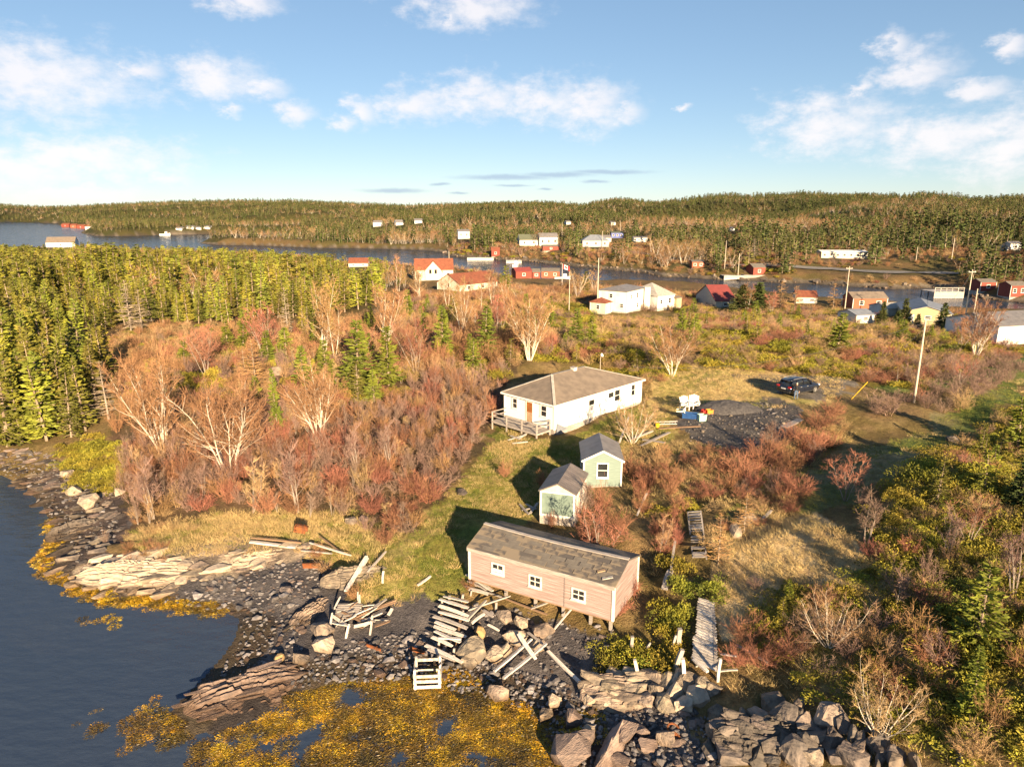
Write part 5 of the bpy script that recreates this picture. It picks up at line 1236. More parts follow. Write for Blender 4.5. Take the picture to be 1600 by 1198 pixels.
# pebbles and rockweed
rng = np.random.default_rng(77)
peb_forms = [tinted(hull_mesh('pebble', 360 + k, 12, 1, .75, .45, .4), 'pebble') for k in range(4)] + [tinted(hull_mesh('pebble', 370, 12, 1, .7, .4, .4), 'rock_pink')]
X, Y = [], []
for poly, sp in (([(450,1075),(470,1045),(500,1020),(540,1005),(620,990),(700,985),(760,1000),(790,1040),(860,1060),(920,1080),(1000,1110),(1100,1110),(1180,1130),(1130,1198),(860,1198),(830,1110),(740,1085),(640,1062),(540,1066)], .24),
                 ([(250,940),(330,905),(420,885),(500,865),(520,900),(480,950),(470,1030),(400,1050),(340,1060),(370,1000),(380,960)], .34), ([(0,700),(70,705),(180,775),(190,830),(120,880),(90,830),(40,755),(0,738)], .5), ([(700,940),(800,950),(960,985),(930,1050),(860,1050),(760,1000)], .4)):
    a, b = jitter_points(wpoly(poly), sp, rng); X.append(a); Y.append(b)
X, Y = np.concatenate(X), np.concatenate(Y); Z = height(X, Y); k = Z > -.02; X, Y, Z = X[k], Y[k], Z[k]; n = len(X)
s_ = np.exp(rng.normal(math.log(.13), .45, n)); scatter('beach_stones', 'grey stones covering the tidal beach', peb_forms, np.stack([X, Y, Z + s_ * .15], -1), np.stack([s_, s_, s_], -1), np.stack([rng.uniform(-.3, .3, n), rng.uniform(-.3, .3, n), rng.uniform(0, 6.28, n)], -1), rng.integers(0, 5, n))
WX, WY, WI, WS = [], [], [], []
def weed_zone(poly, sp, lo, hi, sc, seed, deep=0.0):
    a, b = jitter_points(wpoly(poly), sp, rng); nn = fbm(a / 1.6, b / 2.2, seed, 4); kk = rng.random(len(a)) < smooth(lo, hi, nn)
    a, b = a[kk], b[kk]; WX.append(a); WY.append(b); WI.append(np.where(rng.random(len(a)) < deep, 3, rng.integers(0, 3, len(a)))); WS.append(np.full(len(a), sc) * rng.uniform(.6, 1.4, len(a)))
weed_zone([(262,1112),(300,1150),(345,1145),(400,1122),(450,1086),(520,1068),(640,1058),(720,1068),(770,1085),(840,1108),(870,1150),(900,1198),(640,1150),(500,1130),(400,1165),(300,1185)], .17, .32, .56, .5, 81, .22)
weed_zone([(400,1150),(520,1125),(660,1130),(900,1190),(900,1300),(560,1300),(300,1300),(330,1180)], .20, .42, .62, .52, 83, .4)
weed_zone([(262,1112),(300,1150),(345,1145),(400,1122),(450,1086),(520,1068),(640,1058),(720,1068),(770,1085),(840,1108),(880,1150),(900,1260),(400,1260),(250,1200)], .30, .42, .60, .6, 95, 1.0)
weed_zone([(850,1120),(930,1110),(1000,1150),(990,1198),(900,1198)], .4, .45, .6, .7, 85, .3)
weed_zone([(0,1150),(130,1100),(240,1060),(330,1048),(270,1105),(262,1140),(320,1190),(320,1260),(-60,1260)], .26, .50, .70, .5, 87, .4)
weed_zone([(110,970),(230,930),(370,950),(330,990),(200,985)], .5, .54, .66, .55, 89, .2)
weed_zone([(640,1048),(700,1040),(760,1060),(780,1085),(640,1070)], .35, .3, .5, .6, 91, .2)
fr = np.array(cove); seg = np.linspace(0, 1, 60)
for i0 in range(4, 13):
    p0, p1 = np.array(cove[i0]), np.array(cove[i0 + 1]); m_ = int(np.hypot(*(p1 - p0)) / .22) + 1; t_ = rng.random(m_ * 3); q = p0 + (p1 - p0) * t_[:, None] + rng.normal(0, .28, (m_ * 3, 2))
    WX.append(q[:, 0]); WY.append(q[:, 1]); WI.append(rng.integers(0, 4, len(q))); WS.append(rng.uniform(.4, .8, len(q)))
WX, WY, WI, WS = map(np.concatenate, (WX, WY, WI, WS)); WZ = np.maximum(height(WX, WY), -.02); n = len(WX)
scatter('rockweed', 'yellow rockweed lying over the tidal shallows', weeds, np.stack([WX, WY, WZ], -1), np.stack([WS, WS, WS * .8], -1), np.stack([np.zeros(n), np.zeros(n), rng.uniform(0, 6.28, n)], -1), WI)

# ------------------------------------------------------------------ timber on the shore
def plank_form(seed):
    q = random.Random(seed); m = MB(); vs = []; n_ = 5; by, bz = q.uniform(-.12, .12), q.uniform(-.25, .25)
    for k in range(n_ + 1):
        f = k / n_; e = math.sin(math.pi * f); jx = q.uniform(-.025, .025) if k in (0, n_) else 0; w_ = 1 - (q.uniform(.05, .35) if k in (0, n_) else q.uniform(0, .12))
        for (a, b) in ((-.5, -.5), (.5, -.5), (.5, .5), (-.5, .5)): vs.append((f - .5 + jx + q.uniform(-.012, .012) * (k in (0, n_)), a * w_ + by * e, b * w_ + bz * e))
    fs = [(3, 2, 1, 0), tuple(n_ * 4 + q_ for q_ in range(4))]
    for k in range(n_):
        for j in range(4): fs.append((k*4 + j, k*4 + (j + 1) % 4, k*4 + 4 + (j + 1) % 4, k*4 + 4 + j))
    return m.poly(vs, fs).mesh('plank')
plank_forms = [plank_form(q) for q in range(6)]
def plank(p0, p1, w, th, m, label=None, group=None, parent=None, name='plank', roll=0.0, cat='plank'):
    p0, p1 = Vector(p0), Vector(p1); d = p1 - p0; q = d.to_track_quat('X', 'Z') @ Quaternion((1, 0, 0), roll)
    o = obj(name, tinted(rr_.choice(plank_forms), m), None, parent); mid = (p0 + p1) / 2 - (parent.location if parent else Vector())
    o.location = mid; o.rotation_mode = 'QUATERNION'; o.rotation_quaternion = q; o.scale = (d.length, w, th)
    return tag(o, label, cat, group) if label else o
def on(px, py, lift=0.0): p = P(px, py); return (p[0], p[1], max(p[2], 0) + lift)
def Zm(x, y, off=(460, 900), k=4.0): return off[0] + x / k, off[1] + y / k
sw = thing('collapsed_slipway', 'collapsed slipway of bleached white slats on the shore below the shed', 'slipway', on(703, 985))
sl = [((930,182),(1090,212)),((908,200),(1062,240)),((957,215),(1090,250)),((905,242),(1085,300)),((900,280),(1095,328)),((875,310),(1085,380)),((880,342),(1010,388)),((875,372),(1072,432)),((880,402),(1040,466)),((900,445),(1045,445)),((862,440),(985,490)),((822,492),(1045,592)),((840,515),(1010,580))]
for k, (a, b) in enumerate(sl): plank(on(*Zm(*a), .62), on(*Zm(*b), .55), .24, .06, 'board_white', parent=sw, name='slat', roll=rr_.uniform(-.2, .2))
for x0, x1 in ((925, 900), (1055, 1010)): plank(on(*Zm(x0, 185), .25), on(*Zm(x1, 490), .2), .14, .14, 'board_brown', parent=sw, name='rail')
for (x, y) in ((925, 200), (1055, 260), (915, 330), (1045, 400), (905, 460), (1000, 500)): a = on(*Zm(x, y)); plank((a[0], a[1], a[2] - .3), (a[0], a[1], a[2] + .5), .13, .13, 'board_grey', parent=sw, name='leg')
cb = thing('timber_crib', 'open white crib of slats and posts standing in the rockweed', 'crib', on(668, 1076), .06)
for (x, y) in ((-.62, 0), (.62, 0), (-.62, 1.1), (.62, 1.1)): obj('post', MB().beam((x, y, -.35), (x, y, 1.15), .12), 'board_white', cb)
for z in (.1, .42, .72): obj('slat', MB().box(-.7, .7, -.1, -.065, z, z + .17), 'board_white', cb)
for z in (.15, .8): obj('slat', MB().box(-.7, .7, 1.165, 1.2, z, z + .17), 'board_white', cb)
for x in (-.72, .685):
    for z in (.3, .75): obj('slat', MB().box(x, x + .035, -.03, 1.13, z, z + .14), 'board_white', cb)
heap = 'broken planks of the wharf heap'
HP = [((380,265),(640,195),.14,'board_brown'),((400,315),(550,272),.2,'board_white'),((240,285),(345,340),.2,'board_white'),((230,325),(340,360),.2,'board_white'),((290,205),(400,195),.16,'board_white'),((430,212),(515,208),.16,'board_white'),((400,290),(520,245),.2,'board_white'),((375,352),(480,350),.2,'board_white'),((430,330),(480,345),.16,'board_grey'),((300,260),(420,320),.14,'board_brown'),((500,250),(640,205),.12,'board_brown'),((590,280),(612,235),.2,'board_white'),((450,255),(560,215),.12,'board_grey'),((330,300),(470,280),.12,'board_brown')] + [((250 + (q * 61) % 300, 215 + (q * 37) % 130), (250 + (q * 61) % 300 + 40 + (q * 29) % 70, 215 + (q * 37) % 130 + ((q * 53) % 70) - 40), .1 + .02 * (q % 5), ('board_white', 'board_grey', 'board_brown')[q % 3]) for q in range(18)]
for a, b, w_, m in HP: plank(on(*Zm(*a), rr_.uniform(.1, .45)), on(*Zm(*b), rr_.uniform(.2, .7)), w_, .05, m, 'broken plank in the heap left of the collapsed slipway', heap, roll=rr_.uniform(-.4, .4))
df = thing('deck_fragment', 'tilted grey deck fragment on the left of the plank heap', 'deck', on(*Zm(340, 240)))
for k in range(7):
    y = 205 + k * 11; plank(on(*Zm(275 - k * 5, y), .3 - k * .02), on(*Zm(425 - k * 6, y + 8), .38 - k * .02), .2, .04, 'board_grey', parent=df, name='board')
for (x, y, t1) in ((215, 385, (240, 285)), (470, 372, (490, 300)), (320, 390, (345, 350)), (400, 215, (400, 150)), (415, 215, (408, 165))):
    a = on(*Zm(x, y)); plank((a[0], a[1], a[2] - .1), on(*Zm(*t1), .55), .12, .12, 'board_white', 'leaning stake propping the plank heap', 'stakes of the plank heap', name='stake', cat='stake')
LB = 'long beams fallen right of the slipway'
for a, b, w_, l0, l1, m, lb in (((1250,628),(1480,462),.2,.35,.7,'board_white','left of two parallel white beams fallen below the shed'),((1308,660),(1572,490),.2,.25,.7,'board_white','right of two parallel white beams fallen below the shed'),((1400,445),(1505,575),.24,.85,.6,'board_white','short white crosspiece over the two parallel beams'),((1460,390),(1565,485),.14,.4,.5,'board_grey','grey stick above the crosspiece of the parallel beams'),
    ((1090,258),(1345,200),.2,.5,.8,'board_white','white beam from the slipway toward the shed'),((1070,330),(1200,215),.18,.5,.7,'board_grey','grey board crossing under the white beam near the slipway'),((1110,332),(1190,280),.16,.4,.5,'board_white','short white board right of the slipway slats'),((1180,250),(1240,300),.2,.4,.5,'board_grey','mauve-grey board right of the slipway'),((1210,330),(1278,368),.14,.3,.3,'board_white','white stick above the yellow boulder'),
    ((1080,20),(1235,122),.3,.35,.35,'board_white','bleached board leaning by the left end of the shed'),((1090,52),(1205,112),.28,.25,.3,'board_grey','grey board beside the bleached board by the shed'),((1095,100),(1215,135),.2,.2,.25,'board_white','lower pale board at the shed front'),((1075,82),(1300,150),.1,.2,.2,'board_grey','thin grey pole along the shed front'),((1300,150),(1580,268),.1,.2,.3,'board_brown','thin brown pole in the grass before the shed'),((770,70),(852,12),.16,.15,.15,'board_white','lone white stick in the grass left of the shed'),
    ((1480,230),(1680,180),.12,.3,.6,'board_grey','thin grey brace under the shed')):
    plank(on(*Zm(*a), l0), on(*Zm(*b), l1), w_, .08, m, lb, roll=rr_.uniform(-.3, .3))
for a, b, w_, m, lb, l0, l1 in (((856,1029),(910,1077),.18,'board_white','long white beam pointing down from under the shed to the pebbles',.5,.3),((866,985),(902,962),.1,'board_white','slanting pale brace below the shed posts',.1,.9),((390,852),(463,861),.28,'board_white','thick white driftwood log on the layered ledge',.3,.3),((392,849),(472,856),.14,'board_brown','brown pole behind the driftwood log',.45,.4),((541,928),(573,880),.26,'board_white','pale driftwood trunk leaning up the grass edge',.25,.5),((560,903),(575,880),.2,'board_white','short pale log beside the driftwood trunk',.3,.4),((575,897),(603,868),.14,'board_grey','grey pole right of the driftwood trunk',.2,.3),((485,858),(548,880),.14,'board_white','white pole over the rusty scrap',.5,.6),((500,850),(540,876),.1,'board_brown','brown stick beside the white pole over the scrap',.6,.4),((470,868),(520,873),.12,'board_grey','grey board above the dark rocks',.4,.4),((598,912),(600,905),.14,'board_white','short white stump in the grass edge',.05,.6),
    ((1225,668),(1250,656),.7,'board_grey','pale sheet of board lying on the gravel pad',.08,.08),((1000,700),(1046,680),.3,'board_grey','grey timber pile end under the yellow bare tree',.2,.3),((1005,690),(1040,695),.3,'board_grey','grey timber under the yellow bare tree',.2,.2),((968,693),(982,670),.16,'board_white','white pole leaning on the back of the green shed',.1,1.2),((985,690),(1020,676),.26,'board_grey','weathered timber behind the green shed',.2,.2),((1030,672),(1095,668),.3,'board_brown','dark plank at the edge of the gravel pad',.15,.15),((1192,812),(1205,800),.2,'board_white','white board on the edge of the straw knoll',.1,.12),
    ((1048,898),(1056,842),.16,'board_grey','grey pole left of the broken walkway',.2,.3),((1038,925),(1048,895),.4,'board_grey','grey plank path left of the low spruces',.2,.2),((995,810),(1010,780),.14,'board_white','white stick among the red bushes',.2,.5),((1124,1042),(1150,1046),.1,'board_white','upper rail off the end of the boardwalk',.75,.75),((1124,1062),(1152,1060),.1,'board_white','lower rail off the end of the boardwalk',.5,.5),((1082,1043),(1105,1060),.2,'board_white','beam under the end of the boardwalk',.5,.4),((1150,1015),(1200,1040),.14,'board_grey','grey pole in the bushes right of the boardwalk',.3,.2)):
    plank(on(*a, l0), on(*b, l1), w_, min(w_ * .6, .12) if w_ < .3 else .06, m, lb)
for k, (a, b) in enumerate((((793,690),(822,683)),((800,695),(825,694)),((812,687),(830,676)),((798,683),(812,690)),((822,790),(838,800)),((815,800),(836,797)),((828,805),(840,790)),((812,790),(826,808)))):
    plank(on(*a, .15), on(*b, .25), .2, .05, 'board_white' if k < 4 else 'board_grey', 'scrap plank lying under the bungalow deck' if k < 4 else 'scrap plank heaped beside the boarded shed', 'planks under the deck' if k < 4 else 'planks by the boarded shed')
def post(px, py, tx, ty, w_, m, label, group=None):
    b = np.array(on(px, py)); h = max(tall(b, ty), .3); d = float(project(b)[2]); q = (b[0] + (tx - px) * d / FPX, b[1], b[2] + h)
    plank((b[0], b[1], b[2] - .3), q, w_, w_, m, label, group, name='post', cat='post')
for a in ((988,1018,987,994,.18,'board_grey','grey post in the low spruces left of the boardwalk'),(999,1063,990,1030,.18,'board_white','leaning white post standing on the rock bank'),(1062,1006,1061,982,.24,'board_grey','grey post beside the upper boardwalk'),(1068,1069,1064,1028,.18,'board_white','white post on the rock bank under the boardwalk'),(1053,1048,1064,1014,.22,'board_grey','slanting grey post left of the boardwalk end'),(1000,1020,1015,1004,.12,'board_grey','thin slanting stick between the white posts'),(1050,1010,1055,992,.12,'board_white','short stick beside the grey post'),(1122,1064,1123,1028,.14,'board_white','rail post at the end of the boardwalk'),
          (702,945,703,930,.16,'board_grey','grey stump post at the head of the slipway'),(722,945,724,928,.16,'board_grey','second stump post at the head of the slipway'),(735,930,737,922,.1,'board_grey','thin stake near the bleached boards'),(775,955,776,940,.14,'board_grey','short stake before the shed front')): post(*a)
bw = thing('boardwalk', 'raised boardwalk of bleached planks running down to the rocks', 'boardwalk', on(1103, 990))
for k in range(25):
    f = k / 24; xl = 1090.5 + (1084 - 1090.5) * f - (3 if f > .62 else 0); xr = 1116 + (1122 - 1116) * f; y = 937 + (1034 - 937) * f; y2 = 943 + (1048 - 943) * f
    d0, d1 = on(xl, y + 7, .34), on(xr, y2 + 7, .34); zz = (d0[2] + d1[2]) / 2; d0, d1 = (*d0[:2], zz), (*d1[:2], zz)
    plank(d0, d1, .205, .045, 'board_white', parent=bw, name='board', roll=rr_.uniform(-.05, .05))
for (x0, x1) in ((1092, 1089), (1113, 1117)):
    plank(on(x0, 948, .24), on(x1, 1046, .24), .1, .12, 'board_grey', parent=bw, name='stringer')
for f in (0, .3, .6, .95):
    for x0, x1 in ((1092, 1089), (1113, 1117)):
        q = on(x0 + (x1 - x0) * f, 948 + 98 * f); plank((q[0], q[1], q[2] - .3), (q[0], q[1], q[2] + .22), .11, .11, 'board_grey', parent=bw, name='leg')
lw = thing('broken_walkway', 'narrow broken walkway with missing planks above the low spruces', 'walkway', on(1088, 845))
for k in range(17):
    f = k / 16
    if k in (8, 12, 14): continue
    plank(on(1075 + 7 * f, 810 + 70 * f, .5), on(1093 + 9 * f, 809 + 71 * f, .5), .27, .04, 'board_grey' if k % 6 else 'board_white', parent=lw, name='board', roll=rr_.uniform(-.3, .3))
for x0, x1 in ((1074, 1082), (1094, 1103)): plank(on(x0, 808, .46), on(x1, 882, .46), .1, .1, 'board_grey', parent=lw, name='stringer')
def scrap(px, py, w_, h_, th, rot, m, name, label, lift=.3):
    p = on(px, py, lift); t = thing(name, label, 'scrap metal', p, rot=rot); na = 9; mb = MB(); q_ = random.Random(px)
    A = [-.2 + 3.3 * k / na for k in range(na + 1)]
    ring = [[(x, math.cos(a) * rr2, math.sin(a) * rr2) for rr2 in (h_ * .5 * (1 + q_.uniform(-.06, .06)), h_ * .5 - .03) for x in (-w_ / 2 + q_.uniform(-.05, .05), w_ / 2 + q_.uniform(-.08, .08))] for a in A]
    vs = [v_ for r_ in ring for v_ in r_]; fs = []
    for k in range(na):
        b = k * 4; fs += [(b, b + 1, b + 5, b + 4), (b + 2, b + 6, b + 7, b + 3), (b, b + 4, b + 6, b + 2), (b + 1, b + 3, b + 7, b + 5)]
    obj('plate', mb.poly(vs, fs), m, t); obj('end_plate', MB().poly([(-w_ / 2 + .06, math.cos(a) * h_ * .46, math.sin(a) * h_ * .46) for a in A], [tuple(range(na + 1))]), m, t)
    obj('rib', MB().tube([(w_ * .2, math.cos(a) * (h_ * .5 + .03), math.sin(a) * (h_ * .5 + .03)) for a in A], [.025] * (na + 1), 5), m, t)
    return t
scrap(470, 840, .8, 1.0, .35, (-.5, .35, .3), 'rust', 'rusty_tank', 'rusty steel tank lying at the edge of the grass bench', .5)
scrap(487, 893, 1.1, .5, .4, (-.6, .1, .2), 'rust', 'rusty_box', 'bright orange rusty box in the shaded rocks', .35)
scrap(652, 1022, .9, .35, .3, (-.8, .2, -.3), 'rust', 'rusty_plate', 'crumpled rusty plate below the plank heap', .15)
scrap(583, 1018, .8, .3, .3, (-.7, .2, -.3), 'rust', 'rusty_plate', 'rusty scrap at the right foot of the plank heap', .2)
for k, (x, y) in enumerate(((1052, 1142), (1053, 1156))):
    p = on(x, y, .12); n_ = 16; tr = MB(); tr.tube([(math.cos(a) * .28, math.sin(a) * .28, 0) for a in np.linspace(0, 2 * math.pi, n_ + 1)], [.05] * (n_ + 1), 6, cap=False)
    tag(obj('iron_ring', tr, 'rust', None, p, (.3, .2, 0)), ('upper rusty iron ring on the stones', 'lower rusty iron ring on the stones')[k], 'ring')

# ------------------------------------------------------------------ the yard: car, person, garden furniture
c0 = P(1240, 613); cr = np.array(P(1234, 619)); CYAW = .50
t = thing('parked_car', 'dark blue sport utility car parked on the gravel drive', 'car', (29.45, 70.1, hz(29.45, 70.1) + .02), CYAW)
def loft(st, mb, cl=True):
    n = len(st[0]); vs = [q for s_ in st for q in s_]; fs = []
    for k in range(len(st) - 1):
        for q in range(n): fs.append((k*n+q, (k+1)*n+q, (k+1)*n+(q+1) % n, k*n+(q+1) % n))
    fs += [tuple(range(n)), tuple((len(st)-1)*n + q for q in range(n))[::-1]]
    return mb.poly(vs, fs)
bs = [(-2.27,.48,.82,.76),(-2.18,.34,1.0,.86),(-1.9,.27,1.06,.91),(-1.2,.24,1.05,.92),(-.3,.22,1.03,.92),(.6,.22,1.01,.92),(1.05,.23,1.0,.91),(1.6,.25,.95,.90),(2.0,.30,.88,.86),(2.2,.38,.78,.78),(2.29,.46,.66,.66)]
body = loft([[(x, -w_*.9, zb), (x, -w_, zb + .14), (x, -w_, (zb + zt) / 2 + .08), (x, -w_*.94, zt - .06), (x, -w_*.82, zt), (x, w_*.82, zt), (x, w_*.94, zt - .06), (x, w_, (zb + zt) / 2 + .08), (x, w_, zb + .14), (x, w_*.9, zb)] for x, zb, zt, w_ in bs], MB()).mesh('body')
obj('body', smooth_mesh(body), 'car_paint', t)
gs = [(-2.08,1.08,.70),(-1.72,1.52,.64),(-1.2,1.58,.65),(-.4,1.60,.65),(.2,1.57,.65),(.55,1.47,.63),(1.12,1.03,.70)]
obj('cabin_glass', smooth_mesh(loft([[(x, -.80, 1.0), (x, -w_, zt), (x, w_, zt), (x, .80, 1.0)] for x, zt, w_ in gs], MB()).mesh('cabin_glass')), 'car_glass', t)
obj('roof_panel', smooth_mesh(loft([[(x, -w_, zt - .02), (x, -w_*.9, zt + .05), (x, w_*.9, zt + .05), (x, w_, zt - .02)] for x, zt, w_ in ((-2.0,1.52,.58),(-1.7,1.55,.665),(-1.2,1.60,.672),(-.4,1.62,.672),(.2,1.59,.672),(.48,1.51,.64))], MB()).mesh('roof_panel')), 'car_paint', t)
for y in (-1, 1):
    for (a, b) in (((.5, .66 * y, 1.5), (1.12, .76 * y, 1.02)), ((-.35, .672 * y, 1.6), (-.3, .815 * y, 1.02)), ((-1.3, .672 * y, 1.58), (-1.25, .815 * y, 1.03)), ((-1.75, .66 * y, 1.52), (-2.1, .76 * y, 1.05))): obj('pillar', MB().beam(a, b, .07, .09), 'car_paint', t)
    obj('roof_rail', MB().tube([(-1.6, .6 * y, 1.66), (-.6, .6 * y, 1.70), (.2, .6 * y, 1.66)], [.02] * 3, 6), 'alloy', t)
    obj('mirror', MB().box(.62, .80, (.93 if y > 0 else -1.10), (1.10 if y > 0 else -.93), 1.0, 1.14), 'car_paint', t)
    obj('headlight', MB().box(2.02, 2.23, (.48 if y > 0 else -.80), (.80 if y > 0 else -.48), .70, .84), 'lamp_white', t)
    obj('tail_light', MB().box(-2.285, -2.1, (.55 if y > 0 else -.87), (.87 if y > 0 else -.55), .84, 1.0), 'lamp_red', t)
    obj('sill_trim', MB().box(-1.0, 1.0, (.90 if y > 0 else -.945), (.945 if y > 0 else -.90), .26, .36), 'black', t)
    for d_ in (-.75, .2): obj('door_handle', MB().box(d_ - .1, d_ + .1, (.90 if y > 0 else -.95), (.95 if y > 0 else -.90), .84, .88), 'alloy', t)
    for x in (-1.36, 1.38):
        wh = obj('wheel', MB().tube([(x, y * .70, .34), (x, y * .95, .34)], [.345, .345], 20), 'tyre', t)
        obj('rim', MB().tube([(x, y * .80, .34), (x, y * .962, .34)], [.245, .235], 18), 'black', wh)
        sp = MB()
        for k in range(5):
            a = k * 2 * math.pi / 5; sp.beam((x, y * .972, .34), (x + math.cos(a) * .235, y * .972, .34 + math.sin(a) * .235), .075, .03, up=(0, 1, 0))
        obj('spokes', sp, 'alloy', wh)
        obj('hub_ring', MB().tube([(x, y * .958, .34), (x, y * .976, .34)], [.26, .25], 18, cap=False), 'alloy', wh)
        ar = MB(); ar.tube([(x + math.cos(a) * .40, y * .915, .34 + math.sin(a) * .40) for a in np.linspace(-.1, math.pi + .1, 11)], [.035] * 11, 5); obj('wheel_arch', ar, 'black', t)
obj('number_plate', MB().box(-2.295, -2.272, -.26, .26, .66, .78), 'lamp_white', t)
obj('bumper', MB().box(-2.30, -2.05, -.80, .80, .34, .52), 'black', t)
obj('rear_spoiler', MB().box(-2.1, -1.85, -.55, .55, 1.53, 1.57), 'car_paint', t)

def person(loc, rz):
    h = 1.72
    S = [((0,0,.95),.135,-1),((0,0,1.12),.125,0),((0,0,1.30),.15,1),((0,0,1.43),.11,2),((0,.0,1.50),.055,3),((.01,0,1.60),.092,4),((.012,0,1.68),.075,5),
         ((0,.10,.90),.10,0),((.02,.12,.50),.068,7),((0,.12,.10),.045,8),((.16,.13,.04),.035,9),
         ((0,-.10,.90),.10,0),((.05,-.12,.50),.068,11),((.04,-.12,.10),.045,12),((.20,-.13,.04),.035,13),
         ((0,.20,1.41),.065,3),((-.03,.27,1.14),.048,15),((.08,.28,.92),.036,16),((.12,.28,.85),.028,17),
         ((0,-.20,1.41),.065,3),((-.02,-.28,1.15),.048,19),((.20,-.24,1.06),.036,20),((.29,-.22,1.05),.028,21)]
    for base, sx in ((18, .28), (22, -.22)):
        p = np.array(S[base][0]); fw = np.array((.5, 0, -.85)) if base == 18 else np.array((.98, 0, -.1))
        for k, (off, L) in enumerate(((-.027, .075), (-.009, .09), (.009, .085), (.027, .065))):
            q = p + fw * L * .55 + np.array((0, off, 0)); S.append((tuple(q), .0095, base)); S.append((tuple(q + fw * L * .5 + np.array((-.012, 0, -.012))), .008, len(S) - 1))
        q = p + fw * .02 + np.array((.03, .03 if base == 18 else .03, .015)); S.append((tuple(q), .0095, base))
    me = bpy.data.meshes.new('body'); me.from_pydata([s_[0] for s_ in S], [(k, s_[2]) for k, s_ in enumerate(S) if s_[2] >= 0], [])
    o = bpy.data.objects.new('body', me); C.objects.link(o)
    md = o.modifiers.new('skin', 'SKIN'); o.modifiers.new('sub', 'SUBSURF').levels = 1
    for k, s_ in enumerate(S): me.skin_vertices[0].data[k].radius = (s_[1], s_[1]); me.skin_vertices[0].data[k].use_root = (k == 0)
    dg = bpy.context.evaluated_depsgraph_get(); nm = bpy.data.meshes.new_from_object(o.evaluated_get(dg)); bpy.data.objects.remove(o)
    nm.materials.clear()
    for q in ('skin', 'jacket', 'jeans', 'shoe'): nm.materials.append(M[q])
    for f in nm.polygons:
        z, x, y = f.center.z, f.center.x, f.center.y
        hand = (y > .2 and z < .93) or (y < -.14 and x > .22 and .9 < z < 1.2)
        f.material_index = 0 if (hand or z > 1.49) else 1 if (z > .96 or abs(y) > .2) else 2 if z > .11 else 3
    smooth_mesh(nm)
    r = thing('person', 'person in a black top and blue jeans standing beside the parked car', 'person', loc, rz)
    obj('body', nm, None, r)
    bm = bmesh.new(); bmesh.ops.create_icosphere(bm, subdivisions=3, radius=.102)
    bmesh.ops.delete(bm, geom=[v_ for v_ in bm.verts if v_.co.z < -.01 and v_.co.x > -.03 or v_.co.z < -.07], context='VERTS')
    hm = bpy.data.meshes.new('hair'); bm.to_mesh(hm); bm.free(); obj('hair', smooth_mesh(hm), 'hair', r, (0, 0, 1.655))
    for y in (-.032, .032): obj('eye', MB().tube([(.088, y, 1.63), (.098, y, 1.63)], [.010, .006], 6), 'black', r)
    obj('nose', MB().poly([(.09, -.012, 1.595), (.09, .012, 1.595), (.118, 0, 1.598), (.092, 0, 1.63)], [(0, 1, 2), (0, 2, 3), (1, 3, 2), (0, 3, 1)]), 'skin', r)
    obj('mouth', MB().box(.082, .092, -.022, .022, 1.565, 1.572), 'lamp_red', r)
    return r
pp = P(1243, 624.5); person((pp[0], pp[1], pp[2] + .01), math.radians(-115))
def garden_chair(px, py, rz, label, s_=1.0, tip=0):
    p = on(px, py, .02); t = thing('garden_chair', label, 'chair', p, rot=(tip, 0, rz), scale=s_)
    for k in range(5): obj('back_slat', MB().beam((-.28 + k * .14, .30, .30), (-.32 + k * .16, .62, 1.05 - .05 * abs(k - 2)), .12, .025), 'white', t)
    for k in range(5): obj('seat_slat', MB().box(-.3, .3, -.35 + k * .14, -.23 + k * .14, .40 - k * .03, .425 - k * .03), 'white', t)
    for x in (-.36, .36):
        obj('leg', MB().beam((x, -.34, 0), (x, -.34, .58), .07), 'white', t); obj('leg', MB().beam((x, .55, 0), (x, .3, .55), .07), 'white', t)
        obj('armrest', MB().box(x - .08, x + .08, -.42, .45, .585, .615), 'white', t)
    return t
garden_chair(1073, 641, .3, 'white slatted garden chair, left of the pair by the gravel pad', 1.25)
garden_chair(1084, 640, -.2, 'white slatted garden chair, right of the pair by the gravel pad', 1.3)
garden_chair(1061, 650, 1.3, 'white slatted garden chair tipped on its side below the pair', 1.1, 1.1)
def tub(px, py, w_, d_, h_, m, name, label, rz=.0, cat='tub'):
    t = thing(name, label, cat, on(px, py, .01), rz)
    for (x0, x1, y0, y1) in ((-w_/2, w_/2, -d_/2, -d_/2 + .03), (-w_/2, w_/2, d_/2 - .03, d_/2), (-w_/2, -w_/2 + .03, -d_/2 + .03, d_/2 - .03), (w_/2 - .03, w_/2, -d_/2 + .03, d_/2 - .03)): obj('side', MB().box(x0, x1, y0, y1, 0, h_), m, t)
    obj('bottom', MB().box(-w_/2 + .03, w_/2 - .03, -d_/2 + .03, d_/2 - .03, .01, .05), m, t)
    obj('rim', MB().box(-w_/2 - .03, w_/2 + .03, -d_/2 - .03, -d_/2 - .002, h_ - .06, h_), m, t); return t
tub(1079, 653, 1.5, .7, .5, 'blue', 'blue_tub', 'long dark blue tub in front of the garden chairs', -.3)
tub(1096, 657, .7, .6, .6, 'mint', 'mint_bin', 'mint green bin at the end of the blue tub', .2, 'bin')
tub(1108, 646, .6, .5, .4, 'orange', 'orange_crate', 'orange crate on the edge of the gravel pad', .2, 'crate')
tub(1100, 645, .5, .4, .3, 'red', 'red_crate', 'red crate beside the orange crate', .4, 'crate')
b = on(1027, 668, .01); t = thing('yellow_bucket', 'yellow bucket at the end of the white ladder', 'bucket', b); obj('shell', MB().tube([(0, 0, 0), (0, 0, .42)], [.16, .21], 14), 'yellow', t)
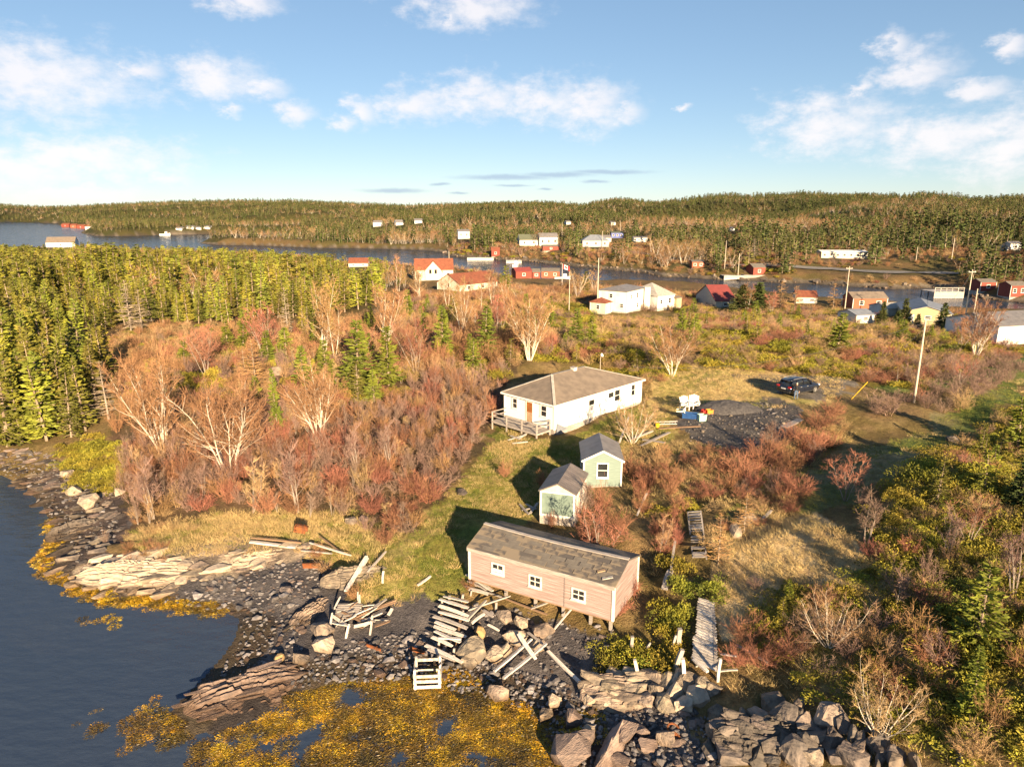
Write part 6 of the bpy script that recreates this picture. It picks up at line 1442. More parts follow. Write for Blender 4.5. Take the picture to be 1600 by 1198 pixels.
obj('handle', MB().tube([(math.cos(a) * .2, 0, .42 + math.sin(a) * .16) for a in np.linspace(0, math.pi, 9)], [.012] * 9, 5), 'black', t)
ld = thing('ladder', 'white ladder lying in the grass beside the gravel pad', 'ladder', on(1040, 663))
for dy in (0, 4): plank(on(1023, 661 + dy, .12), on(1058, 660 + dy, .12), .07, .07, 'board_white', parent=ld, name='rail')
for k in range(8): plank(on(1025 + k * 4.3, 661, .12), on(1025 + k * 4.3, 665, .12), .05, .05, 'board_white', parent=ld, name='rung')
a, b = np.array(on(1330, 624)), tops[0]; u_ = unit(b - a)
tag(obj('guy_wire', MB().tube([tuple(a + u_ * 2.3), tuple(b - np.array([0, 0, .8]))], [.015, .015], 4), 'wire'), 'guy wire running down from the leaning pole to the yellow guard', 'cable')
tag(obj('guy_guard', MB().tube([tuple(a - u_ * .3), tuple(a + u_ * 2.3)], [.035, .035], 6), 'yellow'), 'yellow guy wire guard beside the red bushes', 'guard')
# gravel heap on the pad, loose stones on the pad
hp = P(1140, 640); U, V = np.meshgrid(np.linspace(-1, 1, 30), np.linspace(-1, 1, 24), indexing='ij'); e_ = np.clip(1 - U ** 2 - V ** 2, 0, 1)
Zh = e_ ** .8 * 1.0 + (fbm(U * 6, V * 6, 5, 3) - .5) * .25 * e_ - .25 * (1 - np.sign(e_))
tag(obj('gravel_heap', MB().poly(np.stack([U * 3.4, V * 2.0, Zh], -1).reshape(-1, 3), [(i*24+j, (i+1)*24+j, (i+1)*24+j+1, i*24+j+1) for i in range(29) for j in range(23)]), mat('heap_gravel', (.095, .088, .088), (.05, .047, .05), 5, .9, bump=1, bscale=14), None, (hp[0], hp[1], hp[2] - .12), (0, 0, -.15)), 'low heap of dark gravel on the pad beside the garden chairs', 'heap')
X, Y = jitter_points(REG['pad'], .45, rng); n = len(X); s_ = np.exp(rng.normal(math.log(.09), .5, n))
scatter('pad_stones', 'loose stones on the gravel pad', peb_forms[:2] + [tinted(hull_mesh('pebble', 375, 12, 1, .8, .5, .4), 'rock_grey')], np.stack([X, Y, height(X, Y) + .02], -1), np.stack([s_] * 3, -1), np.stack([rng.uniform(-.3, .3, n), rng.uniform(-.3, .3, n), rng.uniform(0, 6, n)], -1), rng.integers(0, 3, n))
# shore rocks of the far bank
X, Y = [], []
for i0 in range(12, 49):
    p0, p1 = np.array(harbour[i0]), np.array(harbour[i0 + 1]); L = np.hypot(*(p1 - p0))
    if L > 150 or np.hypot(*p0) > 420: continue
    m_ = int(L / .8) + 1; t_ = rng.random(m_); q = p0 + (p1 - p0) * t_[:, None] + rng.normal(0, 1.3, (m_, 2)); X.append(q[:, 0]); Y.append(q[:, 1])
X, Y = np.concatenate(X), np.concatenate(Y); Z = height(X, Y); k = (Z > -.1); X, Y, Z = X[k], Y[k], Z[k]; n = len(X); s_ = np.exp(rng.normal(math.log(.48), .45, n))
scatter('shore_stones', 'broken rocks along the harbour shore', [tinted(rock_forms[q], ('rock_grey', 'rock_dark', 'rock_dark')[q % 3]) for q in range(4)], np.stack([X, Y, Z + .1], -1), np.stack([s_] * 3, -1), rng.uniform(-.4, .4, (n, 3)) + np.stack([np.zeros(n), np.zeros(n), rng.uniform(0, 6, n)], -1), rng.integers(0, 4, n))

# ------------------------------------------------------------------ trees and bushes one can pick out
rt = random.Random(12)
PLACED = []
def tree(pair, px, py, top, name, label, group=None, wide=1.0):
    b = P(px, py); h = tall(b, top)
    t = thing(name, label, 'tree', (b[0], b[1], b[2] - .05), rt.uniform(0, 6.28), group, scale=(h * wide, h * wide, h))
    obj('trunk', pair[0], None, t); obj('crown', pair[1], None, t); PLACED.append((b[0], b[1])); return t
def bush(form, px, py, w_, h_, label, group=None, name='bare_shrub', cat='shrub'):
    b = P(px, py); o = obj(name, form, None, None, (b[0], b[1], b[2] - .03), (0, 0, rt.uniform(0, 6.28)), (w_, w_, h_)); PLACED.append((b[0], b[1])); return tag(o, label, cat, group)
BT = [(0,255,715,562,'large white-stemmed birch at left of the thicket near the cove',1),(1,362,745,585,'broad birch with fanned pale stems in the middle of the thicket',1.15),(2,498,690,572,'vase-shaped birch right of the slender spruce in the thicket',1.1),(3,507,558,440,'tall birch behind the thicket with orange twigs',.9),(0,605,540,455,'birch with crooked white limbs behind the spruce pair',1),(3,722,525,448,'birch left of the tall lone spruce',.9),(1,828,563,452,'big orange-crowned birch behind the white bungalow',.95),(2,1050,588,503,'golden spreading birch behind the straw field',1.1),(0,1523,562,476,'bare white birch in front of the tall pole at right',1.0),(3,655,470,415,'birch in front of the gabled red-roofed house',1.0)]
for k, x, y, tp, lb, wd in BT: tree(birches[k], x, y, tp, 'birch_tree', lb, wide=wd)
for k, (x, y, tp, lb) in enumerate(((524,560,468,'slim birch leaning beside the tall birch behind the thicket'),(622,455,400,'birch left of the gabled red-roofed house'),(740,515,460,'thin birch right of the birch beside the lone spruce'),(700,482,428,'slim birch in front of the long red roof'),(724,482,432,'slim birch before the middle of the long red roof'),(752,485,430,'slim birch before the right end of the long red roof'),(770,482,425,'birch just right of the long red roof'),(790,486,440,'birch between the long red roof and the harbour'),(440,455,405,'birch on the skyline of the left forest'),(460,452,398,'slender birch on the skyline of the left forest'),(395,440,392,'birch left on the forest skyline'),(1402,600,560,'thin birch left of the leaning pole'),(1165,490,440,'thin bare birch near the maroon roof'))):
    tree(birches_thin[k % 3], x, y, tp, 'birch_tree', lb)
for x, y, tp, lb, wd in ((322,585,508,'red-twigged bare tree in the clearing by the spruce stand',1.2),(650,582,498,'red-twigged bare tree right of the spruce pair',1.1),(415,560,480,'red-brown bare tree behind the orange larch',1.1),(560,575,505,'brown bare tree just left of the spruce pair',1.0),(780,520,460,'red-brown bare tree behind the lone spruces',1.0),(1205,490,455,'orange bare tree near the maroon roof',1.2),(1500,545,495,'brown bare tree beside the white birch',1.2)):
    tree(birches_red[rt.randrange(2)], x, y, tp, 'bare_tree', lb, wide=wd)
for k, x, y, tp, lb, wd in ((0,988,692,618,'yellowish bare tree leaning beside the white bungalow',1.1),(1,1372,1150,1045,'pale many-stemmed bare bush-tree above the crag',.95),(0,1296,1010,925,'orange-tan bare bush-tree in the low spruces',1.1)):
    tree(pale_bushes[k], x, y, tp, 'bare_tree', lb, wide=wd)
for k, x, y, tp, lb in ((0,1400,950,888,'small grey bare tree on the right slope'),(0,1355,848,765,'bare sapling at the right of the straw knoll'),(1,1320,782,705,'purple-red bare sapling at the mouth of the shaded valley'),(0,1478,872,790,'left of two bare trees on the right slope'),(1,1512,850,770,'right of two bare trees on the right slope'),(0,1582,935,815,'bare tree at the right edge of the picture'),(1,935,885,790,'red-twigged sapling right of the boarded shed'),(0,912,812,745,'bare sapling against the wall of the boarded shed'),(2,1030,865,805,'tan bare sapling above the shed roof end'),(0,1200,710,655,'grey bare sapling among red bushes at the gravel pad'),(1,1500,600,555,'bare sapling beside the green track'),(0,465,800,690,'grey bare sapling at the front of the thicket'),(0,560,745,660,'grey bare sapling amid the thicket'),(0,610,735,655,'grey bare sapling right of centre in the thicket'),(2,395,800,720,'tan bare sapling above the grass bench'),(0,240,810,715,'bare sapling at the left front of the thicket')):
    tree(small_trees[k], x, y, tp, 'bare_sapling', lb)
for k, x, y, tp, lb, wd in ((0,435,682,573,'slender bright green spruce in the thicket',.62),(2,560,612,498,'left spruce of the bright pair behind the thicket',1.3),(1,608,602,508,'right spruce of the bright pair behind the thicket',1.2),(1,692,560,476,'tall lone spruce left of the bungalow',1.1),(2,758,558,476,'broad lone spruce nearest the bungalow',1.1),(2,1525,1015,882,'bright green young spruce on the right slope',1.25),(0,857,520,462,'small spruce behind the orange-crowned birch',1.2),(2,900,540,480,'spruce below the two-storey house',1.3),(1,925,540,492,'low spruce right below the two-storey house',1.4),(1,735,560,520,'short spruce between the two lone spruces',1.3),(2,585,630,575,'small spruce under the bright pair',1.3),(0,1308,548,487,'dark green spruce on the heath',1.6),(1,1065,520,480,'spruce on the heath below the hip-roofed house',1.3),(2,1083,535,498,'bright low spruce on the heath',1.6),(0,1590,705,620,'spruce at the right edge above the valley',1.4)):
    tree(slim[k], x, y, tp, 'spruce_tree', lb, wide=wd)
for k, x, y, tp, lb, wd in ((0,1157,489,444,'left dark spruce in front of the maroon roof',1.5),(1,1181,489,441,'right dark spruce in front of the maroon roof',1.5),(0,1378,506,470,'small spruce before the white annex',.8),(1,1412,508,466,'spruce before the left end of the tan house',.9),(0,1400,512,485,'dark bushy spruce between annex and tan house',1.2),(1,1432,514,490,'low spruce before the tan house gable',1.1),(0,1470,516,472,'spruce before the right end of the tan house',.9),(1,1592,790,715,'dark spruce at the right picture edge',1.0)):
    tree(darks[k], x, y, tp, 'spruce_tree', lb, wide=wd)
for k, x, y, tp, lb, wd in ((0,402,622,528,'orange bare larch in the wood left of the birches',1.0),(1,385,600,540,'second orange larch behind the first',1.1),(0,1162,832,768,'small tan bare larch above the lichened rock',1.0),(1,1122,882,798,'tan bare larch right of the broken walkway',.85),(0,365,470,415,'brown larch rising from the left forest',1.2),(1,1218,486,438,'golden larch left of the brown-red cottage roof',1.2),(0,1240,490,446,'golden larch in front of the brown-red cottage roof',1.2),(1,1302,480,442,'orange larch left of the pole by the boathouse',1.2)):
    tree(larches[k], x, y, tp, 'larch_tree', lb, wide=wd)
for k, x, y, tp, lb, wd in ((0,205,517,436,'grey dead conifer, left stem of the pair in the forest gap',1.1),(1,222,517,452,'grey dead conifer, right stem of the pair in the forest gap',1.1),(0,170,655,562,'tall thin grey-limbed conifer at the edge of the near spruces',1.0),(1,450,520,448,'dead grey conifer among the green spruces',.7),(0,1178,405,372,'brown dead conifer on the far bank',1.2)):
    tree(dead_conifers[k], x, y, tp, 'dead_conifer', lb, wide=wd)
SH = [(940,800,1.5,2.6,0,'tall red bush right of the boarded shed'),(920,850,1.4,2.4,1,'red bush touching the corner of the fishing shed roof'),(960,840,1.6,2.4,2,'red bush behind the right end of the fishing shed'),(985,745,2.0,2.3,0,'round red bush right of the green shed'),(1010,760,1.7,1.9,1,'red bush second from the green shed'),(1060,800,1.4,1.5,2,'low orange-red bush below the gravel pad'),(1050,760,1.5,1.9,0,'red bush below the garden tubs'),(1190,735,2.6,3.0,1,'largest round red bush below the gravel pad'),(1160,750,2.2,2.4,2,'red bush left of the largest red bush'),(1210,710,2.0,2.4,0,'red bush behind the largest red bush'),(1250,775,1.8,1.8,1,'neat round red bush at the valley mouth'),(1225,775,1.5,1.6,2,'low red bush left of the neat round bush'),(1235,800,1.3,1.0,0,'small flat red bush on the edge of the straw knoll'),(1280,670,2.6,2.2,1,'wide red bush beside the car drive'),(1265,705,2.2,2.3,2,'tall red bush below the car drive'),(1300,650,2.2,1.8,0,'red bush right of the car drive'),(1240,690,1.6,2.0,1,'red bush at the corner of the gravel pad'),(1100,740,1.5,1.7,2,'thin red bush at the bottom of the gravel pad'),(850,765,1.0,2.0,1,'mauve red bush left of the boarded shed'),(895,815,.8,1.6,0,'small red bush under the boarded shed'),(862,825,.7,1.5,2,'small mauve bush in front of the boarded shed'),(915,725,.8,1.8,1,'thin red bush left of the green shed'),(790,745,1.1,1.6,0,'mauve bush alone in the shaded yard'),(985,930,1.3,1.6,2,'red bush at the right wall of the fishing shed'),(965,960,1.2,1.4,1,'low red bush under the right wall of the fishing shed'),(1165,1005,1.8,1.8,2,'pinkish bush right of the boardwalk'),(1190,1040,1.6,1.7,0,'red bush above the crag'),(1150,1040,1.3,1.5,1,'red bush at the foot of the boardwalk'),(1230,1030,1.6,1.5,2,'red-brown bush among the low spruces'),(785,605,1.3,1.4,0,'orange bush alone in the shadow behind the bungalow'),(600,850,1.4,1.6,1,'red bush above the plank heap'),(620,830,1.3,1.6,2,'red bush at the end of the thicket')]
for x, y, w_, h_, k, lb in SH: bush(red_bushes[k], x, y, w_, h_, lb)
for x, y, w_, h_, f, lb in ((1388,650,2.8,2.4,grey_bushes[0],'wide mauve-grey bush left of the leaning pole'),(1365,640,2.2,2.2,grey_bushes[1],'mauve-grey bush in front of the yellow guard'),(1345,800,1.2,1.8,grey_bushes[2],'grey bush at the head of the straw knoll'),(1105,855,1.3,1.6,tan_bushes[0],'tan bush right of the broken walkway'),(1180,920,1.0,.9,grey_bushes[0],'tiny grey bush in the shaded straw'),(165,850,.7,1.3,grey_bushes[1],'lone reddish-grey stalky bush on the slate ledge'),(555,935,.9,.9,orange_bushes[0],'orange dry bush beside the plank heap'),(575,830,1.3,1.3,grey_bushes[2],'mauve bush above the boulders in the grass'),(510,895,1.2,1.2,tan_bushes[1],'brown brushwood pile by the rusty box'),(498,870,1.2,1.0,orange_bushes[1],'brushwood pile above the rusty box'),(735,920,.9,.8,orange_bushes[0],'dry orange tuft by the left end of the shed')):
    bush(f, x, y, w_, h_, lb)

# ------------------------------------------------------------------ the spruce forest at left
rng = np.random.default_rng(5)
def away(x, y, d):
    ok = np.ones(len(x), bool)
    for (a, b) in PLACED: ok &= np.hypot(x - a, y - b) > d
    return ok
near = wpoly([(-70,705),(60,694),(120,690),(160,650),(178,590),(150,565),(60,545),(-90,535)])
band = wpoly([(-110,530),(60,530),(150,522),(185,512),(300,508),(420,505),(470,500),(560,485),(600,470),(605,448),(520,425),(400,412),(300,405),(100,402),(-110,402)])
gap = wpoly([(170,540),(185,512),(300,508),(420,515),(420,545),(300,560)])
X, Y, K = [], [], []
for poly, sp, kk in ((near, 1.9, 0), (band, 2.35, 1)):
    a, b = jitter_points(poly, sp, rng); ok = away(a, b, 2.0) & ~in_poly(a, b, gap) & (height(a, b) > .5); X.append(a[ok]); Y.append(b[ok]); K.append(np.full(ok.sum(), kk))
X, Y, K = map(np.concatenate, (X, Y, K)); a, b = jitter_points(wpoly([(470,410),(640,424),(800,443),(930,448),(930,468),(800,472),(640,452),(560,440)]), 4.6, rng); X, Y, K = np.append(X, a), np.append(Y, b), np.append(K, np.full(len(a), 2)); Z = height(X, Y); Hh = np.where(K == 0, rng.uniform(6.0, 9.5, len(X)), rng.uniform(4.2, 8.6, len(X)))
Hh *= np.where(K == 1, .5 + 1.0 * fbm(X / 12, Y / 12, 4, 2), .7 + .6 * fbm(X / 7, Y / 7, 4, 2))
ok = (fbm(X / 6, Y / 6, 14, 2) > .40); X, Y, Z, Hh, K = X[ok], Y[ok], Z[ok], Hh[ok], K[ok]
px, py, zc = project(np.stack([X, Y, Z], -1))
lim = np.interp(px, [-200, 60, 130, 300, 420, 480, 600, 640], [381, 383, 378, 386, 389, 396, 401, 410]) + np.abs(rng.normal(0, 7, len(X))) - 3
kk_ = (lim - 599) / FPX; room = -(kk_ * Y * CP + Y * SP) / (CP - kk_ * SP) - (Z - CAMZ)
Hh = np.minimum(Hh, room); ok = clear_mask(X, Y, Z, Hh, .8) & (Hh > 1.6); X, Y, Z, Hh, K = X[ok], Y[ok], Z[ok], Hh[ok], K[ok]
px, py, zc = project(np.stack([X, Y, Z], -1)); vis = (px > -40) & (px < 1640)
order = np.argsort(np.where(vis & (K < 2), zc, 1e9)); first, rest = order[:285], order[285:]
nleft = 0
for q in first:
    f = spruces[rt.randrange(6)]; kk = K[q]
    t = thing('spruce_tree', ('tall yellow-green spruce of the near stand on the cove shore', 'yellow-green spruce on the lit front edge of the left forest')[kk], 'tree', (X[q], Y[q], Z[q] - .05), rt.uniform(0, 6.28), ('near spruce stand', 'front edge of the left forest')[kk], scale=(Hh[q] * rt.uniform(.75, 1.3), Hh[q] * rt.uniform(.75, 1.3), Hh[q]), rot=(rt.gauss(0, .035), rt.gauss(0, .035), rt.uniform(0, 6.28)))
    obj('trunk', f[0], None, t); obj('crown', f[1], None, t)
n = len(rest); bare = rng.random(n) < np.where(fbm(X[rest] / 25, Y[rest] / 25, 8, 2) > .56, .30, .05) * 1.0
px_, py_, _ = project(np.stack([X[rest], Y[rest], Z[rest]], -1)); bare |= (rng.random(n) < .5) & (py_ < 422); bare |= (K[rest] == 2) & (rng.random(n) < .7)
idx = np.where(bare, 4 + rng.integers(0, 3, n), rng.integers(0, 4, n)); hh = Hh[rest] * np.where(bare, .85, 1)
scatter('spruce_forest', 'dense spruce and bare wood filling the left forest', mid_spruces + far_bare, np.stack([X[rest], Y[rest], Z[rest] - .1], -1), np.stack([hh * rng.uniform(.8, 1.5, n), hh * rng.uniform(.8, 1.5, n), hh], -1), np.stack([rng.normal(0, .04, n), rng.normal(0, .04, n), rng.uniform(0, 6.28, n)], -1), idx)

yp = [(wpoly([(200,690),(330,650),(540,640),(700,590),(780,596),(830,560),(900,565),(830,500),(700,490),(600,490),(500,515),(400,520),(240,545)]), 6.0, 'young green spruce in the brown brush behind the thicket', 'young spruces behind the thicket', (2.5, 5.5)),
      (REG['heath'], 9.0, 'young green spruce dotted on the heath behind the bungalow', 'young spruces on the heath', (1.8, 3.8)),
      (REG['low_spruce'], 4.0, 'young upright spruce among the low bushes of the right slope', 'young spruces on the right slope', (1.6, 3.2))]
for poly, sp, lb, gr, (h0, h1) in yp:
    a, b = jitter_points(poly, sp, rng); z = height(a, b); hh = rng.uniform(h0, h1, len(a)); px, py, zc = project(np.stack([a, b, z], -1))
    ok = clear_mask(a, b, z, hh, .8) & away(a, b, 1.8) & (px > -30) & (px < 1630) & (py < 1230) & (rng.random(len(a)) < .75)
    for x, y, z_, h_ in zip(a[ok], b[ok], z[ok], hh[ok]):
        f = rt.choice(slim + spruces[:3]); w_ = h_ * rt.uniform(1.0, 1.6)
        t = thing('young_spruce', lb, 'tree', (x, y, z_ - .05), rt.uniform(0, 6.28), gr, scale=(w_, w_, h_)); obj('trunk', f[0], None, t); obj('crown', f[1], None, t)

# ------------------------------------------------------------------ scattered masses of bushes, low spruce and grass
def mass(name, label, zones, forms, clear=True, sink=.05, keepaway=1.0):
    """zones: (polygon, spacing, [(form index, weight)], (wmin, wmax), (hmin, hmax))"""
    A = []
    for poly, sp, mix, wr, hr in zones:
        a, b = jitter_points(poly, sp, rng); z = height(a, b); ok = z > .35; a, b, z = a[ok], b[ok], z[ok]; n = len(a)
        i_, p_ = zip(*mix); p_ = np.array(p_) / sum(p_)
        # neighbouring plants tend to be of one kind
        nz_ = np.clip((fbm(a / 6.0, b / 6.0, len(A) + 3, 3) - .5) * 1.9 + .5 + rng.normal(0, .16, n), 0, .9999)
        k_ = np.searchsorted(np.cumsum(p_), nz_); k_ = np.clip(k_, 0, len(i_) - 1)
        w_, h_ = rng.uniform(*wr, n), rng.uniform(*hr, n) * (.7 + .6 * fbm(a / 8, b / 8, 31, 2))
        ok = clear_mask(a, b, z, h_, w_ * .5) if clear else np.ones(n, bool)
        A.append(np.stack([a, b, z, w_, h_, np.array(i_)[k_]], -1)[ok])
    A = np.concatenate(A); n = len(A)
    return scatter(name, label, forms, A[:, :3] - np.array([0, 0, sink]), A[:, [3, 3, 4]], np.stack([rng.normal(0, .06, n), rng.normal(0, .06, n), rng.uniform(0, 6.28, n)], -1), A[:, 5].astype(int))
keep(730, 808, 1006, 985, 60); keep(784, 572, 1006, 668, 62); keep(780, 640, 870, 690, 62); keep(838, 715, 922, 800, 46); keep(902, 672, 978, 740, 50)
keep(1070, 800, 1108, 884, 60); keep(1084, 930, 1124, 1042, 45); keep(1205, 585, 1280, 622, 74); keep(1058, 618, 1115, 658, 70)
saplings = [join_meshes('sapling', *small_trees[0]), join_meshes('sapling', *small_trees[2])]      # 13-14 after the low greens
bforms = red_bushes + grey_bushes + tan_bushes + orange_bushes      # 0-2 red, 3-5 grey, 6-7 tan, 8-9 orange
thick = wpoly([(190,770),(215,830),(330,795),(450,812),(560,805),(640,835),(690,775),(740,700),(785,640),(770,610),(700,590),(640,612),(560,640),(430,640),(330,650),(200,690)])
back = wpoly([(180,690),(330,650),(540,640),(700,590),(780,596),(830,560),(900,565),(830,500),(700,490),(600,490),(500,515),(400,520),(240,545),(180,600)])
mass('thicket', 'tangled red-brown and grey bare thicket between the cove and the bungalow', [
    (thick, 1.18, [(8, 2), (13, 2), (3, 3), (6, 1), (14, 2), (1, 2), (4, 3), (13, 2), (9, 2), (5, 3), (0, 1)], (1.2, 2.2), (1.3, 2.9)),
    (back, 1.6, [(8, 3), (10, 1), (0, 1), (9, 2), (6, 2), (14, 1), (1, 1), (3, 2), (11, 1)], (1.2, 2.2), (1.3, 2.8)),
    (wpoly([(195,800),(215,840),(300,830),(260,800)]), 1.0, [(8, 1), (6, 1)], (.7, 1.2), (.6, 1.2)),
    (wpoly([(0,520),(180,520),(300,560),(180,600),(150,565)]), 2.2, [(8, 1), (6, 1)], (1, 1.8), (.8, 1.6)),
    (gap, 2.0, [(6, 2), (8, 2), (10, 2), (3, 1)], (1.0, 1.9), (.6, 1.5))], bforms + low_greens + saplings)
heath = REG['heath']
mass('heath', 'brown and yellow-green heath bushes on the hill behind the bungalow', [
    (heath, 1.55, [(0, 2), (3, 2), (10, 4), (6, 3), (11, 3), (4, 2), (12, 2), (7, 2)], (1.2, 2.3), (.7, 1.8)),
    (wpoly([(800,500),(930,495),(1060,487),(1100,478),(1300,488),(1480,503),(1560,520),(1480,492),(1330,486),(1200,472),(1100,462),(1060,462),(1000,452),(900,450),(800,450),(720,465),(640,455),(600,470),(700,490)]), 2.1, [(8, 3), (0, 2), (3, 2), (6, 3), (10, 2), (13, 2)], (1.3, 2.4), (1.0, 2.4)),
    (wpoly([(1330,640),(1420,655),(1500,640),(1600,585),(1600,565),(1480,560),(1400,590),(1440,620)]), 1.5, [(3, 3), (4, 2), (0, 1), (6, 1)], (1.2, 2.0), (.9, 1.8)),
    (wpoly([(1010,620),(1060,585),(1040,575),(960,570),(1000,590)]), 1.4, [(6, 1), (8, 1), (10, 1)], (.9, 1.5), (.6, 1.2))], bforms + low_greens + [low_dark[0]])
mass('low_spruce', 'wind-pruned low spruce and juniper covering the right slope and bank', [
    (REG['low_spruce'], 1.08, [(10, 5), (6, 2), (13, 2), (11, 5), (0, 1), (12, 5), (8, 1), (3, 1)], (.9, 1.6), (.7, 1.4)),
    (wpoly([(1010,985),(1050,945),(1040,890),(1060,868),(1110,880),(1118,930),(1080,960),(1085,1030),(1050,1045),(960,1050),(925,1030),(960,1000)]), .85, [(10, 3), (11, 3), (13, 3), (12, 2)], (.8, 1.3), (.9, 1.6)),
    (wpoly([(90,705),(150,680),(200,700),(195,770),(140,765),(100,740)]), 1.0, [(10, 1), (12, 1), (8, 1)], (.8, 1.4), (.7, 1.2)),
    (wpoly([(190,850),(270,845),(260,885),(200,885)]), .9, [(10, 1), (8, 2)], (.6, 1.0), (.4, .7)),
    (wpoly([(1450,560),(1330,490),(1500,510),(1540,560)]), 3.0, [(14, 1), (13, 1)], (1.2, 1.9), (1.5, 2.6)),
    (wpoly([(1180,790),(1230,790),(1240,830),(1180,840),(1130,830)]), 1.4, [(6, 2), (0, 1), (11, 1)], (.7, 1.2), (.5, .9)),
    (wpoly([(985,735),(1080,705),(1190,720),(1260,700),(1330,650),(1260,790),(1180,800),(1060,775),(1000,800)]), 1.5, [(0, 3), (8, 2), (6, 1), (1, 2), (3, 1)], (.9, 1.7), (.7, 1.7)),
    (wpoly([(1000,800),(1060,770),(1120,800),(1110,870),(1030,880)]), 1.2, [(8, 2), (6, 2), (10, 1), (0, 1)], (.8, 1.3), (.7, 1.4)),
    (wpoly([(1180,965),(1300,930),(1430,900),(1600,880),(1600,1190),(1420,1190),(1250,1050)]), 2.5, [(0, 2), (6, 2), (3, 2), (8, 2)], (1.0, 1.7), (1.0, 2.0))], bforms + low_greens + low_dark, keepaway=.5)
gforms = straw_tufts + green_tufts
mass('grass', 'straw and green grass tufts around the sheds and on the banks', [
    (REG['yard'], .42, [(0, 3), (3, 3), (1, 2), (4, 3)], (.6, 1.2), (.5, 1.1)),
    (REG['lane'], .5, [(3, 3), (4, 3), (0, 1)], (.7, 1.2), (.6, 1.1)),
    (REG['bench'], .42, [(0, 3), (1, 3), (3, 2), (2, 2)], (.7, 1.3), (.7, 1.3)),
    (REG['straw_knoll'], .40, [(0, 3), (1, 3), (2, 3)], (.7, 1.3), (.5, .9)),
    (REG['field'], .55, [(0, 3), (1, 2), (3, 2), (2, 2)], (.7, 1.3), (.4, .9)),
    (REG['valley'], .8, [(3, 3), (4, 3), (1, 2)], (.8, 1.5), (.5, .9)),
    (wpoly([(690,935),(740,915),(850,960),(960,985),(940,1000),(820,985),(740,960)]), .5, [(0, 2), (1, 2)], (.7, 1.2), (.7, 1.2)),
    (wpoly([(960,690),(1060,690),(1180,710),(1300,660),(1340,680),(1240,740),(1240,800),(1130,840),(1030,900),(960,880),(980,760)]), .6, [(0, 2), (3, 1), (1, 2)], (.8, 1.4), (.6, 1.2)),
    (wpoly([(1120,1010),(1200,1020),(1330,1120),(1450,1190),(1380,1195),(1250,1110),(1120,1080)]), .6, [(0, 1), (1, 1)], (.7, 1.2), (.6, 1.1)),
    (REG['low_spruce'], .62, [(0, 3), (1, 2), (3, 2), (2, 1)], (.8, 1.4), (.7, 1.3))], gforms, sink=.0)

# ------------------------------------------------------------------ the woods on the far shores and hills
X, Y, S = [], [], []
for r0_, r1_, sp in ((235, 330, 3.1), (330, 480, 3.6), (480, 800, 4.4), (800, 1400, 5.8), (1400, 2250, 8)):
    nr_ = int((r1_ - r0_) / sp)
    for k in range(nr_):
        r = r0_ + (k + .5) * sp; m_ = int(1.68 * r / sp); a = -.84 + 1.68 * (np.arange(m_) + rng.uniform(0, 1, m_)) / m_; q = r + rng.uniform(-.5, .5, m_) * sp
        X.append(q * np.sin(a)); Y.append(q * np.cos(a)); S.append(np.full(m_, r))
X, Y, S = map(np.concatenate, (X, Y, S)); Z = height(X, Y); th = np.arctan2(X, Y)
ok = (Z > 1.0) & (S < tlerp(R1T, th) * 1.03) & ~in_poly(X, Y, harbour) & (seg_dist(X, Y, harbour) > 5)
band_far = wpoly([(-300,386),(100,392),(300,398),(480,408),(640,421),(800,440),(1000,445),(1200,465),(1500,492),(1900,510)])
X, Y, Z, S, th = X[ok], Y[ok], Z[ok], S[ok], th[ok]
px, py, zc = project(np.stack([X, Y, Z], -1))
ns = np.array(harbour[[i_ for i_, q_ in enumerate(HARBOUR) if q_ == (1900, 512)][0]:]); o_ = np.argsort(np.arctan2(ns[:, 0], ns[:, 1])); NST, NSR = np.arctan2(ns[:, 0], ns[:, 1])[o_], np.hypot(ns[:, 0], ns[:, 1])[o_]
farside = np.hypot(X, Y) > np.interp(th, NST, NSR) + 4
nz_ = fbm(X / 60, Y / 60, 71, 3); n2 = fbm(X / 18, Y / 18, 75, 2)
village = smooth(560, 640, px) * smooth(345, 352, py) * smooth(1700, 1000, px)
thin = np.where(S < 480, rng.random(len(X)) < .45 + .7 * smooth(.38, .55, nz_), True)
open_ = (py > 392) & (px > 800) & (S < 330) & (rng.random(len(X)) < .35)
open_ |= (px > 1370) & (px < 1500) & (py > 396) & (py < 440) & (rng.random(len(X)) < .75)
ok = farside & thin & ~open_
Hh = rng.uniform(3.8, 10.0, len(X)) * (.6 + .8 * n2) * np.where(S > 480, .8, 1)
ok &= clear_mask(X, Y, Z, Hh, 1.2)
X, Y, Z, S, Hh, nz_, px, py, village = (q[ok] for q in (X, Y, Z, S, Hh, nz_, px, py, village)); n = len(X)
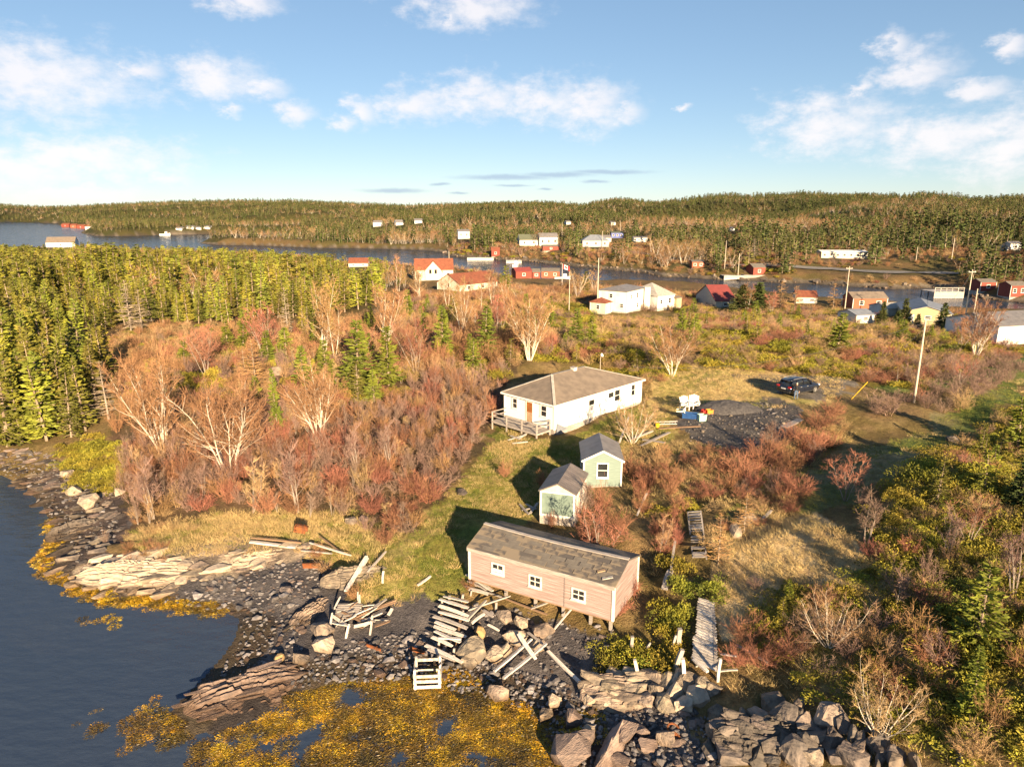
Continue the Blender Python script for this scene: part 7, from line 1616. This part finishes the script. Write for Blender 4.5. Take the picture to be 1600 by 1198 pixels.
bare = rng.random(n) < np.clip(.10 + .55 * village * smooth(.42, .58, nz_) + .45 * smooth(.54, .62, nz_), 0, .85)
dk = fbm(X / 95, Y / 70, 93, 3) + rng.normal(0, .05, n)
idx = np.where(bare, 7 + rng.integers(0, 3, n), np.where(dk > .5, 5 + rng.integers(0, 2, n), rng.integers(0, 5, n))); Hh = np.where(bare, Hh * .85, Hh)
grow = np.where(S > 800, 1.2, 1.0)
scatter('far_woods', 'spruce woods covering the far shores and hills', far_spruces + far_dark + far_bare, np.stack([X, Y, Z - .3], -1), np.stack([Hh * grow * 1.15, Hh * grow * 1.15, Hh], -1), np.stack([np.zeros(n), np.zeros(n), rng.uniform(0, 6.28, n)], -1), idx)
print('far trees', n)
# brown scrub on the far bank
X, Y = [], []
for r0_, r1_, sp in ((235, 400, 2.6),):
    for k in range(int((r1_ - r0_) / sp)):
        r = r0_ + k * sp; m_ = int(1.6 * r / sp); a = -.8 + 1.6 * (np.arange(m_) + rng.uniform(0, 1, m_)) / m_; X.append(r * np.sin(a)); Y.append(r * np.cos(a))
X, Y = map(np.concatenate, (X, Y)); Z = height(X, Y); px, py, zc = project(np.stack([X, Y, Z], -1))
ok = (Z > .9) & ~in_poly(X, Y, harbour) & (py < np.interp(px, [0, 300, 640, 800, 1000, 1200, 1400, 1600], [388, 395, 419, 438, 444, 464, 480, 496]) - 4) & (px > -20) & (px < 1650)
ok &= ~((px > 1375) & (px < 1500) & (py > 400) & (rng.random(len(X)) < .6)); ok &= clear_mask(X, Y, Z, np.full(len(X), 1.6), 1.0)
X, Y, Z = X[ok], Y[ok], Z[ok]; n = len(X); w_ = rng.uniform(1.2, 2.4, n); h_ = rng.uniform(.8, 2.2, n)
scatter('far_scrub', 'brown scrub on the far bank of the harbour', bforms + low_greens, np.stack([X, Y, Z - .05], -1), np.stack([w_, w_, h_], -1), np.stack([np.zeros(n), np.zeros(n), rng.uniform(0, 6.28, n)], -1), np.array([0, 8, 6, 9, 3, 10, 1])[np.clip((fbm(X / 12, Y / 12, 6, 2) * 7 + rng.normal(0, .8, n)).astype(int), 0, 6)])
